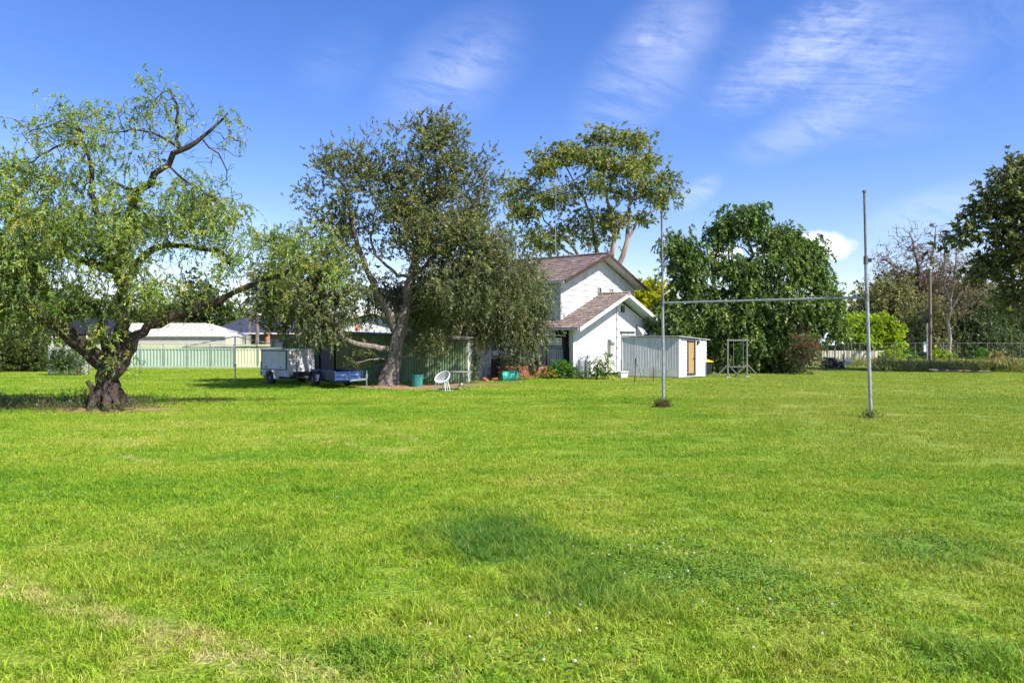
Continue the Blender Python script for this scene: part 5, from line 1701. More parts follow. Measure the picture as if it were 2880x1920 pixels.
# ------------------------------------------------------------------ clover flowers in the lawn
PETAL = M('clover_petal', (0.80, 0.72, 0.74), (0.72, 0.58, 0.62), 60, 0.7, rnd=0.1)
STALK = M('clover_stalk', (0.12, 0.2, 0.04), None, 10, 0.7)
fm = MB()
rng = random.Random(2)
for i in range(26):
    t = (i + 0.5) / 26
    zz = 1 - 1.5 * t
    rr = math.sqrt(max(0, 1 - zz * zz))
    a = i * 2.399
    d_ = Vector((rr * math.cos(a), rr * math.sin(a), zz))
    fm.tube([d_ * 0.002, d_ * 0.0115], [0.0022, 0.0008], 4, cap=False)
flower_me = fm.mesh('flower_head', PETAL)
stalk_me = MB().tube([(0, 0, -0.05), (0.003, 0, 0)], 0.0012, 4).mesh('stalk', STALK)
spots = [(1632, 1489), (1586, 1520), (1627, 1521), (1748, 1497), (1812, 1507), (1840, 1481), (1902, 1497), (1998, 1498), (1916, 1519), (1923, 1533), (2009, 1523), (2052, 1508), (1866, 1544), (1767, 1549), (1813, 1550), (1848, 1555), (1871, 1567),
         (1884, 1555), (1930, 1570), (1952, 1569), (1976, 1582), (2045, 1566), (2168, 1539), (1666, 1570), (1713, 1574), (1612, 1550), (1757, 1629), (1883, 1636), (1935, 1625), (2131, 1620), (2264, 1623), (2357, 1627), (2427, 1597), (2558, 1509), (2530, 1524),
         (1632, 1724), (1545, 1738), (1453, 1747), (1630, 1793), (1678, 1784), (1883, 1774), (2075, 1730), (2165, 1705), (2313, 1805), (2119, 1842), (1529, 1876), (1618, 1887), (1214, 1735), (1210, 1780), (1321, 1811), (1430, 1766), (1976, 1707), (2340, 1718)]
for (x, y) in spots:
    p = gp(x, y + 4)
    o = empty('clover_flower', (p.x, p.y, rng.uniform(0.05, 0.075)), rng.uniform(0, 6), 'small white clover flower head standing in the near lawn', 'flower', 'clover flowers in the lawn')
    s = rng.uniform(0.65, 1.0)
    o.scale = (s, s, s)
    link('flower_head', flower_me, o)
    link('stalk', stalk_me, o)

# ground-hugging clover and broad-leaf weeds between the blades
CLOVER = leaf_material('clover_leaf', 0.3, 0.5, 0.3)
rng = np.random.default_rng(31)
V, Fq, Cc = [], [], []
def leaf_disc(p, r, nz, col):
    a = np.cross(nz, [0.3, 0.8, 0.1]); a /= np.linalg.norm(a)
    b = np.cross(nz, a)
    i0 = len(V)
    for j in range(6):
        t = j * math.pi / 3
        V.append(p + (a * math.cos(t) + b * math.sin(t)) * r)
        Cc.append(col)
    Fq.append([i0 + j for j in range(6)])
for (x, y, rx, ry, n) in ((1830, 1550, 190, 45, 1500), (2050, 1620, 160, 45, 900), (2250, 1700, 220, 50, 1300), (2600, 1540, 160, 40, 700), (1050, 1840, 130, 45, 300), (2700, 1850, 130, 50, 260), (1500, 1860, 260, 50, 450), (700, 1640, 200, 40, 400), (2350, 1500, 180, 30, 500), (300, 1520, 200, 40, 300)):
    for _ in range(int(n * 0.4)):
        q = gp(x + rng.normal(0, rx * 0.75), y + rng.normal(0, ry * 0.75))
        base = np.array([q.x, q.y, rng.uniform(0.03, 0.065)])
        c = np.array([(0.13, 0.27, 0.035), (0.17, 0.33, 0.04), (0.10, 0.22, 0.03)][rng.integers(0, 3)]) * rng.uniform(0.8, 1.2)
        th = rng.uniform(0, 6.28)
        for s in range(3):
            t = th + s * 2.094
            nz = np.array([math.cos(t) * 0.35, math.sin(t) * 0.35, 1.0]); nz /= np.linalg.norm(nz)
            leaf_disc(base + np.array([math.cos(t), math.sin(t), 0]) * 0.008, rng.uniform(0.006, 0.010), nz, c)
tag(link('clover_leaves', np_mesh('clover_leaves', V, Fq, CLOVER, cols=np.array(Cc))), 'dark green clover leaves growing low among the grass', 'clover', kind='stuff')
# ------------------------------------------------------------------ trees
def nrm(a):
    return a / np.maximum(np.linalg.norm(a, axis=-1, keepdims=True), 1e-9)


class Skeleton:
    def __init__(self, seed):
        self.P = np.zeros((60000, 3))
        self.par = np.full(60000, -1, int)
        self.minr = np.zeros(60000)
        self.n = 0
        self.rng = np.random.default_rng(seed)

    def push(self, p, par, r=0.0):
        i = self.n
        self.P[i] = p
        self.par[i] = par
        self.minr[i] = r
        self.n += 1
        return i

    def limb(self, pts, r0, r1, step, wob):
        pts = np.array([tuple(p) for p in pts])
        if self.n:
            d = np.linalg.norm(self.P[:self.n] - pts[0], axis=1)
            cur = int(d.argmin())
        else:
            cur = self.push(pts[0], -1, r0)
        seg = np.linalg.norm(np.diff(pts, axis=0), axis=1)
        tot = seg.sum()
        # smooth curve through the points
        m = max(2, int(tot / step))
        t = np.concatenate([[0], np.cumsum(seg)]) / tot
        for i in range(1, m + 1):
            s = i / m
            p = np.array([np.interp(s, t, pts[:, k]) for k in range(3)])
            p += self.rng.normal(0, wob, 3) * (0 if i == m else 1)
            cur = self.push(p, cur, r0 + (r1 - r0) * s)
        return cur

    def grow(self, targets, step, wob, lift=0.15, low=0.6, curve=0.45):
        d0 = np.array([np.linalg.norm(self.P[:self.n] - a, axis=1).min() for a in targets])
        tips = []
        for a in targets[np.argsort(d0)]:
            D = a - self.P[:self.n]
            dist = np.linalg.norm(D, axis=1) + 1e-6
            cost = dist * (1 + low * np.clip(-D[:, 2] / dist, 0, 1))
            j = int(cost.argmin())
            L = dist[j]
            p0 = self.P[j]
            pj = self.par[j]
            pd = nrm(p0 - self.P[pj]) if pj >= 0 else np.array([0, 0, 1.0])
            c = p0 + L * curve * nrm(0.7 * pd + 0.7 * D[j] / L + np.array([0, 0, lift]))
            m = max(1, int(round(L / step)))
            cur = j
            for i in range(1, m + 1):
                t = i / m
                p = (1 - t) ** 2 * p0 + 2 * t * (1 - t) * c + t * t * a
                if i < m:
                    p = p + self.rng.normal(0, wob, 3)
                cur = self.push(p, cur)
            tips.append(cur)
        return np.array(tips)

    def tubes(self, r_tip, power, rmax, flare=1.0, rough=0.10):
        n = self.n
        acc = np.zeros(n)
        kids = [[] for _ in range(n)]
        for i in range(n - 1, -1, -1):
            if acc[i] == 0:
                acc[i] = 1
            p = self.par[i]
            if p >= 0:
                acc[p] += acc[i]
                kids[p].append(i)
        r = np.minimum(np.maximum(r_tip * acc ** (1 / power), self.minr[:n]), rmax)
        V, Fq, base = [], [], 0
        stack = [(0, -1)]
        while stack:
            i, par = stack.pop()
            chain = [i] if par < 0 else [par, i]
            while kids[chain[-1]]:
                ks = sorted(kids[chain[-1]], key=lambda q: (r[q], acc[q]))
                for q in ks[:-1]:
                    stack.append((q, chain[-1]))
                chain.append(ks[-1])
            if len(chain) < 2:
                continue
            P = self.P[chain]
            rr = r[chain].copy()
            if par >= 0:
                rr[0] = rr[1]
            T = np.zeros_like(P)
            T[1:-1] = P[2:] - P[:-2]
            T[0] = P[1] - P[0]
            T[-1] = P[-1] - P[-2]
            T = nrm(T)
            R0 = rr.max()
            k = 16 if R0 > 0.2 else 9 if R0 > 0.07 else 5 if R0 > 0.025 else 3
            ref = np.array([0.31, 0.87, 0.12]) if abs(T[0] @ np.array([0.31, 0.87, 0.12])) < 0.9 else np.array([1.0, 0, 0])
            A = nrm(np.cross(T, ref))
            B = np.cross(T, A)
            an = np.arange(k) * 2 * np.pi / k
            ridge = 1 + rough * self.rng.normal(0, 1, (1, k)) * (R0 > 0.07) + 0.35 * rough * self.rng.normal(0, 1, (len(P), k)) * (R0 > 0.07)
            ring = P[:, None, :] + (A[:, None, :] * np.cos(an)[None, :, None] + B[:, None, :] * np.sin(an)[None, :, None]) * (rr[:, None] * ridge)[..., None]
            V.append(ring.reshape(-1, 3))
            m = len(P)
            a, b = np.meshgrid(np.arange(m - 1), np.arange(k), indexing='ij')
            b2 = (b + 1) % k
            Fq.append(np.stack([base + a * k + b, base + a * k + b2, base + (a + 1) * k + b2, base + (a + 1) * k + b], -1).reshape(-1, 4))
            base += m * k
        return np.concatenate(V), np.concatenate(Fq)


def foliage(C, S, rng):
    """leaf quads on sprays round cluster centres C"""
    ns, nl = S['sprays'], S['leaves']
    n = len(C) * ns
    c = np.repeat(C, ns, 0)
    spread = np.array(S['spread'])
    g = rng.normal(0, 1, (n, 3))
    start = c + g * spread
    d = nrm(nrm(g) * S.get('out', 0.6) + rng.normal(0, S.get('rnd', 0.5), (n, 3)) + np.array([0, 0, S.get('lift', 0.0)]))
    L = rng.uniform(*S['len'], n)
    droop = S.get('droop', 0.0)
    t = rng.uniform(0.05, 1.0, (n, nl))
    dz = np.array([0, 0, -1.0])
    pos = start[:, None] + d[:, None] * (L[:, None] * t)[..., None] + dz * (droop * L[:, None] * t * t)[..., None]
    tan = d[:, None] + dz * (2 * droop * t)[..., None]
    ld = nrm(nrm(tan) + rng.normal(0, S.get('fan', 0.6), (n, nl, 3)))
    face = nrm(g)[:, None] * 0.7 + np.array([0, 0, 0.55]) + rng.normal(0, S.get('tumble', 0.55), (n, nl, 3))
    side = nrm(np.cross(ld, face))
    ll = rng.uniform(*S['leaf'], (n, nl))[..., None] * np.repeat(rng.uniform(0.75, 1.3, len(C)), ns)[:, None, None]
    w = ll * S['wide'] / 2
    p0 = pos
    V = np.stack([p0, p0 + ld * ll * 0.45 + side * w, p0 + ld * ll, p0 + ld * ll * 0.45 - side * w], 2).reshape(-1, 3)
    Fq = np.arange(len(V)).reshape(-1, 4)
    pal = np.array([q[:3] for q in S['pal']])
    wt = np.array([q[3] for q in S['pal']])
    idx = rng.choice(len(pal), n, p=wt / wt.sum())
    tone = np.repeat(rng.uniform(0.78, 1.22, len(C)), ns)
    col = pal[idx] * tone[:, None]
    col = np.repeat(col, nl, 0) * rng.uniform(0.75, 1.25, (n * nl, 1))
    cols = np.repeat(col, 4, 0)
    if S.get('stem'):                               # the shoots that carry the leaves
        ts = np.linspace(0, 1, 4)
        c3 = start[:, None] + d[:, None] * (L[:, None] * ts)[..., None] + dz * (droop * L[:, None] * ts * ts)[..., None]
        sd = nrm(np.cross(d, rng.normal(0, 1, (n, 3)))) * S['stem'] / 2
        R4 = np.stack([c3 - sd[:, None], c3 + sd[:, None]], 2)          # n, 4, 2, 3
        quad = np.stack([R4[:, :-1, 0], R4[:, :-1, 1], R4[:, 1:, 1], R4[:, 1:, 0]], 2).reshape(-1, 3)
        V = np.concatenate([V, quad])
        cols = np.concatenate([cols, np.tile(np.array(S.get('stemcol', (0.10, 0.085, 0.05))), (len(quad), 1))])
        Fq = np.arange(len(V)).reshape(-1, 4)
    return V, Fq, cols


def lobe_points(lobes, rng, d, clump=0, dome=False, shrink=1.0, thin=1.0):
    out, idx = [], []
    for li, (x, y, dd, rx, ry, rd, n) in enumerate(lobes):
        c = np.array(px(x, y, d + dd))
        s = (d + dd) / F
        n = max(1, int(round(n * thin)))
        m = max(1, int(round(n / clump))) if clump else n
        q = nrm(rng.normal(0, 1, (m, 3))) * rng.uniform(0.12, 1, (m, 1)) ** 0.45
        if dome:
            q[:, 2] = np.abs(q[:, 2]) * 1.05 - 0.25
        if clump:                                   # twigs gather in clumps with gaps between them
            q = q[rng.integers(0, m, n)] + rng.normal(0, 0.5 / max(1.0, m ** 0.5) + 0.06, (n, 3))
        out.append(c + q * np.array([rx * s, rd, ry * s]) * shrink)
        idx += [li] * n
    P = np.concatenate(out)
    keep = P[:, 2] > 0.15
    return P[keep], np.array(idx)[keep]


def tree(name, label, base, d, limbs, lobes, styles, bark, seed, cat='tree', group=None, step=0.35, wob=0.03, r_tip=0.006, power=2.1, rmax=0.6,
         lift=0.15, low=0.6, curve=0.45, leafmat=None, bare_targets=None, rough=0.10, crown='crown', trunk='trunk', lobe_style=None, clump=0, dome=False, shrink=1.0, thin=1.0):
    """limbs: ([(x, y, depth offset)...], r0, r1); lobes: (x, y, depth offset, rx, ry, depth radius, count)"""
    root = empty(name, base, label=label, cat=cat, group=group)
    o = np.array(base)
    sk = Skeleton(seed)
    for pts, r0, r1 in limbs:
        sk.limb([px(x, y, d + dd) for (x, y, dd) in pts], r0, r1, step, wob)
    C, idx = lobe_points(lobes, sk.rng, d, clump, dome, shrink, thin)
    if bare_targets:
        B, _ = lobe_points(bare_targets, sk.rng, d)
        sk.grow(np.concatenate([C, B]), step, wob, lift, low, curve)
    else:
        sk.grow(C, step, wob, lift, low, curve)
    V, Fq = sk.tubes(r_tip, power, rmax, rough=rough)
    link(trunk, np_mesh(trunk, V - o, Fq, bark, smooth=True), root)
    Vs, Fs, Cs, b = [], [], [], 0
    for si, S in enumerate(styles):
        sel = C if lobe_style is None else C[np.array([lobe_style[i] == si for i in idx])]
        if not len(sel):
            continue
        v, f, c = foliage(sel, S, sk.rng)
        Vs.append(v)
        Fs.append(f + b)
        Cs.append(c)
        b += len(v)
    link(crown, np_mesh(crown, np.concatenate(Vs) - o, np.concatenate(Fs), leafmat or LEAF, cols=np.concatenate(Cs)), root)
    return root
# ------------------------------------------------------------------ planting
PEPPER = dict(sprays=9, leaves=20, spread=(0.22, 0.22, 0.16), out=0.55, rnd=0.40, lift=0.25, len=(0.20, 0.52), droop=1.0, fan=0.62, leaf=(0.065, 0.12), wide=0.30, stem=0.012, stemcol=(0.13, 0.13, 0.06),
              pal=[(0.25, 0.36, 0.085, 3), (0.34, 0.42, 0.090, 3), (0.17, 0.28, 0.10, 2), (0.42, 0.41, 0.06, 0.9)])
PEPPER_THIN = dict(PEPPER, sprays=5, leaves=20, spread=(0.15, 0.15, 0.1), len=(0.2, 0.5))
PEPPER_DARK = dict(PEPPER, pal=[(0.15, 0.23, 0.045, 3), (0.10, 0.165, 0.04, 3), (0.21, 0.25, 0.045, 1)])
pb0 = gp(300, 1150)
D1 = pb0.y
tree('pepper_tree', 'large spreading pepper tree with drooping light green leaves at left of the paddock', pb0, D1,
     [([(300, 1160, 0), (302, 1120, 0), (300, 1070, 0), (310, 1010, 0)], 0.36, 0.24),
      ([(310, 1020, 0), (345, 940, 0.1), (347, 870, 0), (345, 800, 0), (325, 760, 0)], 0.18, 0.11),
      ([(300, 1040, 0), (245, 985, -0.2), (180, 930, -0.5), (110, 880, -0.9), (20, 850, -1.2), (-110, 800, -1.4)], 0.18, 0.06),
      ([(325, 1010, 0), (380, 950, 0.2), (430, 910, 0.4), (520, 880, 0.5), (610, 845, 0.6), (690, 808, 0.7), (790, 775, 0.8), (880, 715, 0.9)], 0.14, 0.035),
      ([(305, 1010, 0), (290, 950, 0.5), (282, 900, 0.7), (270, 860, 0.9), (210, 875, 1.2), (140, 900, 1.5)], 0.13, 0.05),
      ([(325, 760, 0), (280, 745, 0.1), (220, 735, 0.2), (160, 700, 0.2), (80, 640, 0.1), (10, 560, 0)], 0.12, 0.04),
      ([(340, 800, 0), (395, 735, 0.2), (440, 690, 0.4), (520, 690, 0.5), (610, 705, 0.6), (645, 740, 0.6)], 0.10, 0.04),
      ([(325, 760, 0), (350, 680, 0.3), (365, 600, 0.2), (376, 538, 0), (422, 517, 0), (453, 480, 0), (502, 416, 0), (501, 360, 0), (497, 300, 0), (478, 255, 0.1)], 0.13, 0.03),
      ([(502, 416, 0), (540, 408, 0.1), (581, 380, 0.2), (612, 345, 0.2), (640, 318, 0.2)], 0.07, 0.02),
      ([(502, 410, 0), (470, 392, -0.1), (428, 379, -0.2), (367, 360, -0.2), (321, 372, -0.3)], 0.045, 0.015),
      ([(376, 538, 0), (330, 520, 0.3), (300, 560, 0.5)], 0.06, 0.02),
      ([(581, 385, 0.2), (590, 410, 0.2), (615, 425, 0.2), (635, 480, 0.3), (638, 505, 0.3)], 0.025, 0.008),
      ([(600, 410, 0.2), (660, 432, 0.2), (690, 440, 0.2)], 0.016, 0.006),
      ([(480, 480, 0.0), (530, 515, 0.1), (580, 545, 0.1), (600, 560, 0.1)], 0.02, 0.006),
      ([(325, 760, 0), (290, 660, -0.3), (262, 560, -0.3), (251, 455, -0.2), (240, 400, -0.2), (220, 364, -0.1), (226, 330, 0)], 0.11, 0.025),
      ([(222, 366, -0.1), (184, 345, -0.1), (122, 364, -0.2), (73, 376, -0.3)], 0.035, 0.012),
      ([(248, 420, -0.2), (200, 395, -0.4), (150, 420, -0.5), (110, 440, -0.5)], 0.03, 0.01),
      ([(180, 930, -0.5), (120, 905, -0.7), (60, 880, -1.0)], 0.06, 0.03),
      ([(330, 1065, -0.15), (372, 1000, -0.3), (385, 950, -0.35)], 0.10, 0.07),
      ([(280, 1150, -0.2), (264, 1110, -0.3), (250, 1085, -0.34), (246, 1070, -0.36)], 0.14, 0.05), ([(270, 1100, -0.25), (276, 1085, -0.4), (270, 1066, -0.42)], 0.06, 0.03),
      ([(300, 1085, 0), (268, 1128, -0.5), (245, 1160, -0.75)], 0.17, 0.05), ([(305, 1085, 0), (330, 1130, -0.45), (352, 1160, -0.6)], 0.17, 0.05), ([(300, 1085, 0), (300, 1135, -0.6), (305, 1166, -0.8)], 0.16, 0.06), ([(305, 1085, 0), (345, 1120, 0.3), (375, 1143, 0.4)], 0.18, 0.05), ([(300, 1085, 0), (258, 1115, 0.2), (235, 1143, 0.4)], 0.18, 0.05)],
     [(60, 620, -0.6, 210, 130, 1.8, 105), (200, 560, 0, 130, 110, 1.6, 62), (-60, 760, -0.8, 160, 150, 1.6, 62), (120, 760, -1.0, 150, 90, 1.4, 62), (300, 650, -0.4, 170, 110, 1.7, 80), (460, 640, 0.2, 150, 100, 1.5, 60),
      (590, 640, 0.5, 90, 80, 1.1, 34), (420, 780, -0.4, 130, 60, 1.2, 26), (610, 760, 0.6, 70, 60, 0.8, 14), (200, 340, -0.1, 130, 75, 1.2, 34), (120, 330, -0.2, 70, 60, 0.8, 10), (90, 470, -0.3, 110, 60, 1.1, 24), (270, 450, -0.2, 110, 70, 1.1, 22),
      (330, 330, -0.2, 80, 70, 0.9, 12), (480, 280, 0, 80, 75, 0.9, 20), (600, 360, 0.2, 70, 60, 0.8, 8), (400, 420, -0.2, 90, 70, 1.0, 12), (480, 540, 0, 130, 50, 1.2, 22), (560, 520, 0.2, 80, 50, 0.8, 10), (650, 620, 0.5, 40, 50, 0.6, 8),
      (830, 680, 0.9, 110, 60, 1.0, 34), (900, 740, 1.0, 70, 60, 0.8, 14), (780, 780, 0.8, 70, 40, 0.7, 8), (660, 720, 0.7, 50, 50, 0.7, 7), (130, 850, -0.9, 120, 60, 1.1, 22), (20, 880, -1.0, 90, 60, 1.0, 18), (310, 960, -0.45, 60, 100, 0.25, 10), (330, 850, -0.4, 60, 60, 0.4, 6)],
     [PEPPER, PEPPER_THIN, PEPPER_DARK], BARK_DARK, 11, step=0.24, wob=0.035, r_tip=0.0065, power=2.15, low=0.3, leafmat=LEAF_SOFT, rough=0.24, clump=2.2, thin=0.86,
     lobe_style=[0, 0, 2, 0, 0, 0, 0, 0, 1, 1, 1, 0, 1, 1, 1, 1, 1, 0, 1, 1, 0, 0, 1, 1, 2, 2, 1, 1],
     bare_targets=[(600, 420, 0.2, 90, 90, 0.8, 50), (450, 340, 0, 130, 100, 1.0, 90), (180, 400, -0.2, 130, 90, 1.2, 85), (600, 560, 0.3, 90, 60, 0.9, 60), (450, 850, -0.2, 150, 80, 1.2, 80), (150, 800, -0.9, 150, 90, 1.5, 90), (340, 700, 0, 200, 120, 1.8, 130), (640, 700, 0.6, 70, 80, 0.8, 30)])

TEA = dict(sprays=12, leaves=17, spread=(0.21, 0.21, 0.19), out=0.7, rnd=0.35, lift=0.55, len=(0.14, 0.34), droop=0.0, fan=0.75, leaf=(0.065, 0.13), wide=0.40, stem=0.012, stemcol=(0.14, 0.11, 0.085),
           pal=[(0.165, 0.20, 0.075, 4), (0.225, 0.25, 0.082, 3), (0.125, 0.16, 0.07, 2), (0.26, 0.22, 0.115, 1.0), (0.30, 0.32, 0.075, 0.8)])
TEA_THIN = dict(TEA, sprays=7, leaves=14, spread=(0.2, 0.2, 0.2))
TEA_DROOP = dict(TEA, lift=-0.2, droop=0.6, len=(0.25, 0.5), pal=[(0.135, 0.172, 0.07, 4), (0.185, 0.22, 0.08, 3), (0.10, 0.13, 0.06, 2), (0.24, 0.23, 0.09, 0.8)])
tb0 = gp(1097, 1088)
D2 = tb0.y
tree('tea_tree', 'tall dark olive tea tree with pale trunk standing before the green shed', tb0, D2,
     [([(1093, 1098, 0), (1097, 1070, 0), (1103, 1040, 0)], 0.40, 0.27), ([(1103, 1040, 0), (1110, 1000, 0), (1120, 950, 0)], 0.26, 0.20),
      ([(1120, 950, 0), (1136, 905, 0.1), (1150, 820, 0.2), (1158, 770, 0.2), (1185, 690, 0.3), (1220, 590, 0.4), (1235, 470, 0.3), (1240, 370, 0.2), (1240, 325, 0.2)], 0.19, 0.02),
      ([(1116, 950, 0), (1105, 905, -0.1), (1081, 856, -0.2), (1059, 819, -0.3), (1033, 760, -0.3), (1007, 682, -0.3), (990, 600, -0.3), (960, 500, -0.2), (940, 440, -0.2)], 0.15, 0.02),
      ([(1106, 985, 0), (1060, 975, -0.4), (1030, 971, -0.6), (985, 966, -0.8), (955, 942, -1.0), (935, 915, -1.1), (925, 870, -1.2), (870, 820, -1.3), (800, 790, -1.3)], 0.13, 0.04),
      ([(1158, 780, 0.2), (1120, 770, 0.1), (1080, 745, 0), (1040, 690, 0), (1060, 560, 0.2), (1070, 430, 0.2)], 0.07, 0.02),
      ([(1158, 790, 0.2), (1220, 720, 0.3), (1290, 660, 0.3), (1350, 560, 0.3), (1370, 450, 0.3)], 0.10, 0.02),
      ([(1150, 840, 0.2), (1210, 790, -0.3), (1290, 760, -0.6), (1380, 760, -0.8)], 0.07, 0.02),
      ([(1143, 885, 0.1), (1181, 867, -0.5), (1225, 871, -1.0), (1258, 848, -1.3)], 0.028, 0.01),
      ([(1090, 1010, 0), (1040, 1010, -0.5), (1000, 1020, -0.8)], 0.04, 0.015),
      ([(1120, 1010, 0), (1160, 990, -0.5), (1190, 970, -0.8)], 0.04, 0.015)],
     [(1240, 360, 0.2, 50, 60, 0.7, 20), (1230, 440, 0.2, 85, 80, 1.1, 44), (1180, 540, 0.2, 130, 100, 1.6, 78), (1290, 560, 0.2, 100, 100, 1.4, 52), (1060, 480, 0, 70, 80, 1.0, 30), (1090, 390, 0, 40, 50, 0.6, 10), (960, 500, -0.2, 80, 75, 1.1, 34), (985, 440, -0.2, 40, 40, 0.5, 8),
      (890, 540, -0.3, 55, 60, 0.8, 14), (920, 640, -0.3, 80, 80, 1.1, 28), (1060, 620, 0.4, 110, 80, 1.4, 40), (1350, 480, 0.3, 50, 70, 0.7, 16), (1380, 570, 0.3, 70, 60, 0.9, 20), (1360, 670, 0, 110, 80, 1.4, 44), (1240, 680, -0.5, 120, 80, 1.4, 56), (1110, 700, 0.6, 100, 60, 1.2, 22),
      (1300, 780, -0.4, 130, 90, 1.5, 90), (1200, 880, 1.0, 110, 80, 0.8, 60), (1100, 850, 1.6, 120, 70, 0.9, 52), (1320, 700, -0.6, 110, 80, 1.2, 40), (1430, 740, 0, 80, 90, 1.2, 34), (1190, 800, 0.8, 110, 90, 1.0, 40),
      (860, 790, -1.2, 120, 100, 1.4, 80), (950, 800, -1.2, 90, 80, 1.2, 44), (790, 860, -1.2, 80, 80, 1.0, 40), (880, 880, -1.2, 90, 45, 1.0, 30), (990, 850, -0.9, 70, 40, 0.8, 12), (760, 780, -0.8, 60, 70, 1.0, 22), (905, 950, -1.3, 40, 30, 0.4, 7), (1180, 975, -0.5, 45, 40, 0.4, 11), (1035, 1015, 0.5, 45, 35, 0.4, 10)],
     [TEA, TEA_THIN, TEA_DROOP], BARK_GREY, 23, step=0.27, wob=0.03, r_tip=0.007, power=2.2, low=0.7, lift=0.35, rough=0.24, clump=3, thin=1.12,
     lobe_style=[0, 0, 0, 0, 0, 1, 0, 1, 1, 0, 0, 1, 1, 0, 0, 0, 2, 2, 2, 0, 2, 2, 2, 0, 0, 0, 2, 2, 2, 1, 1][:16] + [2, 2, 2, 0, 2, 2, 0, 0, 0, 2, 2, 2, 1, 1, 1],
     bare_targets=[(1130, 820, -0.3, 120, 80, 0.8, 40), (1000, 700, -0.2, 120, 90, 1.0, 40), (1200, 620, 0, 150, 130, 1.4, 50), (900, 820, -1.2, 120, 80, 1.0, 35)])

db = gp(1252, 1070)
tree('weeping_tree', 'small forked tree with dark weeping foliage hanging over the garden table', db, db.y,
     [([(1250, 1072, 0), (1246, 1040, 0), (1250, 1006, 0)], 0.24, 0.19), ([(1250, 1010, 0), (1244, 975, 0.1), (1225, 945, 0.2), (1190, 900, 0.3)], 0.13, 0.05),
      ([(1250, 1010, 0), (1275, 985, -0.1), (1300, 965, -0.2), (1340, 900, -0.2), (1400, 840, -0.1), (1470, 810, 0)], 0.12, 0.04), ([(1255, 1010, 0), (1290, 940, 0.4), (1330, 850, 0.5)], 0.09, 0.03)],
     [(1330, 850, 0, 120, 90, 1.5, 90), (1430, 830, -0.1, 100, 90, 1.4, 72), (1488, 860, 0, 48, 70, 0.9, 28), (1240, 880, 0.3, 80, 70, 1.2, 40), (1370, 900, -0.3, 110, 42, 1.1, 36), (1490, 915, -0.1, 50, 42, 0.9, 18), (1260, 935, -0.3, 60, 26, 0.8, 10), (1525, 830, 0.1, 25, 40, 0.6, 6),
      (1470, 980, -0.2, 30, 35, 0.4, 6), (1420, 770, 0, 90, 50, 1.0, 26)],
     [dict(TEA_DROOP, sprays=11, leaves=20, spread=(0.26, 0.26, 0.22), droop=0.9, len=(0.3, 0.7), leaf=(0.08, 0.15), wide=0.34)], BARK_MID, 37, step=0.3, wob=0.03, low=0.2, rough=0.2, clump=2.5)

GUM = dict(sprays=11, leaves=17, spread=(0.42, 0.42, 0.24), out=0.6, rnd=0.4, lift=0.3, len=(0.25, 0.6), droop=0.5, fan=0.7, leaf=(0.15, 0.27), wide=0.40,
           pal=[(0.225, 0.27, 0.060, 4), (0.30, 0.33, 0.065, 3), (0.16, 0.215, 0.065, 3), (0.29, 0.24, 0.09, 0.7)])
D4 = 62.0
gbase = px(1700, 1011, D4)
gbase.z = 0
tree('gum_tree', 'tall spreading gum tree with olive umbrella clumps rising behind the white house', gbase, D4,
     [([(1700, 1012, 0), (1700, 900, 0), (1690, 800, 0)], 0.55, 0.4), ([(1690, 820, 0), (1745, 740, 0), (1765, 690, 0), (1765, 640, 0.2), (1775, 560, 0.4), (1760, 480, 0.4)], 0.26, 0.06),
      ([(1765, 680, 0.1), (1790, 630, 0.2), (1830, 595, 0.2), (1880, 570, 0.2)], 0.13, 0.04), ([(1690, 810, 0), (1720, 720, 0), (1735, 650, 0), (1715, 590, -0.3), (1700, 520, -0.3), (1705, 420, 0)], 0.24, 0.05),
      ([(1690, 810, 0), (1630, 730, 0), (1610, 690, 0), (1570, 660, 0), (1530, 620, 0.2)], 0.2, 0.05), ([(1690, 810, 0), (1680, 700, 0.5), (1660, 610, 0.8), (1620, 520, 0.8), (1580, 450, 0.8)], 0.2, 0.04),
      ([(1640, 740, 0), (1590, 700, -0.3), (1530, 700, -0.5), (1490, 670, -0.6)], 0.1, 0.03), ([(1710, 720, 0), (1740, 640, 0.6), (1800, 520, 0.6), (1850, 460, 0.6)], 0.15, 0.04)],
     [(1710, 390, 0, 55, 30, 1.6, 20), (1790, 400, 0.3, 55, 28, 1.4, 18), (1620, 430, 0, 65, 38, 1.8, 24), (1690, 450, -0.6, 90, 40, 2.0, 26), (1530, 450, 0.3, 38, 26, 1.2, 10), (1540, 490, 0, 55, 28, 1.6, 16), (1480, 530, 0, 50, 36, 1.6, 16),
      (1750, 490, -0.8, 70, 40, 2.0, 30), (1570, 560, -0.8, 60, 38, 1.7, 24), (1490, 605, -0.3, 45, 38, 1.5, 18), (1660, 540, -0.4, 75, 40, 2.0, 24), (1830, 460, 0.6, 48, 32, 1.4, 14), (1890, 515, 0.4, 38, 26, 1.1, 12), (1860, 565, 0.2, 50, 26, 1.3, 14), (1780, 540, 0.4, 75, 38, 1.8, 22),
      (1650, 620, 0, 70, 40, 1.8, 18), (1555, 690, -0.3, 35, 22, 1.1, 8), (1500, 680, -0.4, 50, 38, 1.4, 16), (1740, 630, 0.3, 60, 34, 1.4, 12), (1820, 620, 0.2, 35, 18, 1.0, 6), (1610, 650, 0.5, 60, 40, 1.4, 14), (1690, 680, 0.5, 60, 30, 1.4, 8), (1450, 560, 0.0, 25, 30, 1.0, 5)],
     [GUM], BARK_PALE, 41, step=0.7, wob=0.06, r_tip=0.016, power=2.2, low=0.8, lift=0.4, rough=0.08, clump=4, dome=True, shrink=0.9, thin=1.02)

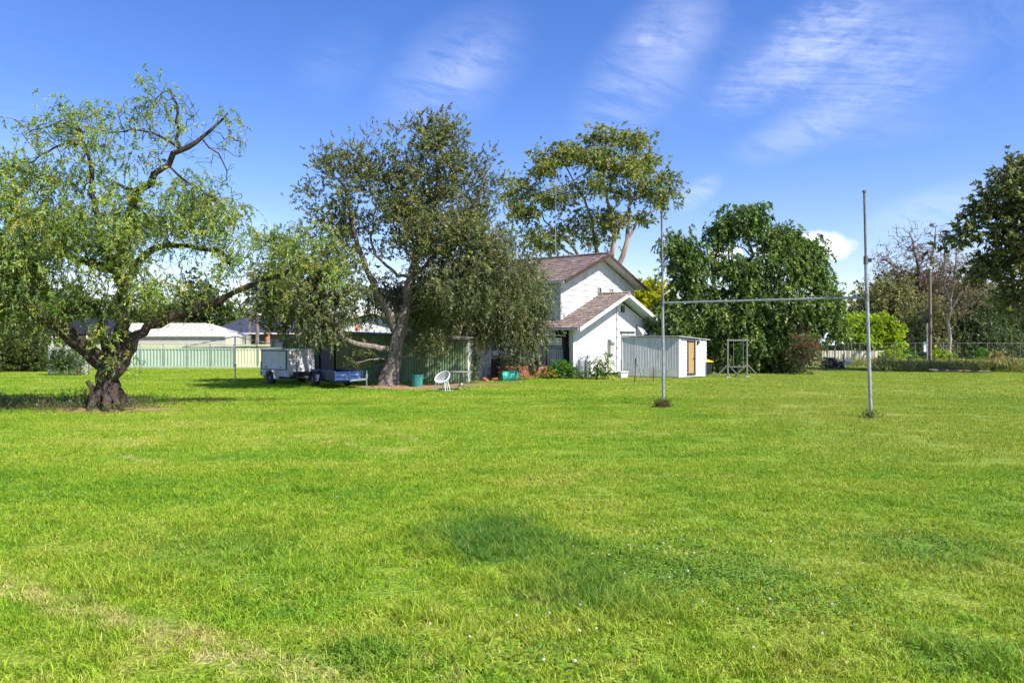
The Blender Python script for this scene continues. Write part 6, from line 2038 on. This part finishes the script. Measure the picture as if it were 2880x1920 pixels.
BROAD = dict(sprays=10, leaves=16, spread=(0.28, 0.28, 0.2), out=0.7, rnd=0.4, lift=0.1, len=(0.22, 0.55), droop=1.0, fan=0.6, leaf=(0.13, 0.24), wide=0.44,
             pal=[(0.115, 0.195, 0.042, 4), (0.165, 0.26, 0.05, 3), (0.078, 0.14, 0.038, 3), (0.22, 0.29, 0.06, 1)], stem=0.015)
rb = gp(2150, 1046)
D6 = rb.y
tree('shade_tree', 'big dense dark green shade tree behind the swing frame', rb, D6,
     [([(2155, 1048, 0), (2160, 990, 0), (2150, 930, 0)], 0.4, 0.3), ([(2150, 940, 0), (2110, 860, 0), (2080, 780, 0), (2120, 720, 0.2), (2090, 650, 0.2), (2065, 610, 0.2)], 0.2, 0.03),
      ([(2120, 730, 0.2), (2100, 700, 0), (2060, 690, -0.2)], 0.06, 0.02), ([(2150, 940, 0), (2200, 850, 0.2), (2250, 760, 0.2), (2280, 740, 0.2)], 0.2, 0.04),
      ([(2150, 950, 0), (2050, 880, -0.2), (1980, 800, -0.3), (1920, 720, -0.3), (1910, 690, -0.3)], 0.16, 0.03), ([(2155, 960, 0), (2260, 900, -0.3), (2330, 850, -0.3)], 0.14, 0.04),
      ([(2150, 960, 0), (2060, 950, -1.0), (1960, 920, -1.4)], 0.12, 0.04), ([(2155, 990, 0), (2190, 980, -0.8), (2260, 985, -1.2)], 0.1, 0.03)],
     [(2055, 615, 0.2, 50, 32, 1.0, 26), (2120, 610, 0.2, 36, 30, 0.8, 20), (2025, 670, 0, 45, 40, 1.0, 22), (2165, 675, 0.2, 60, 40, 1.2, 30), (2240, 685, 0.2, 52, 42, 1.0, 26), (2290, 720, 0.2, 40, 35, 0.9, 16), (1905, 690, -0.3, 42, 40, 0.9, 16), (1960, 740, -0.2, 75, 55, 1.3, 32), (2060, 770, -0.4, 100, 55, 1.5, 48), (2180, 770, -0.3, 105, 55, 1.5, 50),
      (2290, 770, 0, 65, 55, 1.2, 30), (1910, 770, -0.2, 45, 70, 1.0, 20), (1930, 850, -0.4, 90, 60, 1.4, 46), (2050, 850, -0.8, 110, 60, 1.6, 56), (2180, 860, -0.8, 110, 60, 1.6, 56), (2300, 850, -0.2, 70, 60, 1.3, 34), (2325, 900, 0.3, 50, 45, 1.0, 24), (1950, 930, -0.8, 100, 60, 1.4, 52), (2060, 940, -1.2, 110, 60, 1.3, 56),
      (2180, 940, -1.0, 100, 60, 1.4, 52), (2260, 940, 0.6, 60, 45, 1.0, 26), (2030, 1010, -0.8, 110, 34, 1.0, 40), (2150, 1010, -0.9, 90, 34, 0.9, 34), (1990, 1000, 0.5, 80, 40, 1.0, 26), (2210, 1005, 0.8, 50, 30, 0.6, 12)],
     [BROAD], BARK_MID, 53, step=0.4, wob=0.04, r_tip=0.010, power=2.15, low=0.5, clump=4, thin=0.95, shrink=0.95)

LIME = dict(sprays=9, leaves=13, spread=(0.40, 0.40, 0.28), out=0.7, rnd=0.4, lift=0.2, len=(0.2, 0.5), droop=0.5, fan=0.6, leaf=(0.15, 0.26), wide=0.5,
            pal=[(0.40, 0.42, 0.012, 4), (0.30, 0.36, 0.012, 3), (0.48, 0.46, 0.02, 2)])
yb0 = px(1850, 1020, 52)
yb0.z = 0
tree('golden_tree', 'bright yellow green leafed tree between the house gable and the shade tree', yb0, 52,
     [([(1850, 1020, 0), (1850, 940, 0), (1845, 860, 0), (1840, 800, 0)], 0.2, 0.08), ([(1848, 900, 0), (1900, 870, -0.5), (1915, 880, -0.8)], 0.08, 0.03)],
     [(1830, 815, 0, 38, 36, 1.0, 20), (1815, 850, 0, 36, 34, 1.0, 16), (1865, 830, 0, 26, 30, 0.9, 12), (1850, 870, 0, 40, 30, 1.0, 18), (1870, 905, -0.3, 34, 26, 0.9, 14), (1908, 900, -0.8, 22, 34, 0.6, 14), (1905, 940, -0.8, 20, 25, 0.5, 9), (1830, 900, 0.3, 40, 40, 0.9, 12), (1880, 955, -0.5, 30, 20, 0.6, 8)],
     [LIME], BARK_MID, 61, step=0.5, r_tip=0.012, leafmat=LEAF_SOFT)

ROUND = dict(LIME, spread=(0.34, 0.34, 0.14), lift=0.5, pal=[(0.30, 0.42, 0.025, 4), (0.22, 0.34, 0.022, 3), (0.38, 0.48, 0.04, 2)], leaf=(0.16, 0.28), sprays=10)
rb8 = px(2440, 1016, 58)
rb8.z = 0
tree('round_tree', 'bright green dome shaped tree behind the right goal post', rb8, 58,
     [([(2440, 1016, 0), (2440, 980, 0), (2438, 950, 0)], 0.2, 0.12), ([(2438, 960, 0), (2400, 920, 0)], 0.1, 0.04), ([(2438, 960, 0), (2480, 920, 0)], 0.1, 0.04)],
     [(2440, 905, 0, 62, 26, 1.6, 34), (2400, 930, -0.2, 42, 28, 1.3, 20), (2485, 925, -0.2, 40, 30, 1.3, 22), (2440, 945, -0.8, 70, 26, 1.3, 32), (2490, 960, -0.2, 32, 22, 1.0, 12), (2395, 960, 0, 30, 20, 0.9, 8), (2470, 985, 0.3, 60, 14, 0.8, 10)],
     [ROUND], BARK_MID, 67, step=0.5, r_tip=0.012, leafmat=LEAF_SOFT)

OLIVE = dict(sprays=9, leaves=13, spread=(0.6, 0.6, 0.5), out=0.6, rnd=0.5, lift=0.1, len=(0.3, 0.8), droop=0.5, fan=0.7, leaf=(0.20, 0.36), wide=0.38,
             pal=[(0.22, 0.235, 0.085, 4), (0.17, 0.195, 0.075, 3), (0.28, 0.265, 0.105, 2), (0.26, 0.20, 0.12, 0.7)])
def back_tree(label, x, d, lobes, limbs, seed, S, bark=BARK_MID, **kw):
    b = px(x, 1000, d)
    b.z = 0
    hy = HY + EYE * F / d
    return tree('boundary_tree', label, b, d, [([(x, hy, 0)] + limbs[0][0], limbs[0][1], limbs[0][2])] + limbs[1:], lobes, [S], bark, seed, group='trees beyond the right boundary', step=0.8, wob=0.06, r_tip=kw.pop('r_tip', 0.012), power=2.3, clump=2, thin=1.35, **kw)


back_tree('olive leafed tree rising behind the bright dome tree', 2500, 74, [(2510, 830, 0, 70, 45, 2.0, 28), (2470, 870, 0, 60, 45, 1.8, 24), (2560, 890, 0, 65, 55, 2.0, 30), (2530, 950, -0.5, 80, 50, 2.0, 36), (2420, 850, 0.5, 50, 40, 1.5, 14), (2500, 1000, -0.5, 70, 28, 1.4, 20), (2580, 1000, -0.3, 60, 25, 1.2, 16), (2400, 890, 1, 40, 35, 1.4, 10)],
          [([(2510, 950, 0), (2520, 880, 0), (2510, 820, 0)], 0.3, 0.08), ([(2515, 960, 0), (2570, 900, 0), (2590, 850, 0)], 0.16, 0.05)], 71, OLIVE)
back_tree('tall olive brown tree filling the gap beside the half dead tree', 2555, 80, [(2530, 800, 0, 70, 45, 2.0, 30), (2600, 820, 0, 70, 50, 2.0, 32), (2560, 870, -0.5, 90, 50, 2.0, 40), (2640, 880, 0, 55, 55, 1.8, 26), (2470, 830, 0, 45, 40, 1.6, 16), (2620, 950, -0.5, 80, 45, 1.8, 30), (2540, 960, -0.5, 80, 40, 1.8, 26)],
          [([(2560, 950, 0), (2565, 860, 0), (2560, 780, 0)], 0.3, 0.08), ([(2562, 900, 0), (2610, 840, 0), (2630, 790, 0)], 0.16, 0.05)], 72, dict(OLIVE, pal=[(0.21, 0.215, 0.09, 4), (0.17, 0.18, 0.075, 3), (0.26, 0.235, 0.12, 2), (0.27, 0.20, 0.13, 1)]))
back_tree('pale olive tree with grey green crown behind the white trunk', 2740, 78, [(2720, 810, 0, 50, 40, 1.8, 22), (2760, 840, 0, 50, 45, 1.8, 22), (2700, 860, 0, 45, 40, 1.6, 18), (2730, 900, -0.4, 60, 45, 1.8, 22)],
          [([(2735, 940, 0), (2735, 870, 0), (2730, 800, 0)], 0.25, 0.07)], 75, dict(OLIVE, pal=[(0.21, 0.22, 0.10, 4), (0.16, 0.175, 0.075, 3), (0.27, 0.26, 0.13, 1)]))
back_tree('olive tree leaning behind the old timber pole', 2620, 70, [(2610, 880, 0, 50, 55, 1.8, 24), (2640, 950, 0, 50, 50, 1.6, 22), (2590, 960, 0, 45, 40, 1.4, 16), (2620, 1000, 0, 60, 20, 1.2, 12)],
          [([(2625, 960, 0), (2615, 900, 0), (2610, 850, 0)], 0.2, 0.06)], 73, OLIVE)
DRY = dict(OLIVE, sprays=8, leaves=11, spread=(0.5, 0.5, 0.4), leaf=(0.13, 0.25), wide=0.25, pal=[(0.22, 0.165, 0.11, 3), (0.20, 0.16, 0.10, 3), (0.25, 0.165, 0.11, 1)])
back_tree('half dead tree with bare grey twigs above the olive trees', 2590, 78,
          [(2570, 730, 0, 90, 40, 2.2, 36), (2500, 760, 0, 50, 40, 1.6, 14), (2640, 760, 0, 60, 40, 1.6, 18), (2580, 790, 0.5, 100, 40, 1.8, 34)],
          [([(2595, 900, 0), (2590, 820, 0), (2580, 740, 0), (2560, 660, 0)], 0.35, 0.05), ([(2590, 830, 0), (2620, 740, 0), (2632, 640, 0)], 0.16, 0.04), ([(2590, 830, 0), (2530, 760, 0), (2480, 720, 0)], 0.14, 0.04), ([(2595, 840, 0), (2650, 760, 0), (2670, 700, 0)], 0.14, 0.03)], 79, DRY, BARK_WARM,
          bare_targets=[(2555, 660, 0, 60, 45, 1.8, 150), (2630, 650, 0, 35, 42, 1.4, 110), (2490, 710, 0, 50, 40, 1.4, 90), (2665, 680, 0, 22, 40, 1.0, 60), (2570, 740, 0, 110, 60, 2.0, 200)], leafmat=LEAF_DRY, lift=0.9, low=0.9, r_tip=0.018)
back_tree('sparse brown tree with a tall white trunk by the mesh fence', 2672, 66,
          [(2690, 760, 0, 55, 40, 1.7, 22), (2650, 810, 0, 45, 40, 1.4, 14), (2720, 820, 0, 45, 40, 1.4, 14), (2680, 860, 0, 70, 40, 1.6, 18)],
          [([(2671, 960, 0), (2668, 900, 0), (2672, 850, 0)], 0.17, 0.13), ([(2672, 860, 0), (2685, 780, 0), (2690, 710, 0)], 0.12, 0.03), ([(2672, 870, 0), (2720, 800, 0), (2735, 750, 0)], 0.1, 0.03), ([(2672, 860, 0), (2655, 790, 0), (2650, 740, 0)], 0.1, 0.03)], 83, DRY, BARK_WHITE,
          bare_targets=[(2690, 740, 0, 60, 45, 1.4, 140), (2725, 760, 0, 30, 30, 1.0, 50)], leafmat=LEAF_DRY, lift=0.8, low=0.9, r_tip=0.016)
CASU = dict(OLIVE, sprays=12, leaves=14, droop=0.9, lift=0.0, wide=0.25, pal=[(0.082, 0.125, 0.046, 4), (0.11, 0.155, 0.05, 3), (0.06, 0.098, 0.04, 3)])
for i, (x, lob, lab) in enumerate((
        (2740, [(2750, 850, 0, 60, 55, 2.2, 34), (2720, 920, -0.5, 60, 50, 2.0, 34), (2770, 950, -0.5, 60, 45, 2.0, 30), (2730, 990, -0.3, 70, 30, 1.6, 24), (2690, 920, 0.3, 40, 50, 1.6, 16)], 'dense dark green oak-leafed tree beside the white trunk'),
        (2830, [(2820, 870, 0, 60, 55, 2.2, 34), (2860, 930, -0.5, 60, 55, 2.0, 36), (2810, 960, -0.6, 55, 45, 1.8, 30), (2850, 1000, -0.3, 70, 25, 1.4, 22), (2900, 900, 0, 50, 60, 2.0, 22)], 'dense dark green tree at the right edge under the tall gum'))):
    back_tree(lab, x, 70 + 2 * i, lob, [([(x, 950, 0), (x, 880, 0), (x + 5, 820, 0)], 0.25, 0.08)], 89 + i, CASU)

GUM2 = dict(GUM, leaf=(0.16, 0.3), pal=[(0.14, 0.165, 0.05, 4), (0.185, 0.205, 0.062, 3), (0.10, 0.125, 0.046, 3), (0.24, 0.23, 0.11, 0.8)])
D10 = 41.0
gb10 = px(2990, 1000, D10)
gb10.z = 0
tree('tall_gum', 'tall gum tree reaching into the picture from the right edge', gb10, D10,
     [([(2990, 1049, 0), (2985, 900, 0), (2970, 760, 0)], 0.55, 0.4), ([(2970, 780, 0), (2920, 660, 0), (2870, 580, 0), (2840, 520, 0)], 0.25, 0.05), ([(2975, 800, 0), (2890, 720, 0), (2830, 670, 0), (2760, 655, 0), (2720, 650, 0)], 0.18, 0.03),
      ([(2970, 760, 0), (2960, 600, 0), (2930, 470, 0)], 0.25, 0.05), ([(2975, 830, 0), (2900, 790, 0), (2840, 780, 0), (2800, 790, 0)], 0.14, 0.03)],
     [(2870, 490, 0, 60, 45, 1.6, 30), (2830, 560, 0, 60, 40, 1.5, 28), (2775, 590, 0, 48, 28, 1.2, 17), (2880, 620, 0, 50, 50, 1.6, 28), (2740, 655, 0, 42, 18, 1.0, 12), (2830, 650, 0, 50, 34, 1.3, 20), (2790, 770, 0, 34, 40, 1.0, 15), (2850, 730, 0, 50, 50, 1.4, 28), (2870, 820, 0, 40, 40, 1.2, 16), (2950, 560, 0, 70, 90, 2.0, 30), (2940, 700, 0, 60, 80, 1.8, 24), (2850, 870, 0, 40, 20, 1.0, 8)],
     [GUM2], BARK_MID, 97, step=0.6, wob=0.05, r_tip=0.014, low=0.8, lift=0.3, clump=4, dome=True, thin=0.72)

# bottlebrush with red flowers near the wood pile
bb0 = gp(2250, 1052)
BB = dict(sprays=8, leaves=13, spread=(0.22, 0.22, 0.2), out=0.7, rnd=0.4, lift=0.4, len=(0.15, 0.35), droop=0.2, fan=0.7, leaf=(0.06, 0.12), wide=0.24,
          pal=[(0.105, 0.105, 0.045, 4), (0.075, 0.085, 0.034, 3), (0.15, 0.115, 0.06, 2)])
RED = dict(sprays=2, leaves=36, spread=(0.05, 0.05, 0.05), out=0.3, rnd=0.3, lift=0.6, len=(0.08, 0.14), droop=0, fan=2.0, leaf=(0.03, 0.05), wide=0.3, pal=[(0.55, 0.05, 0.035, 3), (0.42, 0.07, 0.05, 1)])
t = tree('bottlebrush_shrub', 'brownish bottlebrush shrub with red flowers beside the wood pile', bb0, bb0.y,
         [([(2250, 1044, 0), (2260, 1010, 0), (2265, 960, 0)], 0.08, 0.03), ([(2252, 1040, 0), (2235, 1000, 0), (2230, 960, 0)], 0.06, 0.02), ([(2252, 1042, 0), (2280, 1010, 0), (2290, 980, 0)], 0.05, 0.02)],
         [(2260, 955, 0, 42, 26, 0.8, 26), (2240, 990, 0, 45, 26, 0.8, 28), (2285, 990, 0, 35, 26, 0.7, 18), (2255, 1020, -0.2, 50, 20, 0.7, 20),
          (2230, 946, -0.6, 14, 6, 0.3, 3), (2237, 971, -0.8, 5, 4, 0.1, 2), (2284, 970, -0.7, 8, 5, 0.2, 3), (2294, 972, -0.7, 4, 4, 0.1, 2), (2272, 965, -0.7, 10, 8, 0.2, 2)],
         [BB, RED], BARK_MID, 101, cat='shrub', step=0.25, r_tip=0.008, lobe_style=[0, 0, 0, 0, 1, 1, 1, 1, 1])

# hedge mass and trees at far left
HEDGE = dict(sprays=11, leaves=15, spread=(0.3, 0.3, 0.26), out=0.7, rnd=0.4, lift=0.3, len=(0.15, 0.35), droop=0.2, fan=0.7, leaf=(0.08, 0.14), wide=0.45,
             pal=[(0.075, 0.105, 0.024, 4), (0.11, 0.14, 0.026, 3), (0.05, 0.075, 0.022, 3), (0.22, 0.22, 0.03, 0.7)])
h0 = gp(60, 1044)
tree('garden_hedge', 'dense dark green hedge at the left edge beyond the pepper tree', h0, h0.y,
     [([(60, 1045, 0), (60, 1000, 0), (60, 930, 0)], 0.15, 0.05), ([(60, 1030, 0), (0, 990, 0)], 0.08, 0.03), ([(60, 1030, 0), (110, 990, 0)], 0.08, 0.03), ([(60, 1030, 0), (-60, 990, 0)], 0.08, 0.03)],
     [(20, 960, 0, 80, 60, 1.4, 70), (90, 980, 0, 50, 50, 1.1, 46), (60, 1020, -0.4, 90, 22, 0.9, 40), (-60, 980, 0, 60, 65, 1.4, 36), (100, 930, 0.5, 40, 40, 1.0, 18), (40, 890, 0.8, 80, 50, 1.4, 30), (120, 1020, -0.2, 25, 20, 0.6, 8)],
     [HEDGE], BARK_MID, 107, cat='hedge', step=0.4, r_tip=0.008)
DARKG = dict(OLIVE, spread=(0.62, 0.62, 0.5), pal=[(0.075, 0.115, 0.026, 4), (0.11, 0.155, 0.03, 3), (0.052, 0.085, 0.024, 3), (0.18, 0.21, 0.03, 0.6)], wide=0.42)
for i, (x, d, lob, lab) in enumerate((
        (575, 66, [(570, 860, 0, 70, 50, 2.0, 38), (620, 890, 0, 50, 45, 1.7, 24), (530, 890, 0.3, 50, 45, 1.7, 22), (600, 930, 0, 70, 26, 1.4, 20), (560, 810, 0, 40, 30, 1.2, 12)], 'bushy green tree behind the right end of the cream garage'),
        (400, 70, [(390, 870, 0, 80, 38, 2.0, 30), (450, 890, 0, 60, 30, 1.6, 18), (330, 880, 0, 60, 35, 1.6, 20)], 'low green tree showing over the middle of the cream garage'),
        (220, 66, [(210, 850, 0, 80, 45, 2.0, 34), (140, 870, 0, 60, 45, 1.8, 24), (270, 870, 0, 50, 35, 1.5, 18), (180, 900, -0.3, 80, 25, 1.4, 18)], 'dark green tree behind the low dark roofed shelter'),
        (30, 62, [(20, 840, 0, 90, 60, 2.2, 44), (90, 870, 0, 60, 50, 1.8, 26), (-70, 850, 0, 70, 60, 2.0, 26), (40, 780, 0.5, 60, 40, 1.6, 16)], 'dark tree standing behind the hedge at the left edge'),
        (690, 85, [(690, 915, 0, 50, 30, 2.0, 18), (650, 930, 0, 40, 24, 1.6, 10), (740, 930, 0, 40, 24, 1.6, 10)], 'pale distant tree behind the blue grey tiled roof'))):
    b = px(x, 1000, d)
    b.z = 0
    tree('background_tree', lab, b, d, [([(x, HY + EYE * F / d, 0), (x, 960, 0), (x, 900, 0)], 0.25, 0.08)], lob, [DARKG], BARK_MID, 120 + i, group='trees beyond the left fence', step=0.8, r_tip=0.014)

# distant wood that closes the horizon
rng = np.random.default_rng(5)
cs = []
for i in range(520):
    x = rng.uniform(-95, 95)
    y = 108 + rng.uniform(-6, 8)
    top = 5.2 + 1.6 * math.sin(x * 0.11) + 1.0 * math.sin(x * 0.37 + 1)
    cs.append((x, y, rng.uniform(0.4, 1) ** 0.7 * top))
V, Fq, Cc = foliage(np.array(cs), dict(DARKG, sprays=9, leaves=10, spread=(1.2, 1.0, 0.9), leaf=(0.45, 0.8), len=(0.4, 1.1)), rng)
tag(link('distant_woods', np_mesh('distant_woods', V, Fq, LEAF, cols=Cc)), 'dark band of distant trees along the horizon', 'woods', kind='stuff')

# palm with yellowing fronds behind the clothes line
pm0 = px(722, 985, 57)
pm0.z = 0
pm = empty('palm_tree', pm0, label='palm with drooping dark fronds and one yellow dead frond before the tiled roof', cat='palm')
hc = 2 + (946 - 850) / F * 57
MB().tube([(0, 0, 0), (0.05, 0, hc * 0.5), (0, 0, hc)], [0.16, 0.13, 0.12], 10).build('trunk', BARK_GREY, pm, smooth=True)
rng = np.random.default_rng(8)
for i in range(13):
    a = i * 2.4
    dead = i in (4, 9)
    L = rng.uniform(2.0, 2.7)
    up = rng.uniform(0.2, 0.9) if not dead else -0.4
    V, Fq, Cc = [], [], []
    prev = None
    nseg = 26
    for s in range(nseg):
        t = s / (nseg - 1)
        r = L * (t * (1 - 0.25 * t)) * (0.35 if dead else 1)
        z = hc + L * (up * t - (1.15 if not dead else 1.3) * t * t)
        p = np.array([r * math.cos(a), r * math.sin(a), z])
        side = np.array([-math.sin(a), math.cos(a), 0])
        for sd in (-1, 1):
            ll = 0.5 * math.sin(math.pi * min(1, t * 0.9 + 0.12)) * rng.uniform(0.8, 1.1)
            dr_ = nrm(side * sd + np.array([math.cos(a) * 0.4, math.sin(a) * 0.4, -0.55]))
            w = np.array([math.cos(a), math.sin(a), 0.2]) * 0.025
            b = len(V)
            V += [p, p + dr_ * ll * 0.5 + w, p + dr_ * ll, p + dr_ * ll * 0.5 - w]
            Fq.append((b, b + 1, b + 2, b + 3))
            c = (0.40, 0.27, 0.02) if dead else (0.045, 0.07, 0.03)
            Cc += [np.array(c) * rng.uniform(0.8, 1.2)] * 4
    o = link('frond', np_mesh('frond', V, Fq, LEAF, cols=np.array(Cc)), pm)
    if dead:
        o['label'] = 'drooping yellow dead frond'
o = empty('orange_pole', (px(752, 985, 56).x, 56, 0), label='rusty orange trunk stump beside the palm', cat='trunk')
MB().tube([(0, 0, 0), (0.02, 0, 1.6), (-0.02, 0, 2.9)], [0.22, 0.18, 0.13], 9).build('stump', M('orange_bark', (0.42, 0.22, 0.12), (0.28, 0.15, 0.09), 5, 0.9), o, smooth=True)

# ------------------------------------------------------------------ garden plants
def plant(name, label, cat, base, S, n, spread, seed, mat=LEAF, zoff=0.0, zr=0.3):
    rng = np.random.default_rng(seed)
    root = empty(name, base, label=label, cat=cat)
    C = rng.normal(0, 1, (n, 3)) * np.array([spread[0], spread[1], 0]) + np.array([0, 0, zoff])
    C[:, 2] += rng.uniform(0.05, 1, n) * zr * np.exp(-((C[:, 0] / (spread[0] * 2)) ** 2))
    v, f, c = foliage(C, S, rng)
    v[:, 2] = np.maximum(v[:, 2], 0.0)
    link('foliage', np_mesh('foliage', v, f, mat, cols=c), root)
    st = MB()
    for q in C[:: max(1, n // 8)]:
        st.tube([(q[0] * 0.5, q[1] * 0.5, 0), (q[0], q[1], max(0.05, q[2]))], 0.008, 4)
    st.build('stems', BARK_MID, root)
    return root


FRESH = dict(sprays=10, leaves=12, spread=(0.12, 0.12, 0.1), out=0.8, rnd=0.3, lift=0.4, len=(0.12, 0.28), droop=0.3, fan=0.7, leaf=(0.05, 0.10), wide=0.45,
             pal=[(0.10, 0.24, 0.03, 4), (0.15, 0.30, 0.035, 3), (0.06, 0.15, 0.025, 2)])
p = gp(1582, 1064)
r_ = plant('leafy_bush', 'fresh green leafy bush growing against the brick wall', 'bush', p, FRESH, 60, (0.38, 0.22), 3, zoff=0.05, zr=0.62)
fv, ff, fc = foliage(np.array([(-0.58, -0.3, 0.2), (-0.5, -0.3, 0.3), (-0.35, -0.32, 0.14), (-0.62, -0.25, 0.12)]), dict(RED, pal=[(0.75, 0.50, 0.01, 1)], leaf=(0.04, 0.07), wide=0.6), np.random.default_rng(1))
link('flowers', np_mesh('flowers', fv, ff, LEAF, cols=fc), r_)
# maize-like clump by the gas cylinders
mz0 = gp(1682, 1066)
mz = empty('maize_clump', mz0, label='clump of tall broad leafed maize plants before the white wall', cat='plant')
rng = np.random.default_rng(12)
for i in range(15):
    bx, by = rng.normal(0, 0.34), rng.normal(0, 0.16)
    hgt = rng.uniform(0.75, 1.35)
    MB().tube([(bx, by, 0), (bx + rng.normal(0, 0.04), by, hgt)], [0.014, 0.006], 5).build('stem', BARREL if False else STALK, mz)
    V, Fq, Cc = [], [], []
    for k in range(12):
        a = rng.uniform(0, 6.28)
        L = rng.uniform(0.28, 0.55)
        z0 = hgt * rng.uniform(0.12, 0.97)
        d_ = np.array([math.cos(a), math.sin(a), 0])
        sd = np.array([-math.sin(a), math.cos(a), 0])
        c = np.array([(0.10, 0.19, 0.03), (0.18, 0.26, 0.045), (0.055, 0.11, 0.025)][rng.integers(0, 3)]) * rng.uniform(0.8, 1.2)
        b = len(V)
        for s in range(6):
            t = s / 5
            p = np.array([bx, by, z0]) + d_ * L * t + np.array([0, 0, L * (0.7 * t - 1.1 * t * t)])
            w = 0.042 * math.sin(math.pi * (0.12 + 0.88 * t)) + 0.001
            V += [p - sd * w, p + sd * w]
            Cc += [c, c]
        for s in range(5):
            Fq.append((b + 2 * s, b + 2 * s + 1, b + 2 * s + 3, b + 2 * s + 2))
    link('leaves', np_mesh('leaves', V, Fq, LEAF, cols=np.array(Cc)), mz)
plant('climbing_shrub', 'leafy green shrub climbing the end of the green shed', 'shrub', gp(1323, 1073), dict(FRESH, pal=[(0.09, 0.15, 0.03, 3), (0.06, 0.10, 0.025, 3), (0.16, 0.2, 0.04, 1)]), 34, (0.11, 0.16), 5, zoff=0.0, zr=1.6)
plant('patio_weeds', 'straggly weeds and dry stems growing on the patio corner', 'weeds', Vector((px(1412, 1045, 36.9).x, 36.9, 0.5)), dict(FRESH, pal=[(0.13, 0.13, 0.05, 3), (0.09, 0.12, 0.03, 3), (0.2, 0.15, 0.07, 2)], sprays=7), 34, (0.4, 0.15), 7, zr=0.5)
plant('dry_bush', 'brown tangled dry bush beside the leaning board', 'bush', gp(1402, 1064), dict(FRESH, pal=[(0.12, 0.085, 0.05, 3), (0.09, 0.07, 0.04, 3)], wide=0.15, sprays=8), 30, (0.24, 0.18), 8, mat=LEAF_DRY, zr=0.6)
plant('climbing_rose', 'green climber covering the white lattice trellis', 'climber', tuple(tre.location + Vector((0.75, -0.12, 0))), dict(FRESH, pal=[(0.06, 0.12, 0.025, 3), (0.09, 0.16, 0.03, 3), (0.2, 0.24, 0.03, 0.7)], sprays=10), 46, (0.34, 0.06), 9, zoff=0.15, zr=1.5)
plant('young_climber', 'leafy young climber on the right half of the lattice trellis', 'climber', tuple(tre.location + Vector((1.55, -0.1, 0))), dict(FRESH, pal=[(0.08, 0.15, 0.03, 3), (0.13, 0.2, 0.03, 2)], sprays=8), 18, (0.2, 0.05), 10, zoff=0.3, zr=1.1)
# undergrowth below the pepper tree and at the post feet
SCRUB = dict(sprays=6, leaves=9, spread=(0.14, 0.12, 0.05), out=0.5, rnd=0.4, lift=0.9, len=(0.12, 0.38), droop=0.2, fan=0.6, leaf=(0.05, 0.11), wide=0.16,
             pal=[(0.10, 0.12, 0.04, 3), (0.15, 0.135, 0.06, 3), (0.07, 0.11, 0.03, 3), (0.24, 0.18, 0.09, 1)])
rng = np.random.default_rng(14)
C = []
for (x, y, rx, ry, n) in ((120, 1145, 160, 12, 130), (380, 1142, 90, 8, 34), (300, 1155, 100, 8, 30), (230, 1120, 60, 8, 14), (-60, 1145, 90, 12, 40), (540, 1135, 60, 5, 6)):
    for _ in range(n):
        q = gp(x + rng.normal(0, rx * 0.55), y + rng.normal(0, ry * 0.6))
        C.append((q.x, q.y, 0.02))
V, Fq, Cc = foliage(np.array(C), SCRUB, rng)
tag(link('undergrowth', np_mesh('undergrowth', V, Fq, LEAF, cols=Cc)), 'scrubby dry undergrowth round the foot of the pepper tree', 'undergrowth', kind='stuff')
for (x, y, n, lab, s) in ((1866, 1145, 26, 'brown weed tuft at the foot of the left goal post', 0.13), (2450, 1176, 10, 'sparse green weed tuft at the foot of the right goal post', 0.18)):
    q = gp(x, y)
    plant('weed_tuft', lab, 'weeds', q, dict(SCRUB, spread=(0.06, 0.06, 0.03), len=(0.1, 0.26), pal=[(0.12, 0.11, 0.045, 3), (0.16, 0.10, 0.06, 2), (0.09, 0.14, 0.03, 2)] if s < 0.15 else [(0.10, 0.16, 0.035, 3), (0.15, 0.16, 0.05, 1)]), n, (s * 0.6, s * 0.4), x, zr=0.05)
# dry tall grass along the right boundary
rng = np.random.default_rng(15)
C = []
for _ in range(1500):
    x = rng.uniform(2462, 2960)
    d = rng.uniform(42.6, 50)
    C.append((*px(x, 1000, d)[:2], 0.0))
for _ in range(130):
    C.append((*px(rng.uniform(2300, 2475), 1000, rng.uniform(48, 54))[:2], 0.0))
C = np.array(C)
tall = 0.55 + 0.35 * np.sin(C[:, 0] * 1.3) * np.sin(C[:, 0] * 0.41 + 2)
V, Fq, Cc = foliage(C, dict(SCRUB, sprays=6, leaves=6, spread=(0.2, 0.2, 0.04), lift=2.2, len=(0.2, 0.6), leaf=(0.12, 0.28), wide=0.10, fan=0.35,
                            pal=[(0.23, 0.26, 0.06, 3), (0.34, 0.29, 0.10, 3), (0.15, 0.22, 0.05, 3), (0.42, 0.31, 0.11, 1)]), rng)
tag(link('tall_dry_grass', np_mesh('tall_dry_grass', V, Fq, LEAF, cols=Cc)), 'tall dry yellow and green grass along the right boundary fence', 'grass', kind='stuff')
for (x, y, d, lab, s, pal) in ((2500, 1005, 53, 'bright green low bush behind the wire fence corner', 0.5, ROUND['pal']), (2545, 1003, 54, 'rounded fresh green bush behind the mesh fence', 0.42, FRESH['pal']), (2645, 1012, 51, 'low yellow green bush right of the timber pole', 0.4, ROUND['pal']), (2765, 1003, 51.5, 'small sapling with yellow green leaves in the weeds', 0.25, FRESH['pal']), (2805, 1008, 51, 'pale straw coloured bush by the right boundary', 0.3, [(0.36, 0.3, 0.14, 1)])):
    q = px(x, y, d)
    q.z = 0
    plant('boundary_bush', lab, 'bush', q, dict(FRESH, pal=pal, spread=(0.2, 0.2, 0.15), leaf=(0.1, 0.18)), 26, (s, s * 0.6), int(x), zoff=0.15, zr=0.75)
